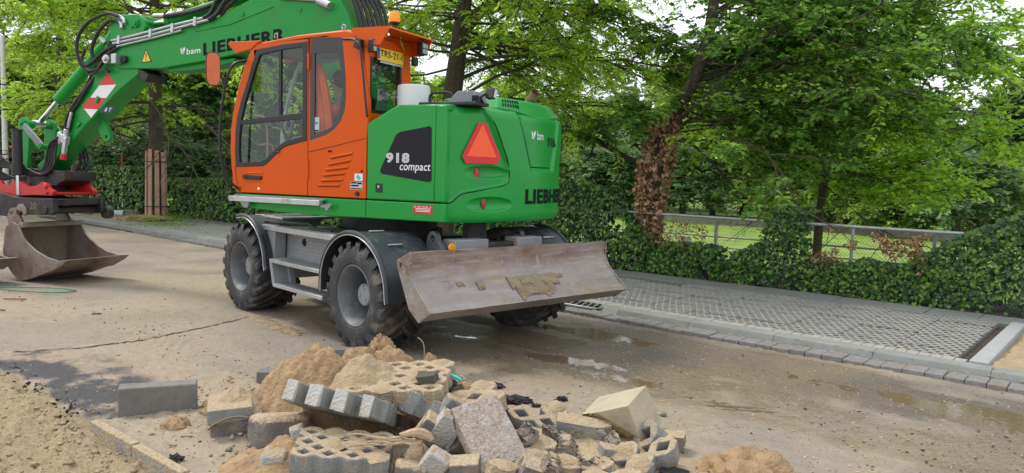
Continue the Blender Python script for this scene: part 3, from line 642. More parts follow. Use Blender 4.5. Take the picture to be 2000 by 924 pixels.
for yy in (.85, 1.1): g.box(-1.05,-.45,yy,yy+.03,1.15,1.162)
g.build('front_deck', K['alu'], EX, bevel=.004)
g = G(); g.cyl((-1.1,-.06,1.12),(-1.1,1.07,1.09),.022,8); g.tube([(-1.1,-.06,1.14),(-1.1,-.28,1.08),(-1.05,-.5,1.07)],.02,8); g.build('grease_lance', K['darkm'], EX)
# ---- chassis frame, turret, axles
g = G(); g.box(-.42,.42,-1.85,1.9,.52,.93); g.box(-.75,.75,-.55,.55,.50,.98)
g.build('chassis', K['darkm'], EX, bevel=.02)
g = G(); g.lathe([(.0,0),(.62,0),(.62,.09),(.56,.09),(.56,.30),(.0,.30)], (0,0,.97), 'z', 40); g.build('slewing_ring', K['darkm'], EX)
g = G()
for yy in (-1.2955, 1.2955):
    g.cyl((-.95,yy,WR),(.95,yy,WR),.09,16); g.lathe([(.0,-.2),(.14,-.17),(.2,0),(.14,.17),(0,.2)], (0,yy,WR), 'x', 20); g.lathe([(.0,-.1),(.17,-.1),(.17,.12),(0,.12)], (-.72,yy,WR), 'x', 20); g.lathe([(.0,-.1),(.17,-.1),(.17,.12),(0,.12)], (.72,yy,WR), 'x', 20)
g.build('axle', K['darkm'], EX)
# ---- side box, deck, steps
g = G(); g.box(-1.0,-.5,-.40,.76,.66,.985); g.box(-1.06,-.5,.74,.80,.42,1.12)
sb = g.build('side_box', K['greyp'], EX, bevel=.01)
for i in range(5): g = G(); g.box(-1.006,-.999,-.36+.02*i,.70,.76+.04*i,.768+.04*i); g.build('rib', K['greyp'], sb, bevel=.002)
g = G(); g.lathe([(.0,-.012),(.035,-.012),(.045,0)], (-1.0,.19,.90), 'x', 16); g.build('box_lock', K['blk'], sb)
g = G(); g.prism([(.91,1.035),(.91,1.06),(-.75,1.06),(-.75,1.03)], 'x', -1.17, -.5); g.prism([(.91,1.0),(.91,1.06),(-.75,1.06),(-.75,1.0)], 'x', -1.18, -1.165)
dk = g.build('deck_plate', K['alu'], EX, bevel=.004)
for i in range(26): g.mat = 0
g = G()
for i in range(34): g.box(-1.16+.02,-1.06,-.72+i*.048,-.70+i*.048,1.06,1.066)
g.build('tread_bars', K['alu'], dk)
g = G(); g.prism([(.50,.66),(.50,.70),(-.66,.70),(-.66,.66)], 'x', -1.27, -1.04); s1 = g.build('step', K['alu'], EX, bevel=.004)
g = G()
for i in range(24): g.box(-1.255,-1.06,-.64+i*.047,-.625+i*.047,.70,.707)
g.build('tread_bars', K['alu'], s1)
g = G(); g.prism([(.40,.395),(.40,.435),(-.70,.435),(-.70,.395)], 'x', -1.27, -1.06); s2 = g.build('step', K['alu'], EX, bevel=.004)
g = G()
for i in range(23): g.box(-1.255,-1.075,-.68+i*.047,-.665+i*.047,.435,.442)
g.build('tread_bars', K['alu'], s2)
g = G(); g.prism([(.50,.66),(.44,.66),(.36,.40),(.42,.40)], 'x', -1.268, -1.04); g.prism([(.44,.66),(.38,.66),(.30,.42),(.36,.42)], 'x', -1.10, -1.04); g.build('step_bracket', K['greyp'], EX, bevel=.004)
g = G(); g.prism([(.62,.62),(.585,1.0),(.91,1.04),(.80,.70),(.80,.62)], 'x', -1.16, -1.02); g.build('wheel_guard', K['greyp'], EX, bevel=.008)
# ---- rear frame behind blade
g = G(); g.box(-.52,.56,-1.92,-1.72,.78,1.045); g.prism([(-1.6,.9),(-1.6,.6),(-2.15,.50),(-2.2,.62),(-1.9,.9)], 'x', -.42, -.30); g.prism([(-1.6,.9),(-1.6,.6),(-2.15,.50),(-2.2,.62),(-1.9,.9)], 'x', .30, .42)
g.cyl((-.2,-1.6,.95),(-.2,-2.15,.78),.06,14); g.cyl((.2,-1.6,.95),(.2,-2.15,.78),.06,14)
g.prism([(-.13,.96),(-.10,1.22),(.12,1.22),(.15,.96)], 'y', -1.6, -1.5)
g.build('blade_lift_frame', K['darkm'], EX, bevel=.008)
for a, b in ((-.58,-.16),(.22,.58)):
    g = G(); g.box(a,b,-1.97,-1.78,.99,1.085); g.build('valve_cover', K['greyp'], EX, bevel=.008)
for xx in (-.66,.44):
    g = G(); n_ = 16; outer = [(-1.66,.90),(-1.66,1.06)]+[(-1.75+.07*math.cos(R(a)),1.09+.07*math.sin(R(a))) for a in range(20,200,20)]+[(-1.95,.96),(-1.95,.90)]
    hole = [(-1.76+.032*math.cos(R(a)),1.09+.032*math.sin(R(a))) for a in range(0,360,30)]
    g.prism(outer, 'x', xx-.03, xx+.03, holes=[hole]); g.build('lashing_lug', K['fender'], EX, bevel=.005)
g = G(); g.lathe([(0,-.012),(.038,-.010),(.038,.01),(0,.01)], (-.62,-1.975,1.02), 'y', 20); g.build('side_reflector', K['amber'], EX)
# ---- dozer blade
prof = [(-2.245,1.03),(-2.235,.93),(-2.25,.85),(-2.30,.76),(-2.38,.685),(-2.46,.615),(-2.545,.548),(-2.39,.452),(-2.31,.50),(-2.25,.64),(-2.20,.80),(-2.20,1.03)]
g = G(); nseg = 40
def bprism(g, prof, x0, x1, ns):
    k = len(prof); vs = []; fs = []
    for i in range(ns+1):
        x = x0+(x1-x0)*i/ns; vs += [(x, p[0]+.004*vn(i*3.1,j), p[1]+.0035*vn(i*2.7+50,j)*(j in (0,11,6))) for j, p in enumerate(prof)]
    for i in range(ns):
        for j in range(k): jj = (j+1) % k; fs.append((i*k+j, i*k+jj, (i+1)*k+jj, (i+1)*k+j))
    g.add(vs, fs)
def vn(a, b): return float(vnoise(np.array(a*.31), np.array(b*.77)))
bprism(g, prof, -1.262, 1.275, nseg)
bl = g.build('dozer_blade', K['blade'], EX, ang=30)
side = [(-2.25,1.04),(-2.06,.955),(-2.045,.92),(-2.06,.88),(-2.24,.54),(-2.385,.44),(-2.55,.548),(-2.47,.63),(-2.375,.70),(-2.29,.785),(-2.245,.87)]
hole = [(-2.11+.022*math.cos(R(a)),.905+.024*math.sin(R(a))) for a in range(0,360,30)]
for x0, x1 in ((-1.29,-1.262),(1.275,1.295)):
    g = G(); g.prism(side if x0 < 0 else [(p[0], p[1]) for p in side if p[0] < -2.2]+[], 'x', x0, x1, holes=[hole] if x0 < 0 else []); g.build('side_plate', K['blade'], bl, bevel=.004)
def on_slope(x, t, d=.006):   # t 0 = knee, 1 = lip
    y = -2.30-.235*t; z = .76-.205*t; return (x, y-.65*d, z+.75*d)
def flake(g, x0, x1, t0, t1, jag=.3, d=.010, seed=1):
    r_ = random.Random(seed); n_ = 14; top = [(x0+(x1-x0)*i/n_, t0+r_.uniform(-.04,.04)) for i in range(n_+1)]; bot = [(x0+(x1-x0)*i/n_, t1+r_.uniform(-jag,jag)*(t1-t0)) for i in range(n_+1)]
    vs = []; fs = []
    for i in range(n_+1): vs += [on_slope(*top[i], .001), on_slope(*top[i], d), on_slope(*bot[i], d*.8), on_slope(*bot[i], .001)]
    for i in range(n_):
        a, b = i*4, i*4+4; fs += [(a,a+1,b+1,b),(a+1,a+2,b+2,b+1),(a+2,a+3,b+3,b+2)]
    fs += [(0,1,2,3),(n_*4+3,n_*4+2,n_*4+1,n_*4)]; g.add(vs, fs)
for fl in ((-.24,.40,.08,.50,.35,.016,1),(-.20,.30,.35,.85,.3,.011,2),(-.10,.34,.2,.42,.4,.024,12),(-.18,.2,.55,.74,.4,.019,13),(-.62,-.54,.12,.36,.4,.009,4),(-.84,-.76,.08,.2,.5,.006,3),(.38,.52,.10,.22,.5,.010,6)):
    g = G(); flake(g, *fl); g.build('caked_mud', K['mud'], bl, smooth=False)
# ================= upper structure (drawn in the slewed frame)
def UG(): return G(MU)
XS = -1.25
g = UG(); g.prism([(-1.55,1.25),(.01,1.24),(.57,1.252),(.93,1.275),(1.08,1.33),(1.125,1.425),(-1.55,1.425)], 'x', XS, -.50)
fr = g.build('platform_beam', K['green'], EX, bevel=.03, seg=3)
g = UG(); g.box(XS-.001,XS+.01,-.624,-.618,1.25,1.425); g.build('panel_gap', K['blk'], fr)
g = UG(); g.prism([(-1.55,1.25),(1.0,1.27),(1.1,1.425),(-1.55,1.425)], 'x', .55, 1.25); g.build('platform_beam', K['green'], EX, bevel=.03)
g = UG(); g.box(-.9,.9,-1.6,.9,1.26,1.42); g.build('platform', K['darkm'], EX)
# side panels
g = UG(); g.prism([(-.625,1.437),(-.625,2.18),(-.975,2.352),(-1.427,2.352),(-1.427,1.437)], 'x', XS, -1.17); sp1 = g.build('side_panel', K['green'], EX, bevel=.014, seg=3)
g = UG(); g.prism([(-1.431,1.437),(-1.431,2.352),(-1.548,2.352),(-1.548,1.437)], 'x', XS, -1.17); g.build('side_panel', K['green'], EX, bevel=.014, seg=3)
g = UG(); g.prism([(-.64,1.43),(-.64,2.16),(-.98,2.33),(-1.54,2.33),(-1.54,1.43)], 'x', -1.235, -1.10); g.build('panel_frame', K['blk'], EX)
g = UG(); g.prism([(-.625,1.437),(-.625,2.18),(-.975,2.352),(-1.55,2.352),(-1.55,1.437)], 'x', 1.17, 1.25); g.build('side_panel', K['green'], EX, bevel=.02)
g = UG(); g.prism([(-.64,2.13),(-.98,2.30),(-1.56,2.30),(-1.56,2.362),(-.975,2.362),(-.62,2.19)], 'x', -1.232, 1.23); g.build('hood_top', K['green'], EX, bevel=.012)
# decal plate
dec = [(-1.385,2.14),(-1.36,2.155),(-1.02,2.10),(-.975,2.075),(-.80,1.75),(-.79,1.71),(-.82,1.69),(-1.36,1.625),(-1.395,1.64)]
g = UG(); g.prism(dec, 'x', XS-.0022, XS-.0002); dp = g.build('model_decal', K['charc'], sp1, smooth=False)
def on_side(y0, z0, dx=.004): return lambda u, v: (XS-dx, y0-u, z0+v)
lettering('numerals_outline', '918', on_side(-.862,1.80,.0035), .275, .098, K['white'], dp, .045, M=MU)
lettering('numerals', '918', on_side(-.869,1.805,.0046), .262, .088, mat('silver_print', (.50,.51,.52), .4), dp, .018, M=MU)
lettering('script', 'compact', on_side(-1.02,1.708), .355, .088, K['white'], dp, .008, .12, MU)
g = UG(); g.prism([(-.735,1.505),(-.735,1.60),(-.825,1.60),(-.825,1.505)], 'x', XS-.004, XS+.01); lk = g.build('door_lock', K['black'], sp1, bevel=.006)
g = UG(); g.cyl((XS-.012,-.78,1.565),(XS,-.78,1.565),.014,10); g.build('lock_barrel', K['steel'], lk)
g = UG(); g.box(XS-.0022,XS-.0004,-1.41,-1.19,1.32,1.405); wd = g.build('warning_sticker', K['redf'], fr, smooth=False)
lettering('sticker_print', 'GEVAAR', on_side(-1.235,1.382,.0032), .13, .014, K['white'], wd, .01, M=MU)
g = UG()
for zz in (1.368,1.354,1.340): g.box(XS-.0032,XS-.0028,-1.39,-1.22,zz,zz+.006)
for yy in (-1.21,-1.39): g.prism([(yy-.008,1.38),(yy+.008,1.38),(yy,1.398)], 'x', XS-.0032, XS-.0028)
g.build('sticker_print', K['white'], wd, smooth=False)
# ---- rear body as panels over an arc
def rbody(th, z):
    """radius of the tail skin"""
    R0 = 1.98
    def ss(a, b, x): t = np.clip((x-a)/(b-a), 0, 1); return t*t*(3-2*t)
    thb = np.interp(z, [1.62,1.70,1.842,1.996,2.208,2.354], [-19.2,-17.5,-18,-20.7,-23.9,-27.3]); zb = np.interp(th, [-38.2,-36.6,-33.8,-28.7,-19.2,-17], [1.425,1.442,1.519,1.552,1.60,1.64])
    at = np.abs(th); ths = -at
    thb = np.where(z < 1.62, -19.2, thb)
    inA = ss(0, 1.3, thb-ths)*ss(0, .03, z-np.interp(ths, [-38.2,-36.6,-33.8,-28.7,-19.2,-17], [1.425,1.442,1.519,1.552,1.60,1.64]))
    d = .038*(1-inA)*(ss(-38.4, -34, ths)+.0)
    # door recess with shelf under it
    tdl = np.interp(z, [1.80,2.045,2.319], [-7.5,-10.5,-13.9])
    door = ss(0, 2.2, ths-tdl+1.5)*ss(1.74, 1.80, z)
    d = d-.030*door
    for (tc_, zc, sz) in ((-25.5,1.735,.060),(-24.5,1.425,.070)):
        e = np.clip(1-((ths-tc_)/8.0)**2-((z-zc)/sz)**2, 0, 1); d = d-.045*np.sqrt(e)*ss(-34,-28,ths)*1.0
    top = np.clip((z-2.26)/.10, 0, 1); d = d-.085*(1-np.sqrt(np.clip(1-top*top, 0, 1)))
    bot = np.clip((1.33-z)/.09, 0, 1); d = d-.05*(1-np.sqrt(np.clip(1-bot*bot, 0, 1)))
    return R0-.03+d, inA, door
def rp(th, z, off=0.):
    r_, _, _ = rbody(np.array(float(th)), np.array(float(z))); r_ = float(r_)+off
    sh = 1.01 if False else 1
    return (r_*math.sin(R(th))*1.0, -r_*math.cos(R(th)), z)
nth, nz = 280, 170
TH, ZZ = np.meshgrid(np.linspace(-38.9, 38.9, nth), np.linspace(1.243, 2.362, nz), indexing='ij'); RR, IA, DO = rbody(TH, ZZ)
RV = np.stack([RR*np.sin(np.radians(TH)), -RR*np.cos(np.radians(TH)), ZZ], -1).reshape(-1, 3)
RV = RV @ np.array(MU.to_3x3()).T
idx = np.arange(nth*nz).reshape(nth, nz); RF = np.stack([idx[:-1,:-1], idx[1:,:-1], idx[1:,1:], idx[:-1,1:]], -1).reshape(-1, 4)
fa = IA[:-1,:-1].ravel() > .5; fd = (DO[:-1,:-1].ravel() > .5) & (ZZ[:-1,:-1].ravel() < 2.33)
rear = {}
lf_ = TH[:-1,:-1].ravel() < 0
for nm, sel in (('rear_panel', fa & lf_), ('rear_panel', fa & ~lf_), ('engine_door', fd), ('counterweight', ~fa & ~fd)):
    F = RF[sel]; us, inv = np.unique(F, return_inverse=True); rear[nm] = fast_mesh(nm, RV[us], inv.reshape(F.shape), K['green'], EX, smooth=True)
g = UG(); arc = [(1.93*math.sin(R(t)), -1.93*math.cos(R(t))) for t in range(-38, 39, 2)]
g.prism(arc+[(1.15,-1.5),(-1.15,-1.5)], 'z', 1.245, 1.26); g.build('counterweight_base', K['darkm'], EX)
g = UG(); arc = [(1.88*math.sin(R(t)), -1.88*math.cos(R(t))) for t in range(-38, 39, 2)]
g.prism(arc+[(1.15,-1.5),(-1.15,-1.5)], 'z', 2.34, 2.359); g.build('hood_top', K['green'], EX)
# seams
g = UG(); cv = [(-27.3,2.354),(-23.9,2.208),(-20.7,1.996),(-18.4,1.842),(-17.8,1.70),(-19.6,1.612),(-28.7,1.555),(-33.8,1.522),(-36.6,1.445),(-38.6,1.427)]
g.tube(spline([rp(t,z,.0) for t, z in cv], 8), .0055, 6); g.tube([rp(-38.75,1.25,.003),rp(-38.75,2.3,.003)], .005, 6)
g.tube(spline([rp(-13.0,2.30,.0),rp(-10.2,2.045,0),rp(-7.6,1.82,0),rp(-6.8,1.803,0),rp(0,1.802,0),rp(6.8,1.803,0)],5), .006, 6)
g.build('panel_gap', K['blk'], EX)
# lamps in the recesses
for (t, z, sc) in ((-28.3,1.725,1.),(-26.4,1.43,1.)):
    g = UG(); c = Vector(rp(t, z, -.006)); n_ = Vector((math.sin(R(t-18)), -math.cos(R(t-18)), 0)); tt = Vector((n_.y, -n_.x, 0)); vs = []
    for k in range(20): a = 2*math.pi*k/20; vs.append(c+n_*.02+tt*.026*math.cos(a)+Vector((0,0,.060*math.sin(a))))
    vs += [v-n_*.05 for v in vs]; g.add(vs, [tuple(range(20))]+[(i,(i+1) % 20,(i+1) % 20+20,i+20) for i in range(20)]); tl = g.build('tail_light', K['black'], EX, smooth=False)
    g = UG(); vs = []
    for k in range(20): a = 2*math.pi*k/20; vs.append(c+n_*.026+tt*.020*math.cos(a)+Vector((0,0,.050*math.sin(a)))) 
    vs.append(c+n_*.036); g.add(vs, [(i,(i+1) % 20,20) for i in range(20)]); g.build('lens', K['redf'] if t < -28 else mat('red_amber_lens', (.35,.03,.02), .2), tl)
# slow vehicle triangle (flat plate tangent to the tail)
g = UG(); P0_ = Vector(rp(-27.6, 2.0, .012)); tn = Vector((math.cos(R(-27.6)), math.sin(R(-27.6)), 0)); nn = Vector((math.sin(R(-27.6)), -math.cos(R(-27.6)), 0))
def tri_poly(s, cut): 
    P = []
    for a in (90, 210, 330):
        for q in (-1, 1): P.append((s*math.cos(R(a+q*cut)), s*math.sin(R(a+q*cut))))
    return P
def onplate(p, d): return P0_+tn*p[0]*.98+Vector((0,0,p[1]*1.02-.03))+nn*d
outer = [(-.215,-.115),(-.187,-.145),(.187,-.145),(.215,-.115),(.048,.20),(-.048,.20)]
outer = [(-.225,-.085),(-.185,-.150),(.185,-.150),(.225,-.085),(.045,.235),(-.045,.235)]
inner = [(-.175,-.085),(.175,-.085),(0,.22)]
for nm, pl, d0, d1, mm in (('warning_triangle', outer, .0, .006, K['redf']), ('triangle_centre', inner, .0062, .008, K['orref'])):
    g = UG(); k = len(pl); g.add([onplate(p, d0) for p in pl]+[onplate(p, d1) for p in pl], [tuple(range(k))[::-1], tuple(range(k, 2*k))]+[(i,(i+1) % k,(i+1) % k+k,i+k) for i in range(k)])
    if nm == 'warning_triangle': wt = g.build(nm, mm, EX, smooth=False)
    else: g.build(nm, mm, wt, smooth=False)
def on_tail(th0, z0, off=.004): return lambda u, v: rp(th0+math.degrees(u/1.98), z0+v, off)
lettering('maker_name', 'LIEBHERR', on_tail(-10.6,1.425,.006), 1.22, .152, K['blk'], rear['counterweight'], .038, M=MU)
lettering('company_name', 'bam', on_tail(-4.0,2.09,.005), .145, .085, K['white'], rear['engine_door'], .01, M=MU)
lettering('model_number', '918', on_tail(3.6,2.03,.005), .26, .10, K['charc'], rear['engine_door'], .03, M=MU)
def bird(fn, parent, s, material=None, M=MU):
    g = G(M)
    for pl in ([(0,.9),(.25,.75),(.38,.35),(.2,.5)],[(.3,1.),(.5,.6),(.45,.1),(.3,.35)],[(.55,.95),(.72,.85),(.9,1.),(.95,.7),(.65,.2),(.5,.0),(.62,.5)],[(.1,.5),(.3,.3),(.4,.1),(.2,.2)]):
        b = len(g.v); g.add([fn(p[0]*s, p[1]*s) for p in pl], [tuple(range(len(pl)))])
    g.build('company_mark', material or K['white'], parent, smooth=False, fixn=False)
bird(on_tail(-7.6,2.08,.005), rear['engine_door'], .10)
# ---- raised hood with louvres, exhaust
g = UG(); bt = [(1.955*math.sin(R(t)), -1.955*math.cos(R(t))) for t in range(-21, 22, 3)]; tp = [(1.86*math.sin(R(t*.93)), -1.86*math.cos(R(t*.93))) for t in range(-21, 22, 3)]
bt = bt+[(.70,-1.05),(-.70,-1.05)]; tp = tp+[(.62,-1.12),(-.62,-1.12)]; k = len(bt)
zb_ = [2.352+(-.07)*math.exp(-((i-7)/3.5)**2)*1 for i in range(k-2)]+[2.35,2.35]
g.add([(p[0],p[1],z) for p, z in zip(bt, zb_)]+[(p[0],p[1],2.485) for p in tp], [tuple(range(k))[::-1], tuple(range(k,2*k))]+[(i,(i+1) % k,(i+1) % k+k,i+k) for i in range(k)])
hd = g.build('hood', K['green'], EX, bevel=.028, seg=3)
for r_ in range(2):
    for i in range(7):
        th_ = -19.6+1.15*i-.35*r_; z_ = 2.452-.045*r_; q_ = (z_-2.35)/.135; rr2 = 1.955-.095*q_+.006; tt_ = R(th_*(1-.07*q_))
        g = UG(); Mx = Matrix.Translation((rr2*math.sin(tt_), -rr2*math.cos(tt_), z_)) @ rotz(tt_) @ Matrix.Rotation(R(-33), 4, 'X')
        g.add([Mx @ Vector(v) for v in ((-.010,0,-.018),(.004,0,-.018),(.012,0,.018),(-.002,0,.018),(-.010,.01,-.018),(.004,.01,-.018),(.012,.01,.018),(-.002,.01,.018))], [(0,1,2,3),(7,6,5,4),(0,4,5,1),(1,5,6,2),(2,6,7,3),(3,7,4,0)]); g.build('louvre', K['blk'], hd)
g = UG(); a = Vector((.12,-1.70,2.46)); b = Vector((.06,-1.83,2.60)); g.tube([a, a.lerp(b,.6), b], [.055,.052,.05], 14, cap=False); g.tube([a, b], [.048,.046], 14, cap=False); g.build('exhaust_pipe', K['exh'], EX)
# ---- things on the deck
g = UG(); g.lathe([(.0,.225),(.15,.225),(.162,.215),(.165,.19),(.165,0)], (-.90,-.93,2.36), 'z', 32); g.build('air_filter_housing', K['whitep'], EX)
g = UG(); g.box(-1.12,-.86,-1.78,-1.14,2.362,2.395); tr = g.build('deck_tray', K['black'], EX, bevel=.006)
g = UG(); g.prism([(-1.42,2.395),(-1.54,2.50),(-1.72,2.50),(-1.76,2.395)], 'x', -1.06, -.84); g.build('grey_box', mat('grey_box_paint', (.20,.215,.24), .5), tr, bevel=.01)
g = UG(); g.tube(spline([(-1.0,-1.19,2.39),(-1.0,-1.19,2.46),(-1.0,-1.24,2.495),(-1.0,-1.40,2.495),(-1.0,-1.45,2.46),(-1.0,-1.45,2.39)],4), .013, 8); g.build('grab_rail', K['black'], tr)
g = UG(); g.lathe([(0,.03),(.03,.03),(.035,0)], (-.9,-1.36,2.40), 'z', 12); g.build('filler_cap', K['black'], tr)
g = UG(); g.obox((-.97,-1.86,2.475),(.05,.085,.095),(0,15,-10)); g.tube(spline([(-.98,-1.78,2.39),(-1.03,-1.78,2.44),(-1.0,-1.82,2.475)],4), .016, 8)
for i in range(5): g.box(-1.08,-1.04,-1.72-.012*i,-1.714-.012*i,2.395,2.455)
wl = g.build('work_lamp', K['black'], EX, bevel=.006)
g = UG(); g.obox((-.97,-1.905,2.475),(.04,.008,.08),(0,15,-10)); g.build('lens', K['steel'], wl)
# ================= cab
XC = -1.25; XR = -.50
cabo = [(1.12,1.44),(1.165,1.47),(1.205,1.53),(1.24,1.70),(1.26,1.92),(1.25,2.13),(1.215,2.32),(1.13,2.60),(1.04,2.82),(.955,2.965),(.90,3.03),(.30,3.085),(-.34,3.10),(-.42,3.08),(-.49,2.99),(-.545,2.86),(-.60,2.62),(-.628,2.40),(-.632,2.2),(-.617,2.04),(-.617,1.44)]
h1 = [(.16,3.025),(.50,3.01),(.86,2.97),(.93,2.82),(1.00,2.64),(1.10,2.42),(1.155,2.25),(1.18,2.10),(1.185,1.89),(1.175,1.715),(.78,1.735),(.735,1.75),(.68,1.79),(.55,1.89),(.47,1.94),(.42,1.955),(.16,2.01)]
h2 = [(.12,3.055),(-.295,3.04),(-.315,2.90),(-.345,2.65),(-.352,2.42),(-.335,2.31),(-.29,2.21),(-.21,2.13),(-.10,2.07),(.12,2.01)]
g = UG(); g.prism(cabo, 'x', XC, XC+.055, holes=[h1, h2]); cab_ = g.build('cab_shell', K['orange'], EX, bevel=.010, seg=3)
# rear wall with window opening, roof, floor sill, right side frame, front frame
g = UG(); g.prism([(-1.235,1.44),(-1.235,3.05),(-.53,3.05),(-.50,2.6),(-.50,1.44)], 'y', -.617, -.565, holes=[[(-1.20,2.30),(-1.20,2.84),(-.70,2.84),(-.66,2.30)]]); g.build('rear_wall', K['orange'], EX, bevel=.008)
g = UG(); g.prism([(-.50,3.0),(-.46,3.08),(-.34,3.118),(.30,3.10),(.90,3.045),(.93,2.99),(.3,3.035),(-.34,3.045)], 'x', XC+.02, XR+.02); rf = g.build('cab_roof', K['orange'], EX, bevel=.018, seg=3)
g = UG(); g.prism([(.80,3.065),(1.26,3.075),(1.285,3.055),(1.17,2.945),(.93,2.985)], 'x', XC-.012, XC+.02); g.prism([(.85,3.07),(1.26,3.075),(1.285,3.055),(1.2,3.03),(.93,3.03)], 'x', XC+.02, XR+.03); g.prism([(.80,3.065),(1.26,3.075),(1.285,3.055),(1.17,2.945),(.93,2.985)], 'x', XR, XR+.03); g.build('front_visor', K['orange'], EX, bevel=.006)
g = UG()
g.prism([(-.40,3.075),(-.42,3.125),(-.86,3.118),(-.87,3.10),(-.76,2.945),(-.58,2.945),(-.54,3.0)], 'x', -1.245, -1.225); g.prism([(-.86,3.118),(-.87,3.10),(-.76,2.945),(-.58,2.945),(-.48,3.0),(-.42,3.12)], 'x', -.50, -.48)
g.prism([(-.38,3.09),(-.42,3.125),(-.86,3.118),(-.87,3.10),(-.42,3.09)], 'x', -1.225, -.50); g.prism([(-.57,2.95),(-.57,3.09),(-.60,3.09),(-.63,2.95)], 'x', -1.225, -.50)
rv = g.build('rear_visor', K['orange'], EX, bevel=.004)
g = UG(); g.cyl((-1.16,-.80,3.055),(-1.10,-.63,3.03),.014,8); g.tube(spline([(-.90,-.76,3.07),(-.82,-.70,3.06),(-.74,-.66,3.03),(-.68,-.64,2.98)],4), .010, 8); g.build('chrome_bracket', K['chrome'], rv)
for xx, yy, zz in ((-.60,-.82,3.0),(-1.235,-.66,2.94)):
    g = UG(); w0 = .11 if xx > -1 else .05; g.obox((xx,yy,zz),(w0,.07,.125),(0,0,0)); g.cyl((xx,yy,zz+.06),(xx,yy,zz+.12),.012,6); o = g.build('roof_lamp', K['black'], EX, bevel=.008)
    g = UG(); g.box(xx-w0*.4,xx+w0*.4,yy-.038,yy-.034,zz+.006,zz+.05); g.box(xx-w0*.4,xx+w0*.4,yy-.038,yy-.034,zz-.05,zz-.006); g.build('lens', K['steel'], o)
g = UG(); g.obox((-.62,-.74,2.87),(.07,.05,.09)); g.build('horn', K['black'], EX, bevel=.01)
# number plate
g = UG(); g.obox((-.915,-.645,2.885),(.44,.008,.125),(-3,0,0)); np_ = g.build('number_plate', K['yel'], EX, bevel=.003)
fnp = lambda u, v: (-1.10+u, -.6505+(.885-.885)-.0005, 2.842+v)
lettering('plate_number', 'TRS-21-J', lambda u, v: (-1.092+u,-.6515-(v-.04)*.05,2.843+v), .375, .086, K['blk'], np_, .0, M=MU)
g = UG(); g.box(-1.135,-1.10,-.6516,-.6500,2.826,2.944); g.build('plate_band', mat('blue_band', (.01,.05,.35), .4), np_)
g = UG(); g.box(-1.09,-.71,-.652,-.650,2.80,2.818); g.build('plate_foot', K['alu'], np_)
# right side frame (open to the boom side), windscreen frame
ro = [(p[0]*.98, p[1]) for p in cabo]
g = UG(); g.prism(ro, 'x', XR-.03, XR, holes=[[(.95,2.88),(1.12,2.45),(1.17,2.1),(1.15,1.72),(.20,1.95),(.2,2.95)],[(.10,2.95),(.10,1.95),(-.45,1.98),(-.5,2.5),(-.38,2.95)]]); g.build('right_frame', K['cabl'], EX, bevel=.006)
g = UG(); g.box(XC,XR,1.10,1.16,1.44,1.50); g.box(XC+.02,XR-.02,.90,.96,2.95,3.02); g.box(XC+.01,XR-.01,1.16,1.235,1.48,1.68); g.build('front_frame', K['orange'], EX)
g = UG(); g.box(XC+.03,XR-.02,-.58,1.12,1.43,1.47); g.build('cab_floor', K['seat'], EX)
g = UG(); g.box(XC+.06,XR-.03,-.55,.90,2.965,2.99); g.build('roof_lining', K['cabin'], EX)
# black window frames
h1i = [(.215,2.975),(.50,2.955),(.815,2.915),(.875,2.80),(.945,2.63),(1.04,2.40),(1.085,2.25),(1.115,2.08),(1.125,1.89),(1.115,1.765),(.80,1.785),(.745,1.80),(.69,1.845),(.60,1.91),(.51,1.975),(.44,2.0),(.215,2.055)]
g = UG(); g.prism(h1, 'x', XC-.006, XC+.03, holes=[h1i]); df = g.build('door_frame', K['black'], EX, bevel=.004)
g = UG(); g.prism([(1.10,2.175),(1.10,2.225),(.20,2.30),(.20,2.235)], 'x', XC-.004, XC+.02); g.build('cross_bar', K['black'], df, bevel=.004)
g = UG(); g.prism([(.515,2.22),(.515,2.97),(.545,2.97),(.545,2.22)], 'x', XC-.002, XC+.02); g.build('mullion', K['black'], df)
g = UG(); g.add([(XC+.012,)+p for p in h1], [tuple(range(len(h1)))]); g.build('door_glass', K['glass'], EX, smooth=False, fixn=False)
h2i = [(.06,2.90),(-.245,2.90),(-.265,2.80),(-.305,2.62),(-.312,2.42),(-.295,2.32),(-.25,2.23),(-.18,2.16),(-.08,2.115),(.06,2.08)]
g = UG(); g.prism(h2, 'x', XC+.004, XC+.022, holes=[h2i]); g.build('window_frame', mat('tinted_border', (.03,.022,.02), .15), EX)
g = UG(); g.tube([(XC+.03,-.29,2.85),(XC+.03,-.325,2.62),(XC+.03,-.33,2.42),(XC+.03,-.30,2.29),(XC+.03,-.24,2.2)], .014, 6); g.build('window_seal', K['cabl'], EX)
g = UG(); g.add([(XC+.0125,)+p for p in h2], [tuple(range(len(h2)))]); g.build('side_glass', K['glass'], EX, smooth=False, fixn=False)
g = UG(); g.add([(-1.20,-.60,2.30),(-1.20,-.60,2.84),(-.70,-.60,2.84),(-.66,-.60,2.30)], [(0,1,2,3)]); g.build('rear_glass', glass('tinted_rear_glass', (.35,.42,.42), 1, .06), EX, smooth=False, fixn=False)
g = UG(); g.prism([(-1.205,2.30),(-1.205,2.845),(-.695,2.845),(-.655,2.30)], 'y', -.622, -.60, holes=[[(-1.18,2.33),(-1.18,2.82),(-.715,2.82),(-.68,2.33)]]); g.build('rear_window_frame', K['black'], EX)
ws = [(1.165,1.70),(1.19,1.92),(1.18,2.13),(1.15,2.32),(1.06,2.60),(.97,2.82),(.90,2.96)]
g = UG(); k = len(ws); g.add([(XC+.05,)+p for p in ws]+[(XR-.03,)+p for p in ws], [(i,i+1,k+i+1,k+i) for i in range(k-1)]); g.build('windscreen', K['glass'], EX, smooth=False, fixn=False)
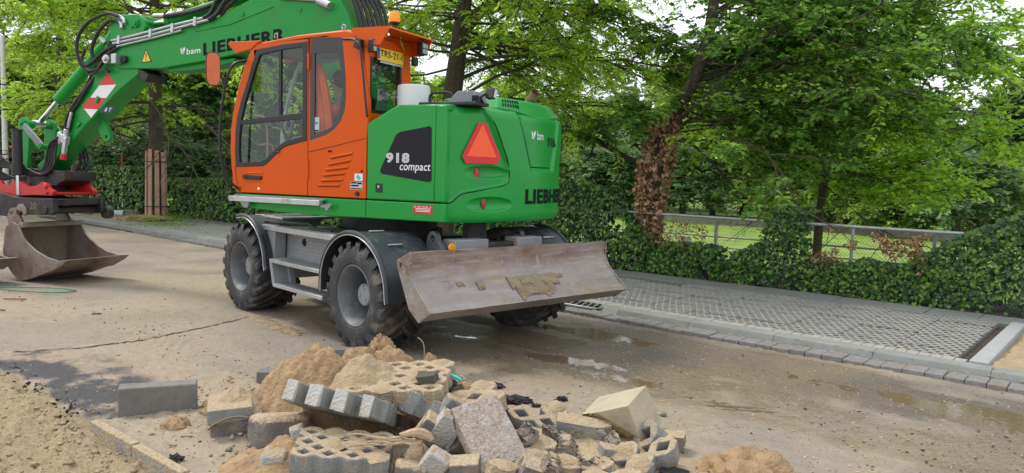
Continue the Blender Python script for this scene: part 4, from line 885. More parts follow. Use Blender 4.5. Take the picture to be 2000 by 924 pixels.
# door details
g = UG(); g.tube([(XC-.001,.141,1.44),(XC-.001,.141,2.0)], .0035, 5); g.tube([(XC-.001,.141,3.05),(XC-.001,.141,2.0)], .0035, 5); g.tube(spline([(XC-.001,1.185,1.72),(XC-.001,1.165,1.58),(XC-.001,1.135,1.47),(XC-.001,1.11,1.44)],3), .0035, 5)
g.tube([(XC-.001,.13,1.895),(XC-.001,-.20,1.955),(XC-.001,-.61,2.04)], .0035, 5); g.build('door_gap', mat('orange_shadow_gap', (.10,.012,.002), .7), cab_)
g = UG()
for a, b in ((1.61,1.82),(2.74,2.90)): g.cyl((XC-.008,.137,a),(XC-.008,.137,b),.012,8)
g.build('door_hinge', K['orange'], cab_)
g = UG(); g.prism([(1.06,1.635),(.775,1.625),(.795,1.585),(1.03,1.585),(1.06,1.60)], 'x', XC-.018, XC+.005); dh = g.build('door_handle', K['black'], cab_, bevel=.006)
g = UG(); g.cyl((XC-.024,1.0,1.612),(XC,1.0,1.612),.014,10); g.build('lock_barrel', K['darkm'], dh)
g = UG(); g.tube([(XC-.0,1.02,1.655),(XC-.0,.78,1.66)], .010, 6); g.tube([(XC,1.02,1.565),(XC,.80,1.562)], .007, 6); g.build('handle_recess', K['orange'], cab_)
g = UG(); g.tube([(XC-.004,.60,1.885),(XC-.02,.56,1.885),(XC-.01,.52,1.89)], .008, 6); g.build('door_latch', K['darkm'], cab_)
for (a, b) in (((-.16,1.84),(-.45,1.89)),((-.13,1.77),(-.43,1.82)),((-.10,1.715),(-.40,1.75)),((-.07,1.66),(-.36,1.688)),((-.04,1.605),(-.33,1.622)),((-.005,1.555),(-.29,1.562))):
    g = UG(); g.tube([(XC+.002,a[0],a[1]),(XC+.002,b[0],b[1])], .013, 10); o = g.build('louvre', K['orange'], cab_)
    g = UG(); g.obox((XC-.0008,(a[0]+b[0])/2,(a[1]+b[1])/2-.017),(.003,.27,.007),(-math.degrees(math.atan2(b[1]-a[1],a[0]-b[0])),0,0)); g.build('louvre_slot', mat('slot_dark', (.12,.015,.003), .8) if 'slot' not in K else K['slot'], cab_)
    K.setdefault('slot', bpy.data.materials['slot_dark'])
g = UG(); g.obox((XC-.002,-.155,1.905),(.006,.05,.016)); g.cyl((XC-.006,-.565,1.71),(XC,-.565,1.71),.012,8); g.build('cover_latch', K['blk'], cab_)
g = UG(); g.cyl((XC-.006,.83,1.49),(XC,.83,1.49),.016,10); g.build('reflector_cap', K['white'], cab_)
g = UG(); g.cyl((XC-.02,-.515,1.485),(XC,-.515,1.485),.022,12); g.build('plug', K['black'], cab_)
g = UG(); g.box(XC-.0025,XC-.0005,-.575,-.475,1.615,1.685); o = g.build('service_sticker', K['white'], cab_)
g = UG(); g.prism([(-.49,1.65),(-.52,1.68),(-.56,1.64),(-.53,1.62)], 'x', XC-.0035, XC-.0026); g.build('sticker_print', K['teal'], o)
g = UG(); g.box(XC-.0025,XC-.0005,-.575,-.425,1.525,1.603); o = g.build('data_plate', K['alu'], cab_)
g = UG(); 
for a, b, c, d in ((-.50,-.43,1.585,1.60),(-.565,-.51,1.58,1.598),(-.57,-.43,1.53,1.54),(-.53,-.43,1.556,1.572)): g.box(XC-.0035,XC-.0026,a,b,c,d)
g.build('plate_print', K['blk'], o)
g = UG(); g.box(XC+.0095,XC+.011,.00,.075,2.10,2.25); o = g.build('window_sticker', mat('pale_sticker', (.45,.55,.52), .5), EX)
lettering('sticker_print', '100', lambda u, v: (XC+.0085, .065-u, 2.175+v), .045, .03, K['blk'], o, .0, M=MU)
g = UG(); g.box(XC+.0080,XC+.0093,.005,.07,2.105,2.12); g.build('sticker_print', K['blk'], o)
# rail under the door
g = UG(); g.box(-1.335,-1.27,-.09,1.20,1.345,1.40); rl = g.build('step_rail', K['alu'], EX, bevel=.004)
g = UG(); g.prism([(-.09,1.35),(-.22,1.375),(-.235,1.36),(-.17,1.29),(-.15,1.33),(-.09,1.33)], 'x', -1.32, -1.30); g.prism([(1.05,1.35),(.90,1.35),(.93,1.28),(.98,1.28)], 'x', -1.32, -1.30); g.box(-1.30,-1.25,-.12,1.15,1.40,1.415)
g.build('rail_bracket', K['greyp'], rl)
# mirror arm, mirror, rear arm, wiring
g = UG(); g.tube(spline([(-1.25,1.02,2.87),(-1.38,1.08,2.80),(-1.43,1.13,2.60),(-1.45,1.19,2.20),(-1.44,1.20,1.85),(-1.39,1.17,1.60),(-1.27,1.12,1.48)],6), .014, 8)
g.tube([(-1.44,1.14,2.62),(-1.50,1.15,2.70)], .010, 6); g.tube([(-1.43,1.14,2.55),(-1.44,1.14,2.66)], .022, 8); g.build('mirror_arm', K['black'], EX)
def lens_shell(g, c, w, h, d, rz, n=24):
    Mx = Matrix.Translation(c) @ rotz(R(rz)); P = []
    for k in range(n):
        a = 2*math.pi*k/n; P.append((w/2*math.copysign(abs(math.cos(a))**.55, math.cos(a)), h/2*math.copysign(abs(math.sin(a))**.5, math.sin(a))))
    vs = [Mx @ Vector((p[0], 0, p[1])) for p in P]+[Mx @ Vector((p[0]*.86, d, p[1]*.92)) for p in P]
    g.add(vs, [tuple(range(n)), tuple(range(2*n-1, n-1, -1))]+[(i,(i+1) % n,(i+1) % n+n,i+n) for i in range(n)])
    return [Mx @ Vector((p[0]*.88, -.003, p[1]*.93)) for p in P]
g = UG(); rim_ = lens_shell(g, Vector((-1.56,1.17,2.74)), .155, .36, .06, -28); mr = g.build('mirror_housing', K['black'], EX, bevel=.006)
g = UG(); g.add(rim_, [tuple(range(len(rim_)))]); g.build('mirror_face', mat('mirror_cab_reflection', (.62,.11,.02), .15, 0, .1, 6), mr, smooth=False)  # reflection of the orange cab put into the mirror's own colour
g = UG(); g.tube(spline([(-1.25,-.30,3.02),(-1.28,-.44,3.01),(-1.33,-.56,2.96),(-1.33,-.60,2.85),(-1.30,-.66,2.24)],6), .012, 8); g.obox((-1.30,-.545,2.955),(.06,.07,.10),(20,0,0)); g.build('rear_arm', K['black'], EX, bevel=.004)
# roof rings, beacon, aerial
for yy, zz in ((.62,3.11),(-.29,3.145)):
    g = UG(); g.tube([(XC+.03+.0, yy+.022*math.cos(R(a)), zz+.025*math.sin(R(a))) for a in range(-60,241,30)], .006, 6); g.build('lifting_eye', K['alu'], EX)
g = UG(); g.lathe([(0,0),(.045,0),(.03,.04),(.028,.10),(.055,.115),(.058,.13)], (-.82,-.62,3.115), 'z', 20); bc = g.build('beacon', K['black'], EX)
g = UG(); g.lathe([(.057,.13),(.060,.15),(.056,.215),(.045,.235),(0,.24)], (-.82,-.62,3.115), 'z', 24); g.build('beacon_lens', K['amber'], bc)
g = UG(); g.tube([(-.62,-.45,3.12),(-.60,-.52,3.75)], .004, 5); g.tube([(-.80,-.61,3.34),(-.80,-.61,3.40)], .003, 5); g.build('aerial', K['black'], EX)
# ---- cab interior
g = UG(); g.box(-1.08,-.66,-.15,.38,1.62,1.84); g.prism([(.0,1.80),(-.16,1.82),(-.30,2.48),(-.24,2.52),(-.15,2.5)], 'x', -1.08, -.66); g.box(-1.0,-.74,-.28,-.22,2.50,2.72); g.prism([(.42,1.85),(.42,1.95),(-.05,2.02),(-.05,1.9)], 'x', -1.15, -1.08); g.prism([(.42,1.85),(.42,1.95),(-.05,2.02),(-.05,1.9)], 'x', -.66, -.59); g.box(-1.02,-.72,-.1,.3,1.46,1.62)
g.build('driver_seat', K['seat'], EX, bevel=.03, seg=3)
g = UG(); g.tube([(-.86,.95,1.5),(-.86,.80,2.0),(-.86,.72,2.10)], .035, 8); g.tube([(-.86+.17*math.cos(R(a)), .70+.06*math.sin(R(a)), 2.13+.15*math.sin(R(a))) for a in range(0,361,24)], .013, 6); g.build('steering_wheel', K['black'], EX)
g = UG(); g.obox((-.60,.98,2.18),(.05,.03,.18),(10,0,20)); g.box(-.62,-.55,-.4,.7,1.47,1.88); g.box(-1.18,-.60,-.56,-.30,1.47,2.20); g.build('console', K['cabin'], EX, bevel=.01)
g = UG(); g.tube(spline([(-1.16,.98,2.28),(-1.16,.85,2.26),(-1.16,.80,2.1),(-1.16,.80,1.75)],5), .012, 6); g.tube(spline([(-1.0,1.10,1.97),(-.95,.93,1.96),(-.95,.90,1.7)],4), .010, 6); g.build('grab_handle', mat('tan_handle', (.35,.20,.12), .5), EX)
g = UG(); g.tube([(-.9,1.14,2.25),(-.62,.96,2.86)], .008, 5); g.tube([(-.84,1.15,2.2),(-.60,.98,2.80)], .010, 5); g.build('wiper', K['black'], EX)
g = UG(); g.obox((-.60,-.50,2.58),(.02,.02,.4),(0,0,0)); g.obox((-.75,-.50,2.74),(.30,.03,.07),(0,25,0)); g.obox((-.83,-.50,2.45),(.10,.03,.30)); g.build('seat_bracket', K['cabl'], EX)
# ---- hanging jacket (a thing of its own)
jk = bpy.data.objects.new('jacket', None); COL.objects.link(jk)
g = G(); n_ = 18; vs = []; fs = []
rows = [(2.84,.165,.03),(2.72,.15,.07),(2.55,.13,.11),(2.38,.115,.13),(2.2,.10,.135),(2.05,.09,.14),(1.93,.08,.15),(1.86,.08,.14)]
for i, (z, yc, hw) in enumerate(rows):
    for k in range(n_+1):
        t = k/n_; yy = yc-.045+(t-.5)*2*hw; vs.append((-1.175+.018*math.sin(t*19+i*.3)+.01*math.sin(i*1.7+t*7)+.02*abs(t-.5), yy, z+.02*math.sin(t*5)))
    for k in range(n_+1):
        t = 1-k/n_; yy = yc-.045+(t-.5)*2*hw; vs.append((-1.13+.02*math.sin(t*13+i*.5), yy, z+.02*math.sin(t*5)))
w2 = 2*(n_+1)
for i in range(len(rows)-1):
    for k in range(w2): kk = (k+1) % w2; fs.append((i*w2+k, i*w2+kk, (i+1)*w2+kk, (i+1)*w2+k))
fs += [tuple(range(w2))[::-1], tuple((len(rows)-1)*w2+k for k in range(w2))]
bpy.data.objects.remove(jk)
g.M = Matrix.Translation((-1.449,8.975,0)) @ rotz(.7479) @ MU; g.add(vs, fs)
jk = g.build('jacket', K['dorange'], None, ang=180); sb_ = jk.modifiers.new('sub', 'SUBSURF'); sb_.levels = 1; sb_.render_levels = 1
tag(jk, 'bright orange work jacket hanging inside the cab side window', 'jacket')
# ---- person in the cab
MX = Matrix.Translation((-1.449,8.975,0)) @ rotz(.7479) @ MU
def skin_body(name, verts, edges, radii, material, parent, sub=2, M=I4, root=0):
    me = bpy.data.meshes.new(name); me.from_pydata([tuple(M @ Vector(v)) for v in verts], edges, []); me.materials.append(material)
    o = bpy.data.objects.new(name, me); COL.objects.link(o)
    if parent: o.parent = parent
    sk = o.modifiers.new('skin', 'SKIN'); sk.use_smooth_shade = True
    for i, r_ in enumerate(radii):
        sv = me.skin_vertices[0].data[i]; sv.radius = (r_, r_) if not isinstance(r_, tuple) else r_; sv.use_root = (i == root)
    su = o.modifiers.new('sub', 'SUBSURF'); su.levels = sub; su.render_levels = sub
    return o
PB = Vector((-.87,.04,1.88))     # seat reference
pe = empty('person', MX @ Vector((-.87,.04,1.88)), 0, 'driver with dark hair and orange high visibility vest seated in the cab', 'person')
def PV(l): return [tuple(Vector(v)+PB-PB) for v in l]
Mp = Matrix.Translation(-(MX @ PB)) @ MX @ Matrix.Translation(PB)
V_ = [(0,0,.05),(0,.0,.22),(0,-.03,.40),(0,-.05,.52),(0,-.03,.60),(0,.0,.67),
      (-.18,-.04,.47),(-.24,.06,.24),(-.22,.28,.16),(-.22,.36,.16),
      (.18,-.04,.47),(.24,.06,.24),(.22,.28,.16),(.22,.36,.16),
      (-.10,.02,.03),(-.13,.42,.06),(-.14,.50,-.32),(.10,.02,.03),(.13,.42,.06),(.14,.50,-.32),(-.14,.60,-.38),(.14,.60,-.38)]
E_ = [(0,1),(1,2),(2,3),(3,4),(4,5),(3,6),(6,7),(7,8),(8,9),(3,10),(10,11),(11,12),(12,13),(0,14),(14,15),(15,16),(0,17),(17,18),(18,19),(16,20),(19,21)]
Rr_ = [.13,.14,.15,.10,.055,.05,.07,.048,.035,.025,.07,.048,.035,.025,.09,.07,.045,.09,.07,.045,.04,.04]
# head vertices continue the same skeleton so the body is one surface
h0 = len(V_); V_ += [(0,.01,.74),(0,.02,.82)]; E_ += [(5,h0),(h0,h0+1)]; Rr_ += [.085,.075]
for s_, w_ in ((-1,9),(1,13)):
    bx = s_*.22
    for k, (dx, dz, L_) in enumerate(((-.028,.012,.055),(-.010,.016,.065),(.009,.014,.06),(.026,.008,.045))):
        a = len(V_); V_ += [(bx+dx,.40,.155+dz),(bx+dx,.40+L_*.6,.15+dz),(bx+dx,.40+L_,.125+dz)]; E_ += [(w_,a),(a,a+1),(a+1,a+2)]; Rr_ += [.010,.009,.008]
    a = len(V_); V_ += [(bx-s_*.035,.36,.15),(bx-s_*.05,.395,.145)]; E_ += [(w_,a),(a,a+1)]; Rr_ += [.012,.010]
body = skin_body('body', V_, E_, Rr_, K['skin'], pe, 2, Mp)
# face bits, hair, clothes
g = G(Mp)
g.lathe([(.0,-.10),(.05,-.095),(.09,-.05),(.100,.0),(.088,.055),(.05,.09),(0,.10)], (0,-.012,.80), 'z', 16); g.build('hair', K['hair'], pe, ang=180)
g = G(Mp); g.lathe([(.0,.0),(.013,-.01),(.016,-.03),(0,-.035)], (0,.108,.785), 'z', 8)
for s_ in (-1,1): g.lathe([(0,-.02),(.018,-.01),(.02,.01),(0,.02)], (s_*.093,.012,.775), 'x', 8)
g.build('nose_and_ears', K['skin'], pe)
g = G(Mp)
for s_ in (-1,1): g.lathe([(0,-.009),(.009,0),(0,.009)], (s_*.032,.092,.80), 'z', 8)
g.build('eyes', K['hair'], pe)
g = G(Mp); g.tube([(-.025,.094,.735),(0,.100,.733),(.025,.094,.735)], .005, 5); g.build('mouth', mat('lips', (.35,.12,.10), .5), pe)
Vv = [(0,0,.04),(0,0,.22),(0,-.03,.40),(0,-.045,.50),(-.15,-.04,.475),(.15,-.04,.475),(-.21,.02,.34),(.21,.02,.34)]
vest = skin_body('vest', Vv, [(0,1),(1,2),(2,3),(3,4),(3,5),(4,6),(5,7)], [.155,.165,.175,.115,.095,.095,.075,.075], K['dorange'], pe, 2, Mp)
g = G(Mp); 
for zz, rr_ in ((.17,.178),(.28,.188)): g.lathe([(rr_,-.025),(rr_+.004,0),(rr_,.025)], (0,-.012,zz), 'z', 24)
g.build('reflective_band', K['silver'], pe)
tr_ = skin_body('trousers', [(0,0,.05),(-.10,.02,.03),(-.13,.42,.06),(-.14,.50,-.28),(.10,.02,.03),(.13,.42,.06),(.14,.50,-.28)], [(0,1),(1,2),(2,3),(0,4),(4,5),(5,6)], [.15,.105,.085,.065,.105,.085,.065], mat('dark_trousers', (.03,.035,.06), .8), pe, 2, Mp)
# ================= boom, stick, attachment (arm plane is turned a little further)
def AG(): return G(MA)
bm_t = [(.0,1.75),(.30,1.75),(.75,2.75),(1.3,3.18),(2.01,3.155),(2.73,3.065),(3.21,3.02),(3.54,2.99),(4.30,3.01),(4.47,3.08),(4.47,3.30),(4.39,3.37),(4.10,3.395),(3.6,3.46),(3.11,3.515),(2.54,3.60),(2.33,3.67),(1.94,3.80),(1.45,3.93),(1.0,3.92),(.66,3.78),(.50,3.52),(.44,3.33),(.15,2.6)]
g = AG(); g.prism(bm_t, 'x', -.19, .19); bo = g.build('boom', K['greenarm'], EX, bevel=.02, seg=3)
g = AG(); g.prism([(3.45,2.955),(2.9,2.975),(2.3,3.05),(2.3,3.1),(3.5,3.03)], 'x', -.12, .12); g.build('boom_rib', K['greenarm'], bo, bevel=.01)
g = AG(); g.tube([(-.192,2.9,3.44),(-.194,2.3,3.50),(-.194,1.6,3.68)], .006, 5); g.build('weld_seam', K['greenarm'], bo)
def on_arm(y0, z0, sl, x=-.1925): return lambda u, v: (x, y0-u*math.cos(sl)+v*0, z0+v+u*math.sin(sl))
lettering('maker_name', 'LIEBHERR', on_arm(2.755,3.13,.10), 1.34, .155, K['blk'], bo, .038, 0, MA)
lettering('company_name', 'bam', on_arm(3.045,3.155,.06), .24, .075, K['white'], bo, .01, 0, MA)
bird(on_arm(3.165,3.15,.06), bo, .10, None, MA)
def plate(pl, x, dx, m1, name, par, M=MA):
    g = G(M); g.prism(pl, 'x', x-dx, x); return g.build(name, m1, par, smooth=False)
wt_ = plate([(3.79,3.26),(3.68,3.085),(3.885,3.075)], -.1903, .0015, K['blk'], 'hazard_sticker', bo); plate([(3.787,3.24),(3.70,3.094),(3.865,3.085)], -.1920, .0008, K['yel'], 'sticker_field', wt_)
g = AG(); g.prism([(3.795,3.20),(3.775,3.20),(3.78,3.14),(3.79,3.14)], 'x', -.1935, -.1929); g.box(-.1935,-.1929,3.778,3.792,3.11,3.125); g.build('exclamation_mark', K['blk'], wt_)
stk = [(4.47,3.62),(4.40,3.70),(4.28,3.73),(4.0,3.73),(3.88,3.71),(3.79,3.63),(3.78,3.55),(3.84,3.46),(3.92,3.2),(3.97,2.93),(4.30,2.75),(5.03,2.25),(5.75,1.69),(5.93,1.55),(6.06,1.56),(6.10,1.66),(5.97,1.74),(5.61,1.99),(5.37,2.39),(4.83,2.97),(4.66,3.22),(4.58,3.45)]
g = AG(); g.prism(stk, 'x', -.165, .165); sk_ = g.build('stick', K['greenarm'], EX, bevel=.018, seg=3)
g = AG(); g.prism(stk[:7]+[(3.84,3.46),(4.03,3.42),(4.45,3.38)], 'x', -.20, .20); g.build('stick_head', K['greenarm'], sk_, bevel=.012)
for xx in (-.20, .20):
    g = AG(); s_ = -1 if xx < 0 else 1
    g.cyl((xx+s_*.03,3.95,3.60),(xx,3.95,3.60),.055,20); g.cyl((xx+s_*.045,3.95,3.60),(xx,3.95,3.60),.03,12); g.cyl((xx+s_*.02,4.03,3.555),(xx,4.03,3.555),.018,8); g.build('pin', K['greenarm'], sk_)
g = AG(); g.cyl((-.30,4.44,3.13),(-.19,4.44,3.13),.062,18); g.cyl((-.33,4.44,3.13),(-.19,4.44,3.13),.03,12); g.obox((-.26,4.27,3.13),(.10,.09,.13),(0,0,0)); g.build('pivot_sensor', K['alu'], bo, bevel=.006)
g = AG(); g.obox((-.22,4.50,2.99),(.05,.07,.03),(35,0,0)); g.cyl((-.24,4.17,3.13),(-.2,4.17,3.13),.05,12); g.build('pivot_bolt', K['darkm'], bo)
g = AG(); g.obox((0,3.93,2.93),(.30,.22,.12),(28,0,0)); g.build('boom_stop', K['darkm'], bo, bevel=.01)
# hazard stripes on the stick
u_ = Vector((.53,-.62)).normalized() if False else None
plate([(4.56,2.965),(4.395,2.805),(4.76,2.80)][:0] or [(4.57,2.97),(4.40,2.80),(4.74,2.795)], -.1653, .0015, K['redf'], 'red_stripe', sk_)
plate([(4.74,2.795),(4.40,2.80),(4.60,2.62),(4.925,2.63)], -.1653, .0015, K['white'], 'white_stripe', sk_)
plate([(4.925,2.63),(4.60,2.62),(4.78,2.462),(5.06,2.475),(5.09,2.53)], -.1653, .0015, K['redf'], 'red_stripe', sk_)
plate([(5.06,2.475),(4.78,2.462),(4.915,2.345)], -.1653, .0015, K['white'], 'white_stripe', sk_)
g = AG(); g.obox((-.175,4.77,2.60),(.03,.05,.09),(35,0,0)); g.obox((-.175,5.36,2.10),(.03,.09,.04),(-35,0,0)); g.obox((-.175,5.17,2.25),(.03,.09,.04),(-35,0,0)); g.build('hose_clip', K['greenarm'], sk_, bevel=.004)
pl_ = plate([(4.67,2.50),(4.43,2.50),(4.50,2.42),(4.74,2.42)], -.1653, .0015, mat('dark_blue_sticker', (.01,.02,.08), .4), 'load_sticker', sk_)
lettering('sticker_print', '8 T', lambda u, v: (-.1685,4.645-u-v*.6,2.432+v), .13, .05, K['white'], pl_, .01, 0, MA)
g = AG(); g.prism([(4.97,2.20),(4.84,2.04),(4.78,2.02),(4.72,2.06),(4.72,2.12),(4.84,2.34)], 'x', -.03, .03, holes=[[(4.79+.028*math.cos(R(a)),2.09+.028*math.sin(R(a))) for a in range(0,360,45)]]); g.build('lifting_eye', K['greenarm'], sk_, bevel=.008)
# cylinders
g = AG(); g.tube([(0,4.60,3.55),(0,4.75,3.42),(0,4.80,3.38),(0,5.75,2.68),(0,5.81,2.635),(0,5.83,2.62)], [.075,.075,.085,.085,.09,.08], 20); cy_ = g.build('bucket_cylinder', K['greenarm'], EX)
g = AG(); g.cyl((0,5.83,2.62),(0,6.27,2.29),.038,16); g.cyl((-.08,6.29,2.27),(.08,6.29,2.27),.06,14); g.build('piston_rod', K['chrome'], cy_)
g = AG(); g.tube([(0,3.50,3.66),(0,2.2,3.88),(0,1.6,3.98)], .075, 18); g.tube([(0,3.58,3.645),(0,3.50,3.66)],.085,18); cy_ = g.build('stick_cylinder', K['greenarm'], EX)
g = AG(); g.cyl((0,3.58,3.645),(0,3.95,3.60),.045,16); g.cyl((-.1,3.95,3.60),(.1,3.95,3.60),.085,16); g.build('piston_rod', K['chrome'], cy_)
# pipes and hoses
g = AG()
g.tube([(-.215,4.42,3.385),(-.215,3.95,3.44),(-.215,3.3,3.53),(-.215,2.72,3.60)], .020, 8); g.tube([(-.225,4.38,3.345),(-.225,3.8,3.405),(-.225,3.2,3.49),(-.225,2.62,3.57)], .018, 8); g.tube([(-.225,4.30,3.305),(-.225,3.6,3.39),(-.225,3.1,3.46)], .014, 8)
for yy, zz in ((4.25,3.39),(3.65,3.45),(3.25,3.50),(2.85,3.56)): g.obox((-.222,yy,zz),(.05,.045,.11),(6,0,0))
g.build('hydraulic_pipe', K['alu'], EX)
g = AG(); H_ = [
 ([(-.21,4.17,3.66),(-.22,4.30,3.72),(-.24,4.50,3.75),(-.27,4.82,3.64),(-.28,5.02,3.42),(-.27,5.02,3.16),(-.25,4.88,3.00),(-.24,4.66,3.02),(-.23,4.47,3.22),(-.225,4.38,3.345)],.024),
 ([(-.21,4.22,3.60),(-.23,4.40,3.66),(-.25,4.62,3.52),(-.26,4.75,3.30),(-.25,4.73,3.14),(-.24,4.60,3.14),(-.225,4.48,3.28),(-.22,4.42,3.385)],.024),
 ([(-.21,4.33,3.33),(-.26,4.52,3.24),(-.27,4.70,3.12),(-.27,4.86,3.06),(-.27,4.95,3.14),(-.25,4.90,3.30)],.022),
 ([(-.20,4.28,3.31),(-.25,4.45,3.2),(-.26,4.62,3.02),(-.25,4.78,2.93),(-.23,4.92,2.98)],.018),
 ([(-.05,4.75,3.1),(-.19,4.92,2.80),(-.19,5.12,2.58),(-.19,5.28,2.42),(-.19,5.33,2.22),(-.19,5.38,2.15)],.026),
 ([(-.05,4.95,3.1),(-.17,5.02,2.78),(-.21,5.25,2.50),(-.2,5.40,2.30),(-.19,5.42,2.15)],.018),
 ([(-.215,2.72,3.60),(-.21,2.60,3.66),(-.20,2.50,3.82),(-.15,2.30,3.93),(-.1,1.9,4.02)],.028),
 ([(-.225,2.62,3.57),(-.215,2.48,3.65),(-.20,2.36,3.80),(-.15,2.15,3.93),(-.1,1.8,4.0)],.028),
 ([(-.19,2.45,3.62),(-.19,2.3,3.75),(-.15,2.0,3.92),(-.1,1.5,4.05)],.022),
 ([(-.12,3.55,3.69),(-.13,3.2,3.70),(-.15,2.8,3.74),(-.12,2.4,3.86),(-.1,2.0,3.98)],.026),
 ([(-.08,3.55,3.71),(-.10,3.2,3.73),(-.12,2.75,3.78),(-.10,2.3,3.9),(-.1,1.9,4.02)],.018),
]
for k in range(7): H_.append(([(-.12+.04*k,.80,4.1),(-.14+.04*k,.58,3.95),(-.15+.04*k,.46-.035*k,3.70),(-.13+.04*k,.36-.035*k,3.40),(-.1+.03*k,.25-.03*k,2.9)],.023))
for p, r_ in H_: g = AG(); g.tube(spline(p, 6), r_, 8); g.build('hydraulic_hose', K['hose'], EX)
for p in ((-.21,4.17,3.66),(-.21,4.22,3.60)): g = AG(); g.tube([(p[0]-.02,p[1]-.03,p[2]-.06), p, (p[0],p[1]+.10,p[2]+.05)], .027, 8); g.build('hose_fitting', K['steel'], EX)
for a_, b_, r_ in (((-.12,3.72,3.70),(-.12,3.52,3.69),.03),((-.23,4.62,3.43),(-.22,4.54,3.36),.03),((-.195,.92,3.70),(-.23,.72,3.62),.05),((-.21,1.5,3.77),(-.21,.9,3.70),.018)): g = AG(); g.tube([a_, b_], r_, 10); g.build('hose_fitting', K['steel'], EX)
g = AG()
for (a, b) in ((1.20,3.62),(2.1,3.62)): g.cyl((-.20,a,b),(-.19,a,b),.03,12)
g.build('boom_boss', K['greenarm'], bo)
# hose cluster at stick tip
for k in range(4):
    g = AG(); g.tube(spline([(-.20-.02*k,5.40+.03*k,2.15-.03*k),(-.25-.02*k,5.55+.02*k,1.95),(-.30,5.55+.06*k,1.65),(-.34,5.75+.03*k,1.52),(-.40,6.0,1.60-.03*k)],6), .020, 8); g.build('hydraulic_hose', K['hose'], EX)
for k in range(3):
    g = AG(); g.tube(spline([(.12,5.70-.05*k,2.02),(.14,5.58-.07*k,1.88),(.10,5.54-.10*k,1.66),(.05,5.66-.09*k,1.52-.01*k),(.0,5.95,1.48)],6), .020, 8); g.build('hydraulic_hose', K['hose'], EX)
for k in range(5): g = AG(); g.tube(spline([(-.42,6.25-.03*k,1.60),(-.48,6.40+.03*k,1.72-.03*k),(-.46,6.55,1.58-.04*k),(-.35,6.35,1.46),(-.3,6.0,1.50)],5), .018, 8); g.build('hydraulic_hose', K['hose'], EX)
g = AG(); g.tube(spline([(-.45,6.5,1.6),(-.5,6.62,1.72),(-.5,6.5,1.80),(-.48,6.38,1.72)],5), .022, 8)
g.build('hydraulic_hose', K['hose'], EX)
g = AG(); g.cyl((-.22,5.43,1.82),(-.22,5.36,2.18),.038,12); g.obox((-.23,5.42,2.05),(.07,.20,.12),(20,0,0)); g.obox((-.25,5.36,1.95),(.05,.06,.22),(10,0,0)); g.cyl((-.23,5.5,1.97),(-.23,5.47,2.15),.028,10); g.tube([(-.22,5.25,2.42),(-.22,5.33,2.2)],.022,8); vb = g.build('valve_block', K['alu'], EX, bevel=.005)
g = AG(); g.cyl((-.22,5.445,1.75),(-.22,5.43,1.82),.045,12); g.build('red_cap', K['redf'], vb)
# linkage
for sx in (-1, 1):
    g = AG(); g.prism([(6.42,2.30),(6.36,2.35),(6.26,2.35),(6.20,2.29),(6.18,2.1),(6.24,1.62),(6.42,1.60),(6.45,1.9)], 'x', sx*.20-.025, sx*.20+.025); g.build('link_plate', K['greenarm'], EX, bevel=.01)
    g = AG(); g.prism([(6.30,2.22),(6.24,2.27),(5.84,1.97),(5.90,1.88)], 'x', sx*.245-.02, sx*.245+.02); g.build('link_bar', K['greyp'] if sx < 0 else K['greenarm'], EX, bevel=.008)
g = AG(); g.cyl((-.25,6.30,2.26),(.25,6.30,2.26),.055,14); g.cyl((-.29,6.30,2.26),(-.2,6.30,2.26),.03,10); g.prism([(6.36,1.98),(6.24,1.98),(6.24,1.88),(6.36,1.88)], 'x', -.2, .2); g.cyl((-.28,5.88,1.93),(-.15,5.88,1.93),.035,12); g.build('link_pin', K['greenarm'], EX)
# tiltrotator
g = AG(); g.prism([(5.35,1.58),(6.45,1.60),(6.35,1.42),(6.1,1.36),(5.55,1.36),(5.35,1.45)], 'x', -.28, .24); g.lathe([(.0,-.1),(.27,-.1),(.27,.12),(0,.12)], (-.10,5.95,1.40), 'z', 28)
tt = g.build('tiltrotator', K['darkm'], EX, bevel=.01)
g = AG(); g.cyl((-.50,6.03,1.58),(-.50,6.03,2.14),.066,18); g.cyl((-.50,6.03,2.14),(-.50,6.03,2.16),.075,18); g.cyl((-.50,6.03,1.50),(-.50,6.03,1.66),.085,18); g.box(-.52,-.30,5.97,6.09,1.50,1.60); tc_ = g.build('tilt_cylinder', K['black'], tt)
g = AG(); g.cyl((-.50,6.03,1.22),(-.50,6.03,1.5),.030,12); g.build('piston_rod', K['chrome'], tc_)
g = AG(); g.cyl((-.535,6.09,1.90),(-.56,6.11,1.90),.02,8); g.build('red_cap', K['redf'], tc_)
redp = [(6.75,1.36),(6.75,1.24),(6.45,1.20),(6.20,1.19),(5.75,1.225),(5.30,1.235),(5.27,1.30),(5.36,1.33),(5.42,1.40),(5.52,1.42),(5.62,1.37),(5.80,1.345),(6.00,1.42),(6.16,1.42),(6.25,1.34),(6.4,1.36),(6.45,1.42),(6.6,1.42)]
g = AG(); g.prism(redp, 'x', -.50, -.44); g.prism(redp, 'x', .14, .20); g.prism([(6.7,1.28),(5.35,1.28),(5.35,1.24),(6.7,1.24)], 'x', -.44, .14); g.cyl((-.53,5.42,1.36),(-.44,5.42,1.36),.03,12); g.cyl((-.53,5.40,1.27),(-.5,5.40,1.27),.02,8); g.build('rotator_housing', K['red'], tt, bevel=.01)
g = AG(); g.cyl((-.42,6.62,1.40),(-.42,6.95,1.40),.075,16); g.cyl((-.42,6.58,1.40),(-.42,6.62,1.40),.05,16); g.build('rotator_motor', K['darkm'], tt)
qh = [(5.18,1.20),(5.15,1.0),(5.25,.965),(5.95,.945),(6.12,.90),(6.75,.93),(6.8,1.26),(6.3,1.24),(5.95,1.19),(5.6,1.19)]
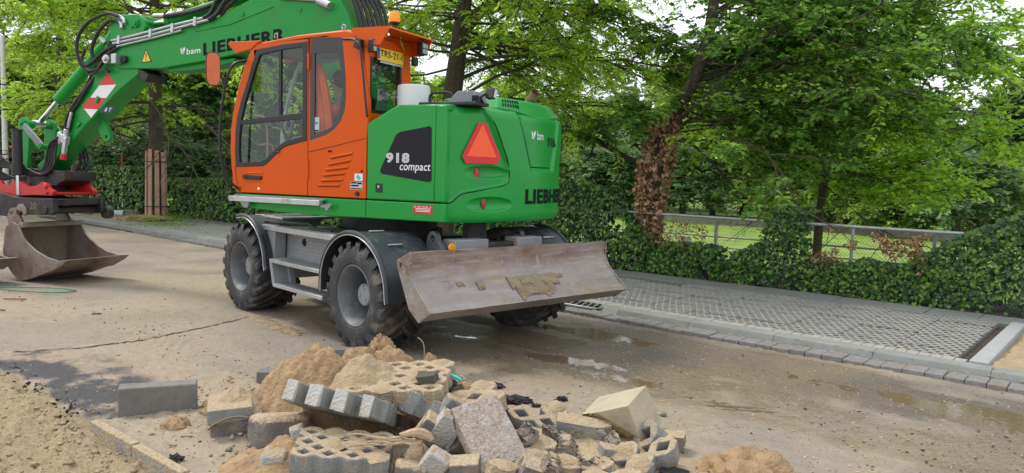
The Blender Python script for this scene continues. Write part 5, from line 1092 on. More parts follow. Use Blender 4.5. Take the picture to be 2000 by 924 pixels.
g = AG(); g.prism(qh, 'x', -.58, -.50); g.prism(qh, 'x', .16, .24); g.box(-.5,.16,5.2,6.6,1.10,1.19); g.cyl((-.60,5.33,1.03),(.28,5.33,1.03),.055,14); g.cyl((.2,5.15,.98),(.30,5.15,.98),.09,16); g.cyl((-.60,5.9,.98),(.28,5.9,.98),.045,14)
q_ = g.build('quick_hitch', K['darkm'], tt, bevel=.012)
lettering('cast_number', '20', lambda u, v: (-.582,5.66-u,1.035+v), .14, .10, mat('worn_yellow', (.20,.17,.08), .6), q_, .0, 0, MA)
# ---- bucket on the ground
def make_bucket(par_name, label, dx, dy, parent=None, mA=MA):
    bot = [(4.885,.335),(5.06,.215),(5.35,.12),(5.58,.045),(5.76,.005),(5.86,.03),(5.95,.09),(6.06,.19),(6.14,.31),(6.16,.42),(6.13,.55),(6.11,.66),(6.07,.78)]
    top = [(5.93,.84),(5.80,.80),(5.745,.70),(5.70,.63),(5.60,.555),(5.44,.465),(5.20,.385),(4.95,.345)]
    T = Matrix.Translation((dx,dy,0))
    def BG(): return G(mA @ T)
    g = BG(); k = len(bot); inn = []
    for i, p in enumerate(bot):
        a = Vector(bot[max(i-1,0)]); b = Vector(bot[min(i+1,k-1)]); d = (b-a).normalized(); inn.append((p[0]-d.y*.022, p[1]+d.x*.022))
    vs = [(x,)+p for x in (-.65,.30) for p in bot]+[(x,)+p for x in (-.65,.30) for p in inn]
    fs = [(i,i+1,k+i+1,k+i) for i in range(k-1)]+[(0,k,3*k,2*k),(k-1,2*k+k-1,3*k+k-1,2*k-1)]
    g.add(vs, fs); shell = g.build('bucket_shell', K['bucket'], parent, ang=40)
    g = BG(); g.add([(x,)+p for x in (-.648,.298) for p in inn], [(i,i+1,k+i+1,k+i) for i in range(k-1)]); g.build('caked_inside', K['bucketin'], parent, ang=40)
    for x0, x1 in ((-.665,-.635),(.285,.315)):
        g = BG(); g.prism(bot+top, 'x', x0, x1); g.build('side_plate', K['bucket'], parent, bevel=.006)
    g = BG(); g.prism([(4.80,.365),(4.885,.30),(5.16,.17),(5.14,.225),(4.92,.36)], 'x', -.66, .34); g.build('cutting_edge', K['bucket'], parent, bevel=.004)
    g = BG(); g.box(-.64,.29,5.74,5.84,.765,.835); g.box(-.64,.29,5.84,6.06,.77,.79); g.build('top_beam', K['blade'], parent, bevel=.01)
    ear = [(6.12,.78),(6.14,.93),(6.08,1.02),(5.93,1.05),(5.90,1.09),(5.80,1.10),(5.73,1.04),(5.725,.96),(5.78,.93),(5.81,.99),(5.87,.99),(5.89,.93),(5.83,.84),(5.75,.80)]
    for x0 in (-.60,.12):
        g = BG(); g.prism(ear, 'x', x0, x0+.05); g.build('hitch_ear', K['bucket'] if x0 < 0 else K['blade'], parent, bevel=.006)
    g = BG(); g.cyl((-.62,6.05,.98),(.2,6.05,.98),.03,10); g.build('hitch_pin', K['blade'], parent)
bk = empty('excavator_bucket', (-1.449, 8.975, 0), .7479, 'rusty grey earth bucket on the tiltrotator, resting on the sandy road', 'bucket')
make_bucket('excavator_bucket', '', 0, 0, bk)
bk2 = empty('spare_bucket', (-1.449, 8.975, 0), .7479, 'second rusty bucket standing at the far left edge of the road', 'bucket')
make_bucket('spare_bucket', '', -1.12, .80, bk2)
# ================================================================== VEGETATION
class Tree:
    def __init__(s, seed): s.r = np.random.RandomState(seed); s.g = G(); s.tw = []; s.ld = []; 
    def limb(s, p, d, L_, r0, n=6, droop=-.0, wob=.18, sides=6):
        p = np.array(p, float); d = np.array(d, float); d /= np.linalg.norm(d); pts = [p.copy()]; dirs = [d.copy()]
        for i in range(n):
            d = d+s.r.randn(3)*wob/ n**.5 + np.array([0,0,droop])/n; d /= np.linalg.norm(d); p = p+d*L_/n; pts.append(p.copy()); dirs.append(d.copy())
        if sides == 3: s.g.tube([pts[0], pts[-1]], [r0, r0*.4], 3, cap=False) if r0 > .0015 else None
        elif r0 > .0035: s.g.tube(pts, [r0*(1-.75*i/n) for i in range(n+1)], sides, cap=False)
        return pts, dirs
def side_dir(d, ang, r, flat=.35):
    d = d/np.linalg.norm(d); up = np.array([0,0,1.]); h = np.cross(d, up); h = h/(np.linalg.norm(h)+1e-6); v = np.cross(h, d)
    sgn = 1 if r.rand() < .5 else -1; w_ = h*sgn+v*(r.randn()*flat); w_ /= np.linalg.norm(w_); return d*math.cos(ang)+w_*math.sin(ang)
def leaf_arrays(P, D, N, L_, W_, fold=.25):
    """diamond leaves folded along the midrib: two triangles each"""
    D = D/np.linalg.norm(D,axis=1,keepdims=True); S = np.cross(N, D); S /= (np.linalg.norm(S,axis=1,keepdims=True)+1e-9); U_ = np.cross(D, S)
    a = P; b = P+D*L_[:,None]*.45+S*W_[:,None]*.5+U_*(W_*fold)[:,None]; c = P+D*L_[:,None]; e = P+D*L_[:,None]*.45-S*W_[:,None]*.5+U_*(W_*fold)[:,None]
    V = np.stack([a,b,c,e],1).reshape(-1,3); n = len(P); i = np.arange(n)*4
    F = np.concatenate([np.stack([i,i+1,i+2],1), np.stack([i,i+2,i+3],1)],0).reshape(2,n,3).transpose(1,0,2).reshape(-1,3)
    return V, F
def scatter_along(twigs, dirs, per, r, spread=.02, L_=(.06,.10), ratio=.55, hang=.25, pair=True):
    P = []; D = []
    for pts, dd in zip(twigs, dirs):
        pts = np.array(pts); k = len(pts)-1
        t = (np.arange(per)+.5)/per*k; i = np.minimum(t.astype(int), k-1); f = (t-i)[:,None]
        p = pts[i]*(1-f)+pts[i+1]*f; d = pts[i+1]-pts[i]; d /= (np.linalg.norm(d,axis=1,keepdims=True)+1e-9)
        h = np.cross(d, [0,0,1.]); h /= (np.linalg.norm(h,axis=1,keepdims=True)+1e-9); sg = np.where(np.arange(per) % 2, 1, -1)[:,None]
        D.append(d*.55+h*sg*.9+r.randn(per,3)*.22+np.array([0,0,-hang])); P.append(p+r.randn(per,3)*spread)
    P = np.concatenate(P); D = np.concatenate(D); n = len(P)
    N = np.array([0,0,1.])+r.randn(n,3)*.42; Ls = L_[0]+(L_[1]-L_[0])*r.rand(n); return P, D, N, Ls, Ls*ratio
def make_tree(name, seed, trunk, tr, limbs, leafmat, sub=(7,.45), tw=(6,.3), per=14, leaf=(.07,.11), ratio=.55, hang=.25, droop=-.2, barkm=None, sides=10, twigdraw=True, up=0., cull=None):
    """trunk: polyline; limbs: list of (t on the trunk, azimuth, elevation, length)"""
    T = Tree(seed); r = T.r; root = empty(name, trunk[0])
    b0 = np.array(trunk[0]); tk = [np.array(p, float)-b0 for p in trunk]
    g = G(); sp = spline([Vector(p) for p in tk], 5); k = len(sp)
    g.tube(sp, [tr*(1.25 if i == 0 else 1.)*(1-.62*i/k) for i in range(k)], sides); g.build('trunk', barkm or K['bark'], root, fixn=False)
    tws = []; tds = []
    for (t, az, el, L_) in limbs:
        x = t*(k-1); i = min(int(x), k-2); p = np.array(sp[i].lerp(sp[i+1], x-i)); d = (math.cos(R(az))*math.cos(R(el)), math.sin(R(az))*math.cos(R(el)), math.sin(R(el)))
        pts, dirs = T.limb(p, d, L_, tr*.115*(L_/3)**.8, 8, droop, .35, 6)
        for q in range(sub[0]):
            u = .22+.78*(q+r.rand())/sub[0]; xi = u*8; ii = min(int(xi), 7); pp = pts[ii]+(pts[ii+1]-pts[ii])*(xi-ii)
            sl = L_*sub[1]*(1.15-.6*u)*(.7+.6*r.rand()); sd = side_dir(dirs[ii], R(35+30*r.rand()), r); sd[2] += up
            p2, d2 = T.limb(pp, sd, sl, .011*(sl/1.)**.5+.002, 5, droop*1.0, .30, 4)
            for w_ in range(tw[0]):
                v = .12+.88*(w_+r.rand())/tw[0]; xj = v*5; jj = min(int(xj), 4); p3 = p2[jj]+(p2[jj+1]-p2[jj])*(xj-jj)
                tl = tw[1]*(.7+.7*r.rand()); td = side_dir(d2[jj], R(30+35*r.rand()), r, .5)
                p4, d4 = T.limb(p3, td, tl, .0038 if twigdraw else .001, 3, droop*1.3, .25, 3); tws.append(p4); tds.append(d4)
    P, D, N, Ls, Ws = scatter_along(tws, tds, per, r, .015, leaf, ratio, hang)
    if cull is not None:
        kp = P[:,2]+b0[2] > cull(P[:,0]+b0[0], P[:,1]+b0[1]); P, D, N, Ls, Ws = P[kp], D[kp], N[kp], Ls[kp], Ws[kp]
    V, F = leaf_arrays(P, D, N, Ls, Ws)
    T.g.build('branches', barkm or K['bark'], root, fixn=False, kind='stuff')
    c = fast_mesh('crown', V, F, leafmat, root, kind='stuff')
    return root, len(F)
nl = 0
rr = np.random.RandomState(11)
# --- the leaning elm by the fence
trunk = [(2.31,12.95,0),(2.33,12.95,.9),(2.42,12.98,2.0),(2.62,12.95,2.7),(2.95,12.9,3.35),(3.16,12.9,4.05),(3.25,12.9,4.9),(3.30,12.95,6.2),(3.2,13.1,7.6)]
limbs = []
for i in range(66):
    t = .30+.68*rr.rand(); az = rr.choice([rr.uniform(-45,45), rr.uniform(-80,80), rr.uniform(100,250)], p=[.55,.33,.12]); limbs.append((t, az, rr.uniform(-14,40)*(1 if t < .7 else .5), rr.uniform(2.2,5.2)*(1.0 if abs(az) < 70 else .5)*(1 if t < .72 else .62)))
trunk = [(x*1.066, y*1.066, (1.72+(z-1.72)*1.066) if z > 0 else 0) for x, y, z in trunk]
elm, n1 = make_tree('leaning_elm', 4, trunk, .165, limbs, K['l_elm'], (9,.42), (7,.38), 14, (.08,.14), .62, .18, -.16, cull=lambda x, y: 1.30+.35*fbm(x, y, 1.6, 2)+.25*np.clip(x-5,0,3))
tag(elm, 'dark green leaning elm rising through the ivy fence, dead ivy on its trunk', 'tree')
# second crown: lighter young elm shoots on its right side
trunk = [(6.0,14.9,-.1),(6.05,14.9,1.6),(6.25,14.95,2.9),(6.5,15.0,4.0),(6.6,15.1,4.8)]
limbs = [(.18+.8*rr.rand(), rr.uniform(-100,80) if rr.rand() < .75 else rr.uniform(80,260), rr.uniform(-15,35), rr.uniform(1.8,3.9)) for i in range(46)]
elm2, n2 = make_tree('young_elm', 5, trunk, .09, limbs, K['l_elml'], (8,.42), (7,.38), 13, (.08,.14), .62, .18, -.16, cull=lambda x, y: 1.35+.35*fbm(x, y, 1.6, 2))
tag(elm2, 'light green young elm with drooping sprays behind the fence at right', 'tree')
# --- street locusts: build one, copy twice
def locust(seed, base, lean, name='locust_tree', cross=None, extra=()):
    x, y, z = base; tk = [(x,y,z),(x+lean[0]*.2,y,z+2),(x+lean[0]*.5,y,z+4.2),(x+lean[0],y+lean[1],z+6.5),(x+lean[0]*1.2,y+lean[1],z+8.5)]
    b = base; lm = list(extra)+[(.50+.48*rr.rand(), rr.uniform(0,360), rr.uniform(-8,40), rr.uniform(3.0,5.8)) for i in range(46)]
    return make_tree(name, seed, tk, .25, lm, K['l_locust'], (10,.42), (7,.45), 24, (.09,.16), .40, .25, -.35, cull=lambda x, y: 2.7+.8*fbm(x, y, .6, 2)+.9*np.exp(-((x-b[0])/1.6)**2))
loc1, n3 = locust(21, (-10.95,23.3,.08), (0,0), extra=[(.42,az,-4,5.2) for az in (180,215,250,290,330,20,60)]+[(.35,330,-6,4.2),(.36,240,-5,4.6),(.38,200,-8,5)])
tag(loc1, 'light green locust street tree with pinkish plank guard round its trunk', 'tree', 'street trees beside the kerb')
loc2 = copy_tree(loc1); loc2.location = (-16.3,27.6,.05); loc2.rotation_euler = (0,0,2.4); loc2.scale = (1.1,1.1,1.06)
tag(loc2, 'locust street tree behind the bucket with grey weathered plank guard', 'tree', 'street trees beside the kerb')
# the thick street tree behind the excavator with a long low limb to the right
trunk = [(-1.42,15.3,0),(-1.38,15.3,1.8),(-1.25,15.3,3.4),(-1.12,15.3,4.6),(-1.02,15.3,5.8),(-.95,15.2,8.5)]
limbs = [(.35,12,14,5.0),(.36,-15,30,4.2),(.42,30,20,5.0),(.48,-25,10,4.6)]+[(.45+.5*rr.rand(), rr.uniform(-75,75) if rr.rand() < .6 else rr.uniform(75,285), rr.uniform(-12,35), rr.uniform(2.4,4.8)) for i in range(56)]
loc3, n4 = make_tree('locust_tree', 31, trunk, .25, limbs, K['l_locust'], (10,.44), (7,.45), 22, (.07,.12), .42, .25, -.3)
tag(loc3, 'thick leaning locust trunk right behind the orange cab, long low limb to the right', 'tree', 'street trees beside the kerb')
g = G(); g.tube(spline([(-.2+.1,0,2.35),(.35,0,2.25),(.9,-.05,2.45),(1.5,-.1,2.40),(2.2,-.1,2.55),(2.9,-.1,2.50),(3.6,-.15,2.15),(4.3,-.2,1.85)],4), [.13-.0034*i for i in range(29)], 8)
g.tube(spline([(2.5,-.1,2.52),(2.2,-.15,2.1),(1.6,-.2,1.75)],4), .022, 5); g.tube(spline([(3.0,-.1,2.5),(2.9,-.2,2.1),(2.5,-.3,1.8),(2.3,-.3,1.75)],4), .02, 5); g.tube(spline([(3.4,-.1,2.25),(3.5,-.2,1.8),(3.25,-.3,1.5)],4), .018, 5)
g.build('low_limb', K['bark'], loc3)
# --- distant woods
def far_proto(seed, leafm, h=9., spread=3.4, nl_=26, lf=(.26,.46), per=11, conic=0):
    lm = []
    r_ = np.random.RandomState(seed)
    for i in range(nl_):
        t = .22+.76*r_.rand(); lm.append((t, r_.uniform(0,360), r_.uniform(-5,55), spread*(1.1-.65*t*(1 if conic else .6))*r_.uniform(.6,1.1)))
    return make_tree('woodland_tree', seed, [(0,0,0),(.1,0,h*.3),(-.1,.1,h*.6),(0,0,h*.95)], .16, lm, leafm, (8,.45), (6,.8), per, lf, .6, .2, -.15, sides=7, twigdraw=False)
prot = [far_proto(41, K['l_far'], 9.5, 3.6), far_proto(42, K['l_fard'], 8.5, 3.2, 30), far_proto(43, K['l_farl'], 7.5, 3.4, 26), far_proto(44, K['l_far'], 12, 2.8, 34, conic=1)]
bushp = far_proto(45, K['l_fard'], 2.6, 1.7, 26, (.13,.24), 12); bushp[0].name = 'woodland_bush'; bushl = far_proto(46, K['l_farl'], 2.2, 1.5, 24, (.12,.21), 12); bushl[0].name = 'woodland_bush'
wood = []
def wx(px, d): return ((px-1000)/1483*d, d)
lab = {0:'pale green woodland tree', 1:'dark green woodland tree', 2:'yellow green woodland tree', 3:'tall slim poplar of the woodland'}
def place(pr, k, px, d, s=1., z=-.1, zs=1., txt='', group='woodland trees beyond the field'):
    src = pr[0]; o = copy_tree(src) if src.get('used') else src; src['used'] = 1
    if o is not src and 'used' in o: del o['used']
    x, y = wx(px, d); o.location = (x, y, z); o.rotation_euler = (0,0,(px*7.3+d*3.1) % 6.28); o.scale = (s, s, s*zs)
    tag(o, txt, 'tree' if 'bush' not in txt else 'bush', group); return o
spec = [ # proto, px, distance, scale
 (1,70,44,1.0,'behind the lamp post at far left'),(2,-60,40,1.1,'at the far left edge'),(0,215,52,.9,'above the white van'),(1,330,46,.75,'behind the planked street tree'),(1,405,30,.66,'left of the orange cab'),(0,475,40,1.0,'seen past the mirror arm'),(1,560,34,.85,'seen through the cab door'),
 (2,430,60,1.2,'far behind the cab mirror'),(0,660,44,1.0,'behind the cab side window'),(2,770,34,.80,'right of the flashing beacon'),(2,840,30,.62,'between the beacon and the thick trunk'),(0,720,60,1.1,'far behind the number plate'),
 (0,1120,44,.74,'just right of the exhaust pipe'),(1,1170,50,.78,'far off right of the engine hood'),(0,1230,42,.78,'left of the leaning elm'),(2,1080,60,.9,'far behind the engine hood'),(2,960,40,.78,'behind the thick locust trunk'),(0,1010,56,.85,'far behind the low limb'),
 (1,1330,46,1.0,'behind the leaning elm'),(2,1390,36,.9,'behind the elm crown, lit through'),(0,1450,52,1.15,'deep behind the elm crown'),(2,1520,34,.92,'low behind the elm crown'),(1,1590,44,.95,'behind the brown dead ivy'),(3,1650,56,1.0,'right of the elm crown'),
 (1,1700,40,.82,'above the fence rail at right'),(0,1760,48,.88,'above the right end of the rail'),(2,1825,38,.70,'left of the sky gap'),(1,1890,30,.52,'behind the tall ivy at right'),(0,1960,36,.72,'at the right edge'),(0,2030,44,.8,'cut by the right edge of the view'),(1,2090,34,1.0,'just outside the right edge'),(0,1560,66,1.4,'far off over the field'),(1,1290,66,.9,'far off beside the dead ivy trunk'),(1,10,56,1.2,'deep behind the white pole'),(0,300,66,1.2,'deep behind the ranging rod')]
for k_, px, d, s, tx in spec: wood.append(place(prot[k_], k_, px, d, s, -.1, 1, lab[k_]+' '+tx))
bsp = [(0,1330,34,1.0,'behind the fence left of the post ivy'),(0,1450,38,1.2,'beyond the bright field, behind the fence'),(1,1560,33,1.,'at the far side of the field'),(0,1650,30,1.0,'below the dark woodland trees'),(1,1740,28,.9,'pale one above the fence rail'),(0,1800,31,1.2,'dark one above the right fence rail'),(0,1870,26,1.0,'beside the tall ivy at right'),(1,1100,40,1.2,'left of the brown ivy trunk'),(0,1180,36,1.1,'over the hedge behind the blade'),
 (0,250,42,1.1,'behind the red and white rod'),(1,150,40,.42,'light one in front of the white van'),(0,380,28,.9,'over the hedge left of the cab'),(0,60,40,1.3,'left of the tiltrotator'),(1,420,34,1.0,'light one beside the cab mirror arm'),(0,1020,40,1.3,'hidden low behind the excavator tail'),(1,1990,27,1.1,'pale one at the right edge')]
for k_, px, d, s, tx in bsp: place((bushp, bushl)[k_], k_, px, d, s, -.15, 1, ('dark green bush ','light green bush ')[k_]+tx, 'bushes beyond the hedge')
# ================================================================== FENCE, HEDGE
FX = 11.92
fe = empty('chain_link_fence', road(FX, 0, 0), ROAD, 'rusty chain link fence with grey top tube, overgrown by ivy', 'fence')
g = G(); g.tube([(0, y_, 1.10+.006*math.sin(y_*2)) for y_ in (-3,0,2.4,4.8,7.3,9,12,16)], .024, 10); g.build('top_tube', K['galv'], fe)
for y_ in (-2.2,.6,3.4,4.4,7.0,9.8,12.6):
    g = G(); g.cyl((0.03,y_,-.1),(0.03,y_,1.12),.025,8); g.build('post', K['galv'], fe)
g = G(); s_ = .055
for k in range(-22, 230):
    y0 = -3+k*s_
    for sg in (1,-1):
        a = (0.0+.004*sg, y0, .02); b = (0.0+.004*sg, y0+sg*1.06, 1.08); g.tube([a, b], .0016, 3, cap=False)
K['wire'] = mat('rusty_wire', (.16,.11,.08), .6, .5); g.build('wire_mesh', K['wire'], fe, smooth=False, fixn=False, kind='stuff')
g = G(); 
for z_ in (1.32,1.5): g.tube([(0.0,-3,z_),(0,12,z_)], .002, 3)
g.build('strand_wire', K['wire'], fe)
rl_ = empty('field_railing', road(16.8, 0, -.1), ROAD, 'low white railing with posts running across the bright field', 'railing')
g = G(); g.box(-.02,.02,-6,16,.78,.93); g.build('plank', K['concl'], rl_); g = G(); g.cyl((0,-6,.50),(0,16,.50),.022,8); g.cyl((0,-6,.25),(0,16,.25),.018,8); g.build('rail', K['galv'], rl_)
for i in range(10): g = G(); g.box(-.03,.03,-6+i*2.3,-5.93+i*2.3,0,.9); g.build('post', K['galv'], rl_)
def ivy_points(y0, y1, hf, n, r, thick=.28, x0=11.74):
    y_ = y0+(y1-y0)*r.rand(n); H_ = hf(y_)
    u = r.rand(n); z_ = .03+H_*u**.85; x_ = x0+thick*r.rand(n)**1.3+.06*np.abs(fbm(y_, z_, 3, 2))-.10*np.clip(fbm(y_+3, z_, 2.2, 3), -.2, .5)
    keep = fbm(y_*1., z_, 2.3, 3) > -.42
    return x_[keep], y_[keep], z_[keep]
IV = np.array([(0,-.38,0),(.30,-.52,0),(.36,-.22,.04),(.58,.02,.02),(.24,.16,.05),(.0,.62,-.02),(-.24,.16,.05),(-.58,.02,.02),(-.36,-.22,.04),(-.30,-.52,0)])
IVS = np.array([(0,-.42,0),(.46,-.34,.02),(.58,.06,.03),(0,.62,-.03),(-.58,.06,.03),(-.46,-.34,.02)])
def ivy_mesh(name, X, Y, Z, size, material, parent, r, kind='stuff', loc=None, simple=False):
    IVX = IVS if simple else IV
    n = len(X); P = np.stack([X*CR-Y*SR, X*SR+Y*CR, Z], 1)
    if loc is not None: P = P-np.array(loc)
    out = np.array([-CR, -SR, 0.])       # leaves face the street, tips hang
    N = out+r.randn(n,3)*.42+np.array([0,0,.45]); N /= np.linalg.norm(N,axis=1,keepdims=True)
    Dn = np.array([0,0,-1.])+r.randn(n,3)*.55; S = np.cross(Dn, N); S /= np.linalg.norm(S,axis=1,keepdims=True); Dn = np.cross(N, S)
    sz = size*(.45+.95*r.rand(n)**1.4); V = P[:,None,:]+(IVX[None,:,0,None]*S[:,None,:]+IVX[None,:,1,None]*Dn[:,None,:]+IVX[None,:,2,None]*N[:,None,:])*sz[:,None,None]
    T = np.array([(0,1,2),(2,3,4),(4,5,6),(6,7,8),(8,9,0),(0,2,4),(0,4,6),(0,6,8)]) if not simple else np.array([(0,1,2),(0,2,3),(0,3,4),(0,4,5)])
    F = (T[None]+(np.arange(n)*len(IVX))[:,None,None]).reshape(-1,3)
    return fast_mesh(name, V.reshape(-1,3), F, material, parent, kind=kind)
def hnear(y_): return np.interp(y_, [-3,.6,1.4,2.0,2.6,3.2,4.0,4.05,4.7,4.75,5.6,6.6,7.1,7.6,8.3,9.5,12,15], [1.85,1.68,1.42,1.02,.60,.54,.56,1.26,1.30,.66,.58,.62,.95,1.5,1.7,1.45,1.40,1.38])+.13*fbm(y_, y_*0, 2.5, 3)
def hfar(y_): return np.interp(y_, [15,18,20,21,24,26.1,26.2,30.4], [1.38,1.45,1.45,1.3,1.25,1.2,1.2,1.2])+.06*fbm(y_, y_*0+2, 2.5, 3)
def hend(y_): return 1.55+.08*fbm(y_, y_*0+2, 2.5, 3)
hr = np.random.RandomState(9)
hedges = []
for nm, lb, y0, y1, hf, n, sz, x0, th in (
    ('ivy_hedge','tall glossy ivy hedge spilling over the fence at the right edge',-3,2.6,hnear,11500,.060,11.72,.34),
    ('ivy_hedge','low broken ivy hedge at the fence foot with dead brown patches',2.6,7.0,hnear,10500,.056,11.74,.30),
    ('ivy_hedge','tall ivy hedge behind the raised dozer blade',7.0,15,hnear,16000,.062,11.72,.34),
    ('ivy_hedge','long clipped ivy hedge between the cab and the planked tree',15,24.6,hfar,15000,.085,11.75,.4),
    ('ivy_hedge','square dark ivy hedge behind the red and white ranging rod',24.9,30.2,hend,10000,.10,11.0,.55)):
    hz = empty(nm, road(12.1,(y0+y1)/2,0), 0, lb, 'hedge', 'ivy hedges along the path'); lo = np.array(hz.location)
    X, Y, Z = ivy_points(y0, y1, hf, n, hr, th, x0); ivy_mesh('leaves', X, Y, Z, sz, K['l_ivy'], hz, hr, loc=lo, simple=(y0 > 6))
    X, Y, Z = ivy_points(y0, y1, hf, n//6, hr, th*.3, x0-.06); ivy_mesh('young_leaves', X, Y, Z, sz*.85, K['l_ivyl'], hz, hr, loc=lo, simple=(y0 > 6))
    g = G(Matrix.Translation(-Vector(lo)) @ MR)
    for i in range(int((y1-y0)*16)):
        ya = y0+(y1-y0)*hr.rand(); hh = float(hf(np.array([ya]))[0])*(.4+.5*hr.rand()); xx = x0+.08+.25*hr.rand()
        g.tube([(xx,ya,-.02),(xx+.05*hr.randn(),ya+.12*hr.randn(),hh*.5),(xx+.06*hr.randn(),ya+.2*hr.randn(),hh)], .007, 3, cap=False)
    if lb.startswith('low') is False:
        k = int((y1-y0)*4); g2v = []
    g.build('stems', K['bark'], hz, fixn=False, kind='stuff'); hedges.append((hz, y0, y1))
# the largest ivy leaves, one by one, on the nearest hedge
one = None; hz, y0, y1 = hedges[0]; lo = np.array(hz.location)
for i in range(230):
    h2 = hedges[0] if i < 150 else hedges[1]; hz = h2[0]; lo = Vector(hz.location); ya = hr.uniform(max(h2[1], .7), h2[2]); hh = float(hnear(np.array([ya]))[0])
    p = road(11.66+.05*hr.rand(), ya, hh*hr.rand()**.8+.04)-lo
    if one is None:
        V = IV*.062; me = bpy.data.meshes.new('leaf'); me.from_pydata([(v[0],v[2],v[1]) for v in V], [], [(0,1,2),(2,3,4),(4,5,6),(6,7,8),(8,9,0),(0,2,4),(0,4,6),(0,6,8)]); me.materials.append(K['l_ivy']); one = me
        me2 = me.copy(); me2.materials.clear(); me2.materials.append(K['l_ivyl'])
    o = bpy.data.objects.new('leaf', me if hr.rand() < .7 else me2); COL.objects.link(o); o.parent = hz; o.location = p; o.rotation_euler = (hr.uniform(-.7,.1), hr.uniform(-.6,.6)+3.14, ROAD-1.57+hr.uniform(-.5,.5)); s = hr.uniform(.8,1.25); o.scale = (s,s,s)
# dead brown ivy on the elm trunk and in the fence
dr = np.random.RandomState(13)
def dead(name, pts, rad, n, sz, lb, lgt=1.):
    P = []; 
    for i in range(n):
        k = dr.randint(len(pts)-1); t = dr.rand(); a = np.array(pts[k])*(1-t)+np.array(pts[k+1])*t; rd = rad[k]*(1-t)+rad[k+1]*t; an = dr.rand()*6.28
        P.append((a[0]+rd*math.cos(an)*(.75+.35*dr.rand()), a[1]+rd*math.sin(an)*(.75+.35*dr.rand()), a[2]+.05*dr.randn()))
    P = np.array(P); D = dr.randn(n,3)*.6+np.array([0,0,-.8]); N = dr.randn(n,3)+np.array([-.3,-1.2,.2]); Ls = sz*(.6+.8*dr.rand(n)); V, F = leaf_arrays(P, D, N, Ls, Ls*.7, .35)
    o = fast_mesh(name, V, F, K['l_dead'], kind='stuff'); tag(o, lb, 'dead ivy'); return o
q66 = lambda l: [(x*1.066, y*1.066, 1.72+(z-1.72)*1.066) for x, y, z in l]
dead('dead_ivy', q66([(2.32,12.8,.62),(2.34,12.8,1.0),(2.32,12.8,1.5),(2.38,12.82,2.05),(2.52,12.85,2.55),(2.62,12.85,2.80)]), [.08,.20,.28,.31,.24,.10], 1900, .085, 'brown dried ivy thickly clothing the lower elm trunk')
dead('dead_ivy', q66([(2.62,12.85,2.6),(2.75,12.85,2.95),(2.85,12.85,3.2)]), [.14,.14,.10], 90, .07, 'few brown dried ivy leaves higher up the elm trunk')
def dead_patch(y0, y1, z0, z1, n, lb):
    y_ = dr.uniform(y0,y1,n); z_ = z0+(z1-z0)*dr.rand(n); x_ = 11.68+.18*dr.rand(n); k = fbm(y_, z_, 3.5, 2) > -.12; P = np.stack([x_*CR-y_*SR, x_*SR+y_*CR, z_],1)[k]; n = len(P)
    D = dr.randn(n,3)*.8+np.array([0,0,-.5]); Ls = .06*(.5+dr.rand(n)); V, F = leaf_arrays(P, D, dr.randn(n,3), Ls, Ls*.45, .3)
    o = fast_mesh('dead_ivy', V, F, K['l_dead'], kind='stuff'); tag(o, lb, 'dead ivy')
dead_patch(5.7,6.9,.50,1.0,700,'brown dead ivy tangle in the fence right of the elm')
dead_patch(2.35,3.95,.50,1.06,2400,'large brown dead ivy tangle under the fence tube at right')
# ferny sprigs etc at the hedge foot: crumpled white plastic
g = G(); r_ = random.Random(4); vs = []; fs = []
for i in range(9):
    for j in range(9): vs.append(((i-4)*.035+r_.uniform(-.02,.02), r_.uniform(-.05,.05), j*.028+r_.uniform(-.01,.01)-.02*abs(i-4)))
for i in range(8):
    for j in range(8): fs.append((i*9+j,(i+1)*9+j,(i+1)*9+j+1,i*9+j+1))
g = G(Matrix.Translation(road(12.35,6.35,.50)) @ rotz(.3)); g.add(vs, fs); o = g.build('plastic_sheet', K['white'], smooth=False, fixn=False); tag(o, 'crumpled white plastic caught behind the low ivy', 'litter')
# ================================================================== LEFT BACKGROUND
def guard(base, hgt, r0, r1, n, material, lb, tilt=0.):
    e = empty('tree_guard', base, 0, lb, 'tree guard', 'plank guards round street trees')
    for k in range(n):
        a = 2*math.pi*k/n+.35; c, s_ = math.cos(a), math.sin(a); g = G(); w_ = .062; th = .018; vs = []
        for (rr_, z_) in ((r0, 0), (r1, hgt*(1-.02*(k % 3)))):
            for (dx, dy) in ((-th,-w_),(th,-w_),(th,w_),(-th,w_)): vs.append((c*(rr_+dx)-s_*dy, s_*(rr_+dx)+c*dy, z_))
        g.add(vs, [(0,3,2,1),(4,5,6,7),(0,1,5,4),(1,2,6,5),(2,3,7,6),(3,0,4,7)]); g.build('plank', material, e)
    for z_ in (hgt*.18, hgt*.82):
        rr_ = r0+(r1-r0)*z_/hgt+.028; g = G(); g.tube([(rr_*math.cos(R(a)), rr_*math.sin(R(a)), z_) for a in range(0,361,15)], .014, 5, cap=False); g.build('strap', K['black'], e)
    return e
guard((-10.95,23.3,.05), 2.12, .30, .27, 9, K['wood'], 'pinkish plank guard strapped round the near street tree')
guard((-16.3,27.6,.02), 2.15, .50, .33, 10, K['woodg'], 'grey weathered plank guard behind the bucket')
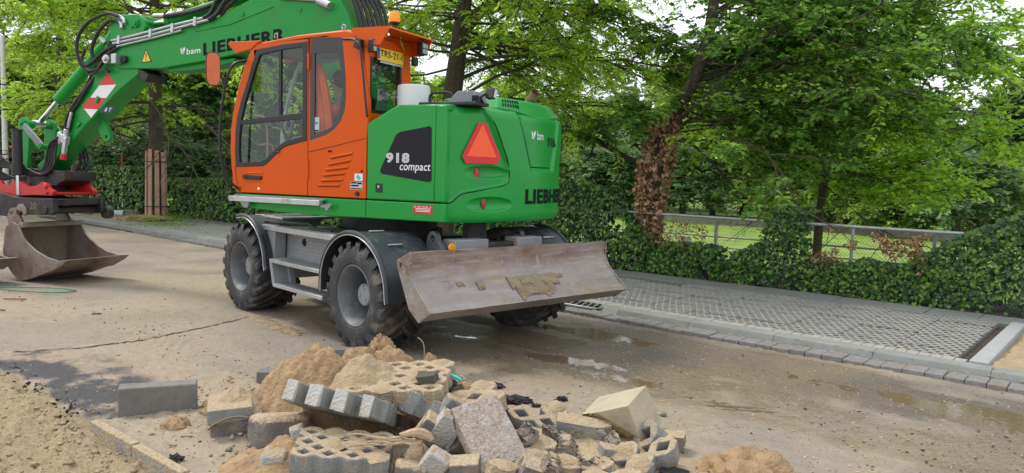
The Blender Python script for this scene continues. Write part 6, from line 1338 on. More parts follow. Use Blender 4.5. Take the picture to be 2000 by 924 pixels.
# ranging rod, bent, red and white
e = empty('ranging_rod', road(11.05,26.4,.05), 0, 'bent red and white ranging rod standing before the dark hedge', 'ranging rod')
zs = [0,.45,.85,1.05,1.15,1.28,1.45,1.85]; xs = [0,.0,.02,.07,.10,.0,-.0,.04]
prs = [((0,0,0),(0,0,.62),'white'),((0,0,.62),(.03,0,1.12),'redf'),((.03,0,1.12),(.07,0,1.30),'white'),((.07,0,1.30),(-.03,0,1.48),'white'),((-.03,0,1.48),(0,0,2.0),'redf')]
for a, b, m_ in prs: g = G(); g.tube([a, b], .022, 8); g.build('rod_section', K[m_], e)
g = G(); g.tube([(0,0,0),(.75,0,0)], .10, 18, cap=False); g.tube([(.01,0,0),(.74,0,0)], .09, 18, cap=False)
o = g.build('pvc_pipe', K['pvc']); o.location = road(10.0,25.2,.15); o.rotation_euler = (0,0,-.25); tag(o, 'short grey plastic pipe lying in the far tree pit', 'pipe')
g = G(); g.box(-.25,.25,-.06,.06,0,.10); o = g.build('kerb_offcut', K['concd'], bevel=.01); o.location = road(9.8,26.2,.08); o.rotation_euler = (0,0,-.1); tag(o, 'grey kerb offcut left of the plastic pipe', 'kerb piece')
for i, (a, b, l_) in enumerate(((10.7,27.6,1.6),(10.75,25.6,1.1))):
    g = G(); g.box(-l_/2,l_/2,-.07,.07,0,.14); o = g.build('edging_stone', K['concd'], bevel=.01); o.location = road(a,b,.05); o.rotation_euler = (0,0,.0); tag(o, ('dark edging stone before the square hedge, left one','dark edging stone beside the ranging rod')[i], 'kerb piece')
# lamp post, sign, vans, far hedge, moss clump
e = empty('lamp_post', (-14.95,22.4,0), 0, 'slim white lamp post at the left edge of the street', 'lamp post')
g = G(); g.tube([(0,0,0),(0,0,5.3)], [.085,.06], 12); g.build('post', K['whitep'], e); g = G(); g.cyl((0,0,0),(0,0,1.1),.11,12); g.build('base_sleeve', K['alu'], e)
e = empty('road_sign', (wx(222,50)[0], 50, 0), 0, 'round blue traffic sign on a thin pole above the hedge', 'sign')
g = G(); g.cyl((0,0,0),(0,0,3.0),.03,8); g.build('pole', K['galv'], e); g = G(); g.lathe([(0,-.01),(.30,-.01),(.30,.01),(0,.01)], (0,-.04,2.7), 'y', 24); g.build('disc', mat('sign_blue', (.01,.13,.55), .4), e)
def van(px, d, rz, lb, L_=4.6, col=None, car=False):
    e = empty('parked_van' if not car else 'parked_car', (*wx(px, d), 0), rz, lb, 'van' if not car else 'car')
    body = [(-2.2,.35),(-2.25,1.0),(-2.15,2.1),(1.2,2.1),(1.75,1.35),(2.25,1.15),(2.35,.7),(2.3,.35)] if not car else [(-2.1,.35),(-2.1,.9),(-1.8,1.0),(-1.3,1.45),(.5,1.45),(1.2,.98),(2.0,.85),(2.1,.35)]
    g = G(); g.prism(body, 'y', -.9, .9); g.build('body', col, e, bevel=.08, seg=3)
    wn = [[(-1.9,1.25),(-1.85,1.8),(-.4,1.8),(-.4,1.25)],[(-.2,1.25),(-.2,1.8),(1.1,1.8),(1.5,1.3)]] if not car else [[(-1.25,1.0),(-1.05,1.38),(-.35,1.38),(-.35,1.0)],[(-.25,1.0),(-.25,1.38),(.45,1.38),(1.0,1.0)]]
    for w_ in wn: g = G(); g.prism(w_, 'y', -.912, .912); g.build('window', mat('car_window', (.02,.025,.03), .08) if 'carw' not in K else K['carw'], e); K.setdefault('carw', bpy.data.materials['car_window'])
    for xx in (-1.4,1.4):
        for yy in (-.85,.85):
            g = G(); g.lathe([(0,-.1),(.32,-.1),(.34,-.05),(.34,.05),(.32,.1),(0,.1)], (xx,yy,.34), 'y', 20); g.build('wheel', K['tyre'], e)
    for yy in (-.65,.65): g = G(); g.box(-2.27,-2.15,yy-.1,yy+.1,.9,1.2); g.build('tail_light', K['redf'], e)
K['vanw'] = mat('van_white', (.62,.66,.72), .3, coat=.5); K['vans'] = mat('van_silver', (.45,.47,.5), .3, .4, coat=.5)
van(180, 62, .15, 'pale blue white van parked far off behind the boom hoses', col=K['vanw'])
van(212, 70, .3, 'silver car parked far off beside the white van', col=K['vans'], car=True)
van(-10, 50, .5, 'white van parked far off behind the lamp post', col=K['vanw'])
g = G(); g.box(-12,6,-.1,.1,0,.45); o = g.build('low_wall', mat('pinkish_wall', (.42,.33,.28), .9, 0, .15, 6)); o.location = (wx(240,46)[0], 46, -.05); tag(o, 'low pinkish garden wall far off beyond the verge', 'wall')
# verge plants: grass tufts
def tufts(name, lb, cx, cy, sx, sy, n, hgt, material, base=.05, wide=.012, rf=True):
    x_ = cx+sx*dr.randn(n); y_ = cy+sy*dr.randn(n)
    P = np.stack([x_*CR-y_*SR, x_*SR+y_*CR, np.full(n, base)],1) if rf else np.stack([x_,y_,np.full(n,base)],1)
    D = dr.randn(n,3)*.35+np.array([0,0,1.]); Ls = hgt*(.4+.8*dr.rand(n)); V, F = leaf_arrays(P, D, dr.randn(n,3), Ls, np.full(n, wide), .1)
    o = fast_mesh(name, V, F, material, kind='stuff'); tag(o, lb, 'grass')
tufts('grass_tufts','green grass tufts around the planked tree foot',10.9,23.0,.5,.6,900,.14,K['grassb'],.06,.02)
tufts('verge_plants','tall light green weeds on the far verge behind the tree guard',11.6,33.0,.9,1.6,3500,.75,K['l_farl'],.0,.05)
tufts('verge_grass','yellowish dry grass between the guard and the weeds',10.6,31.0,.6,.8,1600,.35,mat('dry_grass', (.34,.28,.10), .8, island=.3),.03,.03)
tufts('bay_grass','thin green grass in the far parking bay',9.7,20.4,.5,.5,500,.07,K['grassb'],.09,.02)
# mossy root ball at the kerb near the planked tree
def lump(name, c, s, seed, material, lb, cat, n=26, amp=.28, fr=2.3, rot=0, kind=None, flat=0):
    g = G(); vs = []; rs_ = np.random.RandomState(seed); o3 = rs_.rand(3)*50
    for i in range(n+1):
        th = math.pi*i/n
        for j in range(2*n):
            ph = math.pi*j/n; d = np.array([math.sin(th)*math.cos(ph), math.sin(th)*math.sin(ph), math.cos(th)])
            f = 1+amp*float(fbm(np.array(d[0]*1.5+o3[0]+d[2]), np.array(d[1]*1.5+o3[1]-d[2]*.7), fr, 5, .55))*1.6; vs.append((d[0]*f*s[0], d[1]*f*s[1], d[2]*f*s[2]))
    fs = [(i*2*n+j, i*2*n+(j+1) % (2*n), (i+1)*2*n+(j+1) % (2*n), (i+1)*2*n+j) for i in range(n) for j in range(2*n)]
    g.add(vs, fs); o = g.build(name, material, fixn=False, ang=60); o.location = c; o.rotation_euler = (0,0,rot)
    if lb: tag(o, lb, cat)
    return o
lump('root_ball', road(9.95,22.3,.10), (.75,.42,.14), 3, K['sandbr'], 'mossy brown root ball beside the kerb under the planked tree', 'root ball', 18)
tufts('moss','green moss tufts over the root ball',9.95,22.0,.25,.35,500,.10,K['grassb'],.14,.02)
# ================================================================== RUBBLE
K['chips'] = mat('concrete_chips', (.30,.26,.20), .9, 0, 0, 5, island=.5, bump=.5, bscale=80)
def chip(o_bm_verts, r): pass
def slab_obj(name, lb, cat, cells, loc, rot, t=.11, material=None, nx=4, ny=3, sand=0, scale=(1,1,1), group=None, a=.0735, b=.0655, da=.044, db=.034):
    g = paver_slab(nx, ny, a, b, da, db, t, cells); o = g.build(name, material or K['conc'], bevel=.005, seg=1, smooth=True); o.location = loc; o.rotation_euler = [R(v) for v in rot]; o.scale = scale
    tag(o, lb, cat, group)
    if sand:
        g = G(); r_ = random.Random(hash(lb) % 999 if False else len(lb))
        cs = sorted(cells) if cells else [(i, j) for i in range(nx) for j in range(ny)]
        n = 10
        for (i, j) in cs:
            if r_.random() > sand: continue
            cx, cy = (i-(nx-1)/2)*2*a+r_.uniform(-.02,.02), (j-(ny-1)/2)*2*b+r_.uniform(-.02,.02); vs = [(cx, cy, t+.010+r_.uniform(0,.012))]
            for ring, (rad, hz) in enumerate(((.035,.009),(.068,-.006))):
                for k in range(n): q = rad*r_.uniform(.75,1.35); an = 2*math.pi*k/n; vs.append((cx+q*math.cos(an), cy+q*math.sin(an), t+hz+r_.uniform(-.003,.004)))
            g.add(vs, [(0,1+k,1+(k+1) % n) for k in range(n)]+[(1+k,1+n+k,1+n+(k+1) % n,1+(k+1) % n) for k in range(n)])
        if g.v: g.build('sand_crust', K['sand'], o, fixn=False)
    return o
def block(name, lb, cat, dims, loc, rot, material, seed=1, jag=.004, bevel=.008, cut=None, fracture=None):
    """a subdivided, slightly chipped block; cut: list of (plane point, normal) chopping corners off"""
    bm = bmesh.new(); bmesh.ops.create_cube(bm, size=1)
    bmesh.ops.scale(bm, vec=dims, verts=bm.verts)
    mats = [material]
    if cut:
        mats.append(fracture or K['frac'])
        for p, n_ in cut:
            geom = bm.verts[:]+bm.edges[:]+bm.faces[:]; res = bmesh.ops.bisect_plane(bm, geom=geom, plane_co=p, plane_no=n_, clear_outer=True)
            ed = [e for e in res['geom_cut'] if isinstance(e, bmesh.types.BMEdge)]; f_ = bmesh.ops.edgeloop_fill(bm, edges=ed)['faces']
            for f in f_: f.material_index = 1
            if f_:
                r2 = bmesh.ops.subdivide_edges(bm, edges=list({e for f in f_ for e in f.edges}), cuts=3, use_grid_fill=True)
                bmesh.ops.triangulate(bm, faces=[f for f in bm.faces if f.material_index == 1 and len(f.verts) > 4]); 
                inner = [v for v in bm.verts if all(f.material_index == 1 for f in v.link_faces)]
                fe = list({e for f in bm.faces if f.material_index == 1 for e in f.edges if all(g_.material_index == 1 for g_ in e.link_faces)}); bmesh.ops.subdivide_edges(bm, edges=fe, cuts=2)
                bmesh.ops.triangulate(bm, faces=[f for f in bm.faces if len(f.verts) > 4])
                rnd = random.Random(seed); nn = Vector(n_).normalized()
                for v in bm.verts:
                    if v.link_faces and all(f.material_index == 1 for f in v.link_faces): v.co += nn*rnd.uniform(-.016,.008)
    rnd = random.Random(seed)
    me = bpy.data.meshes.new(name); 
    for v in bm.verts: v.co += Vector((rnd.uniform(-jag,jag), rnd.uniform(-jag,jag), rnd.uniform(-jag,jag)))
    bmesh.ops.recalc_face_normals(bm, faces=bm.faces); bm.to_mesh(me); bm.free()
    for m_ in mats: me.materials.append(m_)
    me.shade_smooth(); me.set_sharp_from_angle(angle=R(30))
    o = bpy.data.objects.new(name, me); COL.objects.link(o); o.location = loc; o.rotation_euler = [R(v) for v in rot]
    if bevel: b_ = o.modifiers.new('bevel', 'BEVEL'); b_.width = bevel; b_.segments = 2; b_.limit_method = 'ANGLE'; b_.angle_limit = R(40)
    tag(o, lb, cat); return o
def heap(name, lb, cx, cy, rx_, ry_, h, seed, material, rot=0, n=105, amp=.45, kind=None, z0=-.02):
    u, v = np.meshgrid(np.linspace(-1.25,1.25,n), np.linspace(-1.25,1.25,n), indexing='ij'); d = np.sqrt(u*u+v*v)
    base = np.clip(1-d**1.7, -.25, 1); X = u*rx_; Y = v*ry_; s = seed*7.7
    nz = fbm(X+s, Y+s, 4.5, 5, .55)
    Z = h*(base+amp*nz*np.clip(1.35-d, 0, 1))+(.030*fbm(X+s, Y, 22, 4)+.016*np.abs(fbm(X+s+5, Y, 40, 2)))*np.clip(1.3-d, 0, 1)
    Z = np.where(d > 1.05, Z-.12*(d-1.05), Z)+z0
    c, s_ = math.cos(rot), math.sin(rot); V = np.stack([(X*c-Y*s_).ravel(), (X*s_+Y*c).ravel(), Z.ravel()],1)
    idx = np.arange(n*n).reshape(n,n); F = np.stack([idx[:-1,:-1],idx[1:,:-1],idx[1:,1:],idx[:-1,1:]],-1).reshape(-1,4)
    o = fast_mesh(name, V, F, material, smooth=True, kind='stuff'); o.location = (cx, cy, 0); tag(o, lb, 'sand heap'); return o
heap('sand_heap', 'brown sand heap carrying the broken pavers, left part', -1.26, 5.14, .60, .46, .56, 1, K['sandbr'], .2)
heap('sand_heap', 'brown sand ridge behind the sandy slab, peaked in the middle', -.88, 5.32, .46, .32, .46, 2, K['sandbr'], -.1)
heap('sand_heap', 'sand running down between pale broken blocks at the front', .30, 4.55, .95, .42, .13, 3, K['sand'], -.05, amp=.5)
heap('sand_heap', 'low brown sand under the front slab', -1.15, 4.35, .55, .35, .15, 4, K['sandbr'], .1, amp=.5)
heap('sand_heap', 'brown crumbled sand behind the turquoise strip', -.28, 5.3, .36, .26, .22, 5, K['sandbr'], .4)
lump('soil_clod', (-.915,5.42,.42), (.085,.08,.10), 8, K['sandbr'], 'upright brown clod crowning the rubble heap', 'clod', 22, .35, 2.5)
# slab on edge, plastered with sand, behind at right
o = slab_obj('grass_paver','upright grass paver plastered with brown sand at the back of the heap','grass paver',None,(-.60,5.55,.05),(68,3,-14),.11,K['concsand'],sand=1.0)
heap('sand_heap', 'sand caked over the upright paver at the back', -.62, 5.50, .36, .14, .33, 6, K['sandbr'], -.22, amp=.4)
# the large sandy slab on top
o = slab_obj('grass_paver','large sandy grass paver lying on top of the heap, dark diamond holes','grass paver',None,(-.70,4.94,.27),(7,-4,-6),.11,K['concsand'],nx=4,ny=4,sand=.3,scale=(1.1,1.05,1))
heap('sand_heap', 'sand spread over the left half of the large sandy paver', -.92, 4.98, .30, .24, .14, 11, K['sand'], -.1, 70, .6, z0=.30)
# tilted slab: front edge lifted, its broken teeth face the viewer, underside in shade
o = slab_obj('grass_paver','tilted grass paver with pale broken teeth along its front edge','grass paver',None,(-1.02,4.60,.205),(-24,7,-9),.12,K['conc'],nx=4,sand=.25,scale=(1.06,.9,1.05))
for i, (w_, l_) in enumerate(((.085,.13),(.098,.15),(.100,.145),(.070,.12))):
    x_ = (i-1.5)*.147
    p = block('broken_tooth','x','x',(w_*.86,l_,.118),(0,0,0),(0,0,0),K['conc'],60+i,.005,.008); p.parent = o; p.location = (x_,-.20-l_/2+.02,.060); p.rotation_euler = (R(-3),0,R((i*37) % 9-16))
    q = block('broken_face','x','x',(w_*.9,.016,.120),(0,0,0),(0,0,0),K['concl'],80+i,.006,.004); q.parent = p; q.location = (0,-l_/2-.004,0)
    for z_ in (p, q):
        for k_ in ('label','category'): del z_[k_]
o = slab_obj('grass_paver','dark grey grass paver standing behind the pale teeth at right','grass paver',{(0,0),(1,0),(0,1),(1,1)},(-.52,4.72,.16),(-18,16,-14),.14,K['conc'],nx=2,ny=2,scale=(1.1,1,1))
o = slab_obj('grass_paver','blue grey grass paver lying level at the very front of the heap','grass paver',None,(-.93,4.22,.01),(7,4,4),.165,K['conc'],sand=.25,scale=(.92,.92,1.))
slab_obj('broken_paver','sandy broken paver standing on edge left of the large tilted stone','broken paver',{(0,0),(1,0),(2,0),(0,1),(1,1)},(-.33,4.55,.13),(14,-34,58),.12,K['concsand'],ny=2,sand=.7,a=.092,da=.057,db=.038)
slab_obj('broken_paver','dark holed paver piece behind the large tilted stone','broken paver',{(0,0),(1,0),(0,1),(1,1)},(-.20,4.86,.17),(12,-14,25),.12,K['concsand'],nx=2,ny=2,sand=.6,a=.092,da=.057,db=.038)
slab_obj('broken_paver','blue grey paver piece right of the large tilted stone','broken paver',{(0,0),(1,0),(1,1)},(.20,4.98,.05),(24,12,-18),.13,K['conc'],nx=2,ny=2,sand=.5,a=.092,da=.057,db=.038)
slab_obj('broken_paver','broken paver half sunk in sand at the front edge','broken paver',{(0,0),(1,0),(2,0),(1,1)},(.28,4.36,.0),(14,6,-16),.12,K['concsand'],ny=2,sand=.9,a=.092,da=.057,db=.038)
slab_obj('broken_paver','paver piece with ribbed side at the right end of the heap','broken paver',{(0,0),(0,1),(1,0)},(.84,4.40,.02),(14,-24,28),.14,K['conc'],nx=2,ny=2,sand=.7,a=.092,da=.057,db=.038)
slab_obj('broken_paver','upright ribbed paver edge beside the big boulder','broken paver',{(0,0)},(.95,4.66,.06),(10,-52,22),.14,K['conc'],nx=1,ny=1,scale=(1,1.3,1),a=.092,da=.057,db=.038)
slab_obj('broken_paver','sandy holed paver piece at the bottom right corner of the heap','broken paver',{(0,0),(1,0),(0,1)},(.62,4.10,-.02),(10,-12,-20),.14,K['concsand'],nx=2,ny=2,sand=1.,a=.092,da=.057,db=.038)
slab_obj('broken_paver','paver fragment with open holes below the grey two tone block','broken paver',{(0,0),(1,0)},(.04,4.10,.0),(6,14,30),.12,K['concsand'],nx=2,ny=1,sand=.8,a=.092,da=.057,db=.038)
rs5 = np.random.RandomState(23); n = 420; P = np.column_stack([rs5.uniform(-1.75,1.15,n), 4.75+.42*rs5.randn(n), np.zeros(n)]); P[:,2] = .01+.20*np.exp(-((P[:,0]+1.0)/.55)**2-((P[:,1]-4.95)/.35)**2)
o = scatter('rubble_chips', P, .008+.022*rs5.rand(n)**2.5, K['chips'], .8, 12); tag(o, 'small concrete chips and clods strewn over and round the heap', 'chips')
# solid blocks
B = block
B('kerb_block','grey concrete kerb block standing on edge at the left','kerb block',(.49,.115,.215),(-2.41,5.14,.105),(3,0,20.5),K['concc'],1,.003,.010)
B('kerb_block_top_face','flat','x',(.01,.01,.01),(-2.4,5.15,-.2),(0,0,0),K['conc'],1)
bpy.data.objects.remove(bpy.data.objects['kerb_block_top_face'])
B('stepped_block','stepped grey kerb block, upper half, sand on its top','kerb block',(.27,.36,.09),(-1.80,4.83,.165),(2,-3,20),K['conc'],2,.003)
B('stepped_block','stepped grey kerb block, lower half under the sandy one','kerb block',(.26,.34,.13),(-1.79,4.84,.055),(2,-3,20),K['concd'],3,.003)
heap('sand_heap', 'sand and grit on top of the stepped block', -1.79, 4.90, .13, .20, .05, 9, K['sand'], .35, 40, .5, z0=.19)
B('round_block','large smooth brown block with rounded corner under the teeth','concrete block',(.34,.30,.26),(-1.42,4.63,.06),(-14,6,30),K['concd'],4,.006,.05)
B('pale_kerb','pale kerb block lying behind the left shoulder of the heap','kerb block',(.30,.14,.12),(-1.86,6.0,.04),(0,0,8),K['concc'],5)
B('kerb_block','grey kerb block lying at the very back of the heap, near the tyre','kerb block',(.52,.10,.13),(-1.48,6.75,.05),(0,0,12),K['concc'],6)
B('concrete_chip','pale bluish chip stuck in the sand on the left slope','concrete piece',(.13,.07,.09),(-1.30,4.98,.36),(20,38,15),K['concl'],7,.010,.008,[((.04,0,.03),(1,0,.8))])
B('concrete_chip','thin upright chip in the middle of the sandy slab','concrete piece',(.06,.04,.11),(-.90,4.98,.40),(10,-25,0),K['concl'],8,.008,.006,[((.01,0,.03),(1,0,.6))])
B('concrete_chip','pale angular paver tooth on the sandy slab, left of the pair','concrete piece',(.10,.10,.10),(-.68,5.12,.35),(10,0,20),K['concl'],9,.006,.01,[((-.02,0,.02),(-1,0,1))])
B('concrete_chip','pale angular paver tooth on the sandy slab, right of the pair','concrete piece',(.12,.09,.10),(-.52,5.12,.345),(10,0,-12),K['concl'],10,.006,.01,[((-.03,0,.02),(-1,0,1))])
B('stone_flake','dark olive wedge lying on the right of the sandy slab','stone',(.15,.10,.055),(-.53,4.80,.40),(8,-6,-8),mat('olive_stone', (.07,.07,.05), .8, 0, .2, 9, bump=.5),11,.006,.012,[((-.04,0,0),(-1,0,-.6))])
B('concrete_chip','small pale lump beside the turquoise strip','concrete piece',(.06,.05,.09),(-.43,4.95,.36),(0,12,0),K['concl'],12,.008,.012)
B('concrete_block','grey upright block with chipped top behind the large tilted stone','concrete block',(.12,.11,.20),(-.13,5.22,.12),(4,-6,-10),K['conc'],13,.007,.012,[((0,0,.085),(.4,0,1))])
B('concrete_block','dark smooth block leaning against the grey upright block','concrete block',(.13,.12,.13),(-.24,5.22,.10),(6,24,12),K['concd'],14,.006,.018)
# the large rough stone
B('rough_slab','large square stone of rough aggregate tilted towards the viewer','stone slab',(.33,.42,.085),(-.11,4.30,.21),(47,-6,38),K['aggr'],15,.006,.006)
B('concrete_block','pale rough tooth block left of the large tilted stone','concrete block',(.14,.09,.20),(-.35,4.32,.24),(24,28,10),K['concl'],16,.006,.012,[((.02,0,.07),(1,0,.8))])
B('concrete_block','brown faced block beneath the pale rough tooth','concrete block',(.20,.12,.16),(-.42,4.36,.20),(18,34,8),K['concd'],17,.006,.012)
B('concrete_block','white rough diamond piece near the bottom middle','concrete block',(.13,.09,.17),(-.40,4.12,.10),(20,35,6),K['concl'],18,.006,.012)
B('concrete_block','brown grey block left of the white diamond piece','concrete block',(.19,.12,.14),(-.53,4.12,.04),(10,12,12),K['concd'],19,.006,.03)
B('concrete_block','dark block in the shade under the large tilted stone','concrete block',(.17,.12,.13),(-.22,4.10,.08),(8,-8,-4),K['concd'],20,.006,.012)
B('concrete_block','small grey block at the upper left of the tilted stone','concrete block',(.13,.10,.13),(-.34,4.62,.27),(14,30,22),K['conc'],21,.006,.014)
B('concrete_block','dark rounded block at the lower right of the tilted stone','concrete block',(.20,.14,.20),(.14,4.08,.04),(10,30,6),K['concd'],22,.010,.04,[((.03,0,.06),(1,0,.7))])
B('two_tone_block','grey block with a rough brown band, right of the middle','concrete block',(.34,.15,.15),(.48,4.68,.115),(6,8,-3),K['conc'],23,.005,.008,[((.12,0,-.02),(.7,-.2,-1)),((.13,-.05,.04),(.8,-1,.7))])
B('rough_band','x','x',(.085,.012,.13),(.43,4.602,.115),(6,8,-3),K['frac'],24,.004,.002)
_b = bpy.data.objects['rough_band']; _p = bpy.data.objects['two_tone_block']; _b.parent = _p; _b.location = (-.045,-.0745,-.008); _b.rotation_euler = (0,0,0)
for k_ in ('label','category'): del _b[k_]
B('pale_boulder','big pale yellow concrete boulder with one corner broken off','boulder',(.37,.33,.26),(.74,4.84,.15),(10,-22,-34),mat('yellow_concrete', (.40,.345,.24), .85, 0, .12, 7, dirt=(.42,.36,.26), dscale=5, damt=.4, bump=.4),25,.005,.006,[((-.06,-.12,.02),(-.35,-1,-.35))],mat('boulder_fracture', (.36,.25,.14), .95, 0, .3, 25, bump=1, bscale=40))
B('concrete_wedge','pale wedge standing beneath the big boulder','concrete piece',(.07,.10,.17),(.62,4.66,.08),(0,-14,0),K['concl'],26,.005,.008,[((.02,0,.03),(1,0,.5))])
B('bluish_chip','small bluish pebble shaped chip at the boulder foot','concrete piece',(.05,.05,.08),(.60,4.55,.06),(0,5,0),mat('bluish_concrete', (.25,.28,.36), .8, 0, .1, 9),27,.006,.016)
B('concrete_block','dark grey block with rough end at the far right of the heap','concrete block',(.16,.12,.14),(1.06,4.66,.06),(2,2,-6),K['concd'],28,.006,.012,[((.06,0,0),(1,-.25,0))])
B('concrete_block','small grey block lower right in front of the ribbed edge','concrete block',(.13,.10,.07),(.62,4.40,.10),(8,14,20),K['conc'],29,.006,.012)
B('concrete_block','small dark block sunk in the sand right of the tilted stone','concrete block',(.11,.09,.07),(.22,4.62,.10),(8,14,30),K['concd'],30,.006,.014)
B('concrete_block','small dark block in the sand below the two tone block','concrete block',(.12,.09,.08),(.40,4.46,.08),(8,18,22),K['concd'],31,.006,.014)
B('grey_tile','flat grey tile piece beside the stepped block','concrete piece',(.16,.12,.03),(-1.98,4.72,.01),(0,3,12),K['conc'],32,.004,.006)
B('pale_offcut','pale block cut by the lower edge, left of the front slab','concrete block',(.13,.16,.12),(-1.32,4.22,.05),(0,0,8),K['concl'],33,.005,.012)
B('corner_block','small pale block showing between the smooth block and the teeth','concrete piece',(.08,.08,.16),(-1.23,4.40,.12),(0,-16,12),K['concl'],34,.006,.01)
B('dark_plate','dark flat plate lying right of the ribbed paver at the lower edge','concrete piece',(.16,.12,.02),(.98,4.28,.03),(4,6,-20),K['tar'],35,.004,.004)
for q_, (lb, dm, lc, rt, mt) in enumerate((
 ('angular blue grey chunk leaning on the right side of the rough stone',(.13,.08,.15),(.12,4.40,.17),(20,24,40),'conc'),
 ('broken grey tooth lying flat before the two tone block',(.16,.09,.08),(.36,4.40,.135),(12,10,-24),'conc'),
 ('dark angular chunk wedged under the right end of the two tone block',(.11,.10,.12),(.66,4.50,.10),(30,20,10),'concd'),
 ('pale broken tooth on the sand between rough stone and two tone block',(.09,.08,.12),(.27,4.52,.15),(28,-20,16),'concl'),
 ('blue grey notched chunk at the lower edge below the boulder',(.18,.10,.12),(.50,4.22,.08),(18,-14,30),'conc'),
 ('dark brown chunk at the lower edge left of the notched one',(.14,.11,.10),(.26,4.18,.08),(10,28,-14),'concd'),
 ('grey chunk perched behind the turquoise strip',(.13,.08,.09),(-.36,5.10,.27),(16,14,30),'conc'),
 ('small blue grey tooth at the foot of the upright grey block',(.10,.07,.11),(.04,5.08,.08),(10,-30,12),'conc'))):
    B('broken_chunk', lb, 'concrete piece', dm, lc, rt, K[mt], 100+q_, .009, .007, [((dm[0]*.2,0,dm[2]*.25),(1,.3,.8)),((-dm[0]*.3,0,-dm[2]*.1),(-1,-.4,.2))])
for i, (x_, y_, z_, s_, lb) in enumerate(((-2.02,5.08,.03,.062,'round sandy clod between the kerb block and the stepped block, front one'),(-2.08,5.22,.03,.058,'darker clod just behind the round sandy clod'),(-2.16,4.83,.02,.072,'brown clod left of the stepped block'))):
    lump('sand_clod', (x_,y_,z_), (s_*1.2,s_,s_*.8), 20+i, K['sandbr'], lb, 'clod', 16, .3)
lump('sand_boulder', (1.42,4.34,-.02), (.26,.20,.17), 31, K['sandbr'], 'large crumbly brown sand lump at the lower edge, right', 'clod', 30, .22, 2.5, -.3)
lump('sand_boulder', (1.72,4.12,-.06), (.34,.16,.12), 35, K['sandbr'], 'flat tail of sand beside the large crumbly lump', 'clod', 26, .25, 2.5, -.4)
for i, (x_, y_, s_, lb) in enumerate(((-.13,6.05,.07,'black asphalt crumbs on the road behind the heap'),(.06,5.66,.08,'black asphalt crumbs right of the grey upright block'),(.22,5.55,.03,'single small black crumb on the road'),(-1.56,5.32,.10,'black asphalt clod at the left shoulder of the heap'),(-1.62,5.12,.07,'smaller black clod below the left shoulder of the heap'),(-1.92,4.30,.035,'black crumb at the foot of the stepped block'),(.42,5.72,.03,'black crumb beyond the grey pieces'))):
    lump('asphalt_crumb', (x_,y_,.01 if i not in (3,4) else .06), (s_*1.3,s_*.8,s_*(.35 if i < 3 else .8)), 50+i, K['tar'], lb, 'asphalt', 12, .6, 3.5)
# crumbling asphalt along the edge of the sand pit
rs2 = np.random.RandomState(17); P = []
for i in range(170):
    b_ = 5.35+2.0*rs2.rand(); a_ = 2.07+.06*rs2.randn(); v = road(a_, b_); P.append((v.x, v.y, -.02+.02*rs2.rand()))
o = scatter('asphalt_edge', np.array(P), .008+.016*rs2.rand(170)**1.5, K['tar'], .8, 8); tag(o, 'black crumbled asphalt edge along the sand pit', 'asphalt')
# concrete edging at the pit
for i in range(3):
    g = G(MR); y0 = 5.22-.62*(i+1); g.box(1.955,2.015,y0+.006,y0+.61,-.2,.035-.004*i); o = g.build('edging_strip', K['concsand'], bevel=.008); tag(o, ('sandy concrete edging strip at the pit, far piece','sandy concrete edging strip at the pit, middle piece','sandy concrete edging strip at the pit, nearest piece')[i], 'edging', 'edging strips along the sand pit')
# roots, wires, strips
g = G(); rr_ = random.Random(8)
for k in range(13):
    a = Vector((-.50+rr_.uniform(-.03,.03), 4.20+rr_.uniform(-.03,.03), .20)); L2 = rr_.uniform(.2,.42); pts = [a]
    for j in range(5): pts.append(pts[-1]+Vector((-L2/5, rr_.uniform(-.02,.02), rr_.uniform(-.012,.014))))
    g.tube(spline(pts,2), [.009*(1-.08*j) if k < 4 else .004 for j in range(11)], 5)
g.tube(spline([(-.60,4.18,.235),(-.52,4.2,.25),(-.46,4.22,.23),(-.42,4.22,.20)],3), [.016,.018,.022,.026,.030,.032,.03,.028,.022,.016], 8)
for k in range(8): g.tube([(-.47,4.2,.19),(-.47+rr_.uniform(-.06,.06),4.17,.12+rr_.uniform(-.04,.03)),(-.46+rr_.uniform(-.08,.06),4.16,.06)], .003, 4)
o = g.build('root_bundle', K['root']); tag(o, 'pale dry root bundle lying over the front slab', 'roots')
g = G(); g.tube(spline([(-.45,4.98,.37),(-.40,4.97,.385),(-.34,4.95,.37),(-.31,4.94,.355)],4), .010, 6); o = g.build('plastic_strip', K['teal']); tag(o, 'turquoise plastic strip curling out of the sand', 'strip')
g = G(); g.tube(spline([(-.62,5.5,.30),(-.62,5.5,.40),(-.63,5.5,.47),(-.67,5.5,.51)],3), .004, 5); o = g.build('pale_wire', K['root']); tag(o, 'thin pale root sticking up from the back of the heap', 'root')
g = G(); g.tube(spline([(-7.4,10.2,.02),(-6.9,9.95,.02),(-6.0,9.75,.02),(-5.75,9.95,.02),(-6.1,10.1,.02),(-6.9,10.05,.02),(-7.4,9.85,.02)],6), .008, 6); o = g.build('garden_hose', K['greenh']); tag(o, 'thin green hose looped on the road at the left edge', 'hose')
for i, (a, b, c, d) in enumerate(((-4.68,8.5,.09,.3),(-6.1,9.25,.26,.1),(-5.85,8.55,.22,-.2))):
    g = G(); g.box(-c/2,c/2,-.009,.009,0,.014); o = g.build('wood_scrap', mat('wood_scrap_%d' % i, (.20,.11,.06), .8)); o.location = (a,b,.008); o.rotation_euler = (0,0,d); tag(o, ('short brown wood scrap on the open road left of the front wheel','long thin splinter near the green hose','thin dark splinter nearer to the sand pit')[i], 'wood scrap')
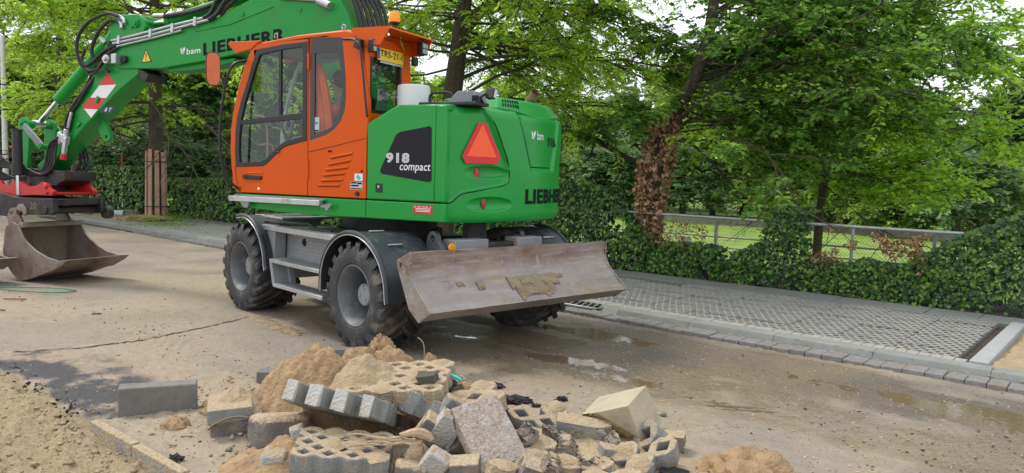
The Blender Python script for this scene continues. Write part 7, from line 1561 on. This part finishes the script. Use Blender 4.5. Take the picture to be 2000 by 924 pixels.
# crack across the old asphalt
pts = [(-4.45,6.67),(-4.0,6.9),(-3.75,7.15),(-3.55,7.35),(-3.35,7.75),(-3.15,8.2),(-2.95,8.75)]
g = G(); q = spline([(p[0],p[1],0) for p in pts], 10); rr_ = random.Random(2); vs = []; fs = []
for i, p in enumerate(q):
    j = Vector((rr_.uniform(-.012,.012), rr_.uniform(-.012,.012), 0)); hgt = float(ground_fields(np.array([p.x]), np.array([p.y]))[0][0])+.006; w_ = rr_.uniform(.004,.016); vs += [(p.x+j.x-w_*.7, p.y+j.y+w_, hgt), (p.x+j.x+w_*.7, p.y+j.y-w_, hgt)]
g.add(vs, [(2*i,2*i+1,2*i+3,2*i+2) for i in range(len(q)-1)]); g.build('road_crack', K['tar'], kind='structure', smooth=False)

# loose lumps of sand in the pit and round the heap
rs6 = np.random.RandomState(31); n = 2600; A_ = rs6.uniform(.6,2.0,n); B_ = rs6.uniform(3.2,7.4,n); X_ = A_*CR-B_*SR; Y_ = A_*SR+B_*CR; h_ = ground_fields(X_, Y_)[0]
o = scatter('sand_crumbs', np.column_stack([X_,Y_,h_]), .006+.020*rs6.rand(n)**3, K['sand'], .65, 41); tag(o, 'crumbly lumps lying all over the loose sand at lower left', 'sand lumps')
n = 900; X_ = -1.6+1.1*rs6.randn(n); Y_ = 5.3+.65*rs6.randn(n); h_ = ground_fields(X_, Y_)[0]
o = scatter('sand_crumbs', np.column_stack([X_,Y_,h_+.002]), .005+.018*rs6.rand(n)**3, K['sandbr'], .65, 42); tag(o, 'brown sand crumbs on the road round the rubble heap', 'sand lumps')
g = G(); r7 = random.Random(6)
for i in range(11):
    cx, cy = -2.95+i*.075+r7.uniform(-.03,.03), 8.62-i*.085+r7.uniform(-.03,.03); L2 = r7.uniform(.14,.32); k_ = 8; vs = []; fs = []
    for a in range(k_+1):
        t = a/k_-.5; w_ = .028*(1-(2*t)**2)+.004; hh = .020*(1-(2*t)**2)*r7.uniform(.6,1.1); x_ = cx+t*L2+r7.uniform(-.006,.006); y_ = cy+t*.05+r7.uniform(-.006,.006); vs += [(x_,y_-w_,.0),(x_,y_-w_*.2,.008+hh),(x_,y_+w_,.0)]
    for a in range(k_): fs += [(a*3,a*3+1,a*3+4,a*3+3),(a*3+1,a*3+2,a*3+5,a*3+4)]
    g.add(vs, fs)
o = g.build('mud_ridges', K['sand'], kind='stuff', fixn=False); tag(o, 'pressed mud ridges left by a tyre between the two left wheels', 'mud ridges')
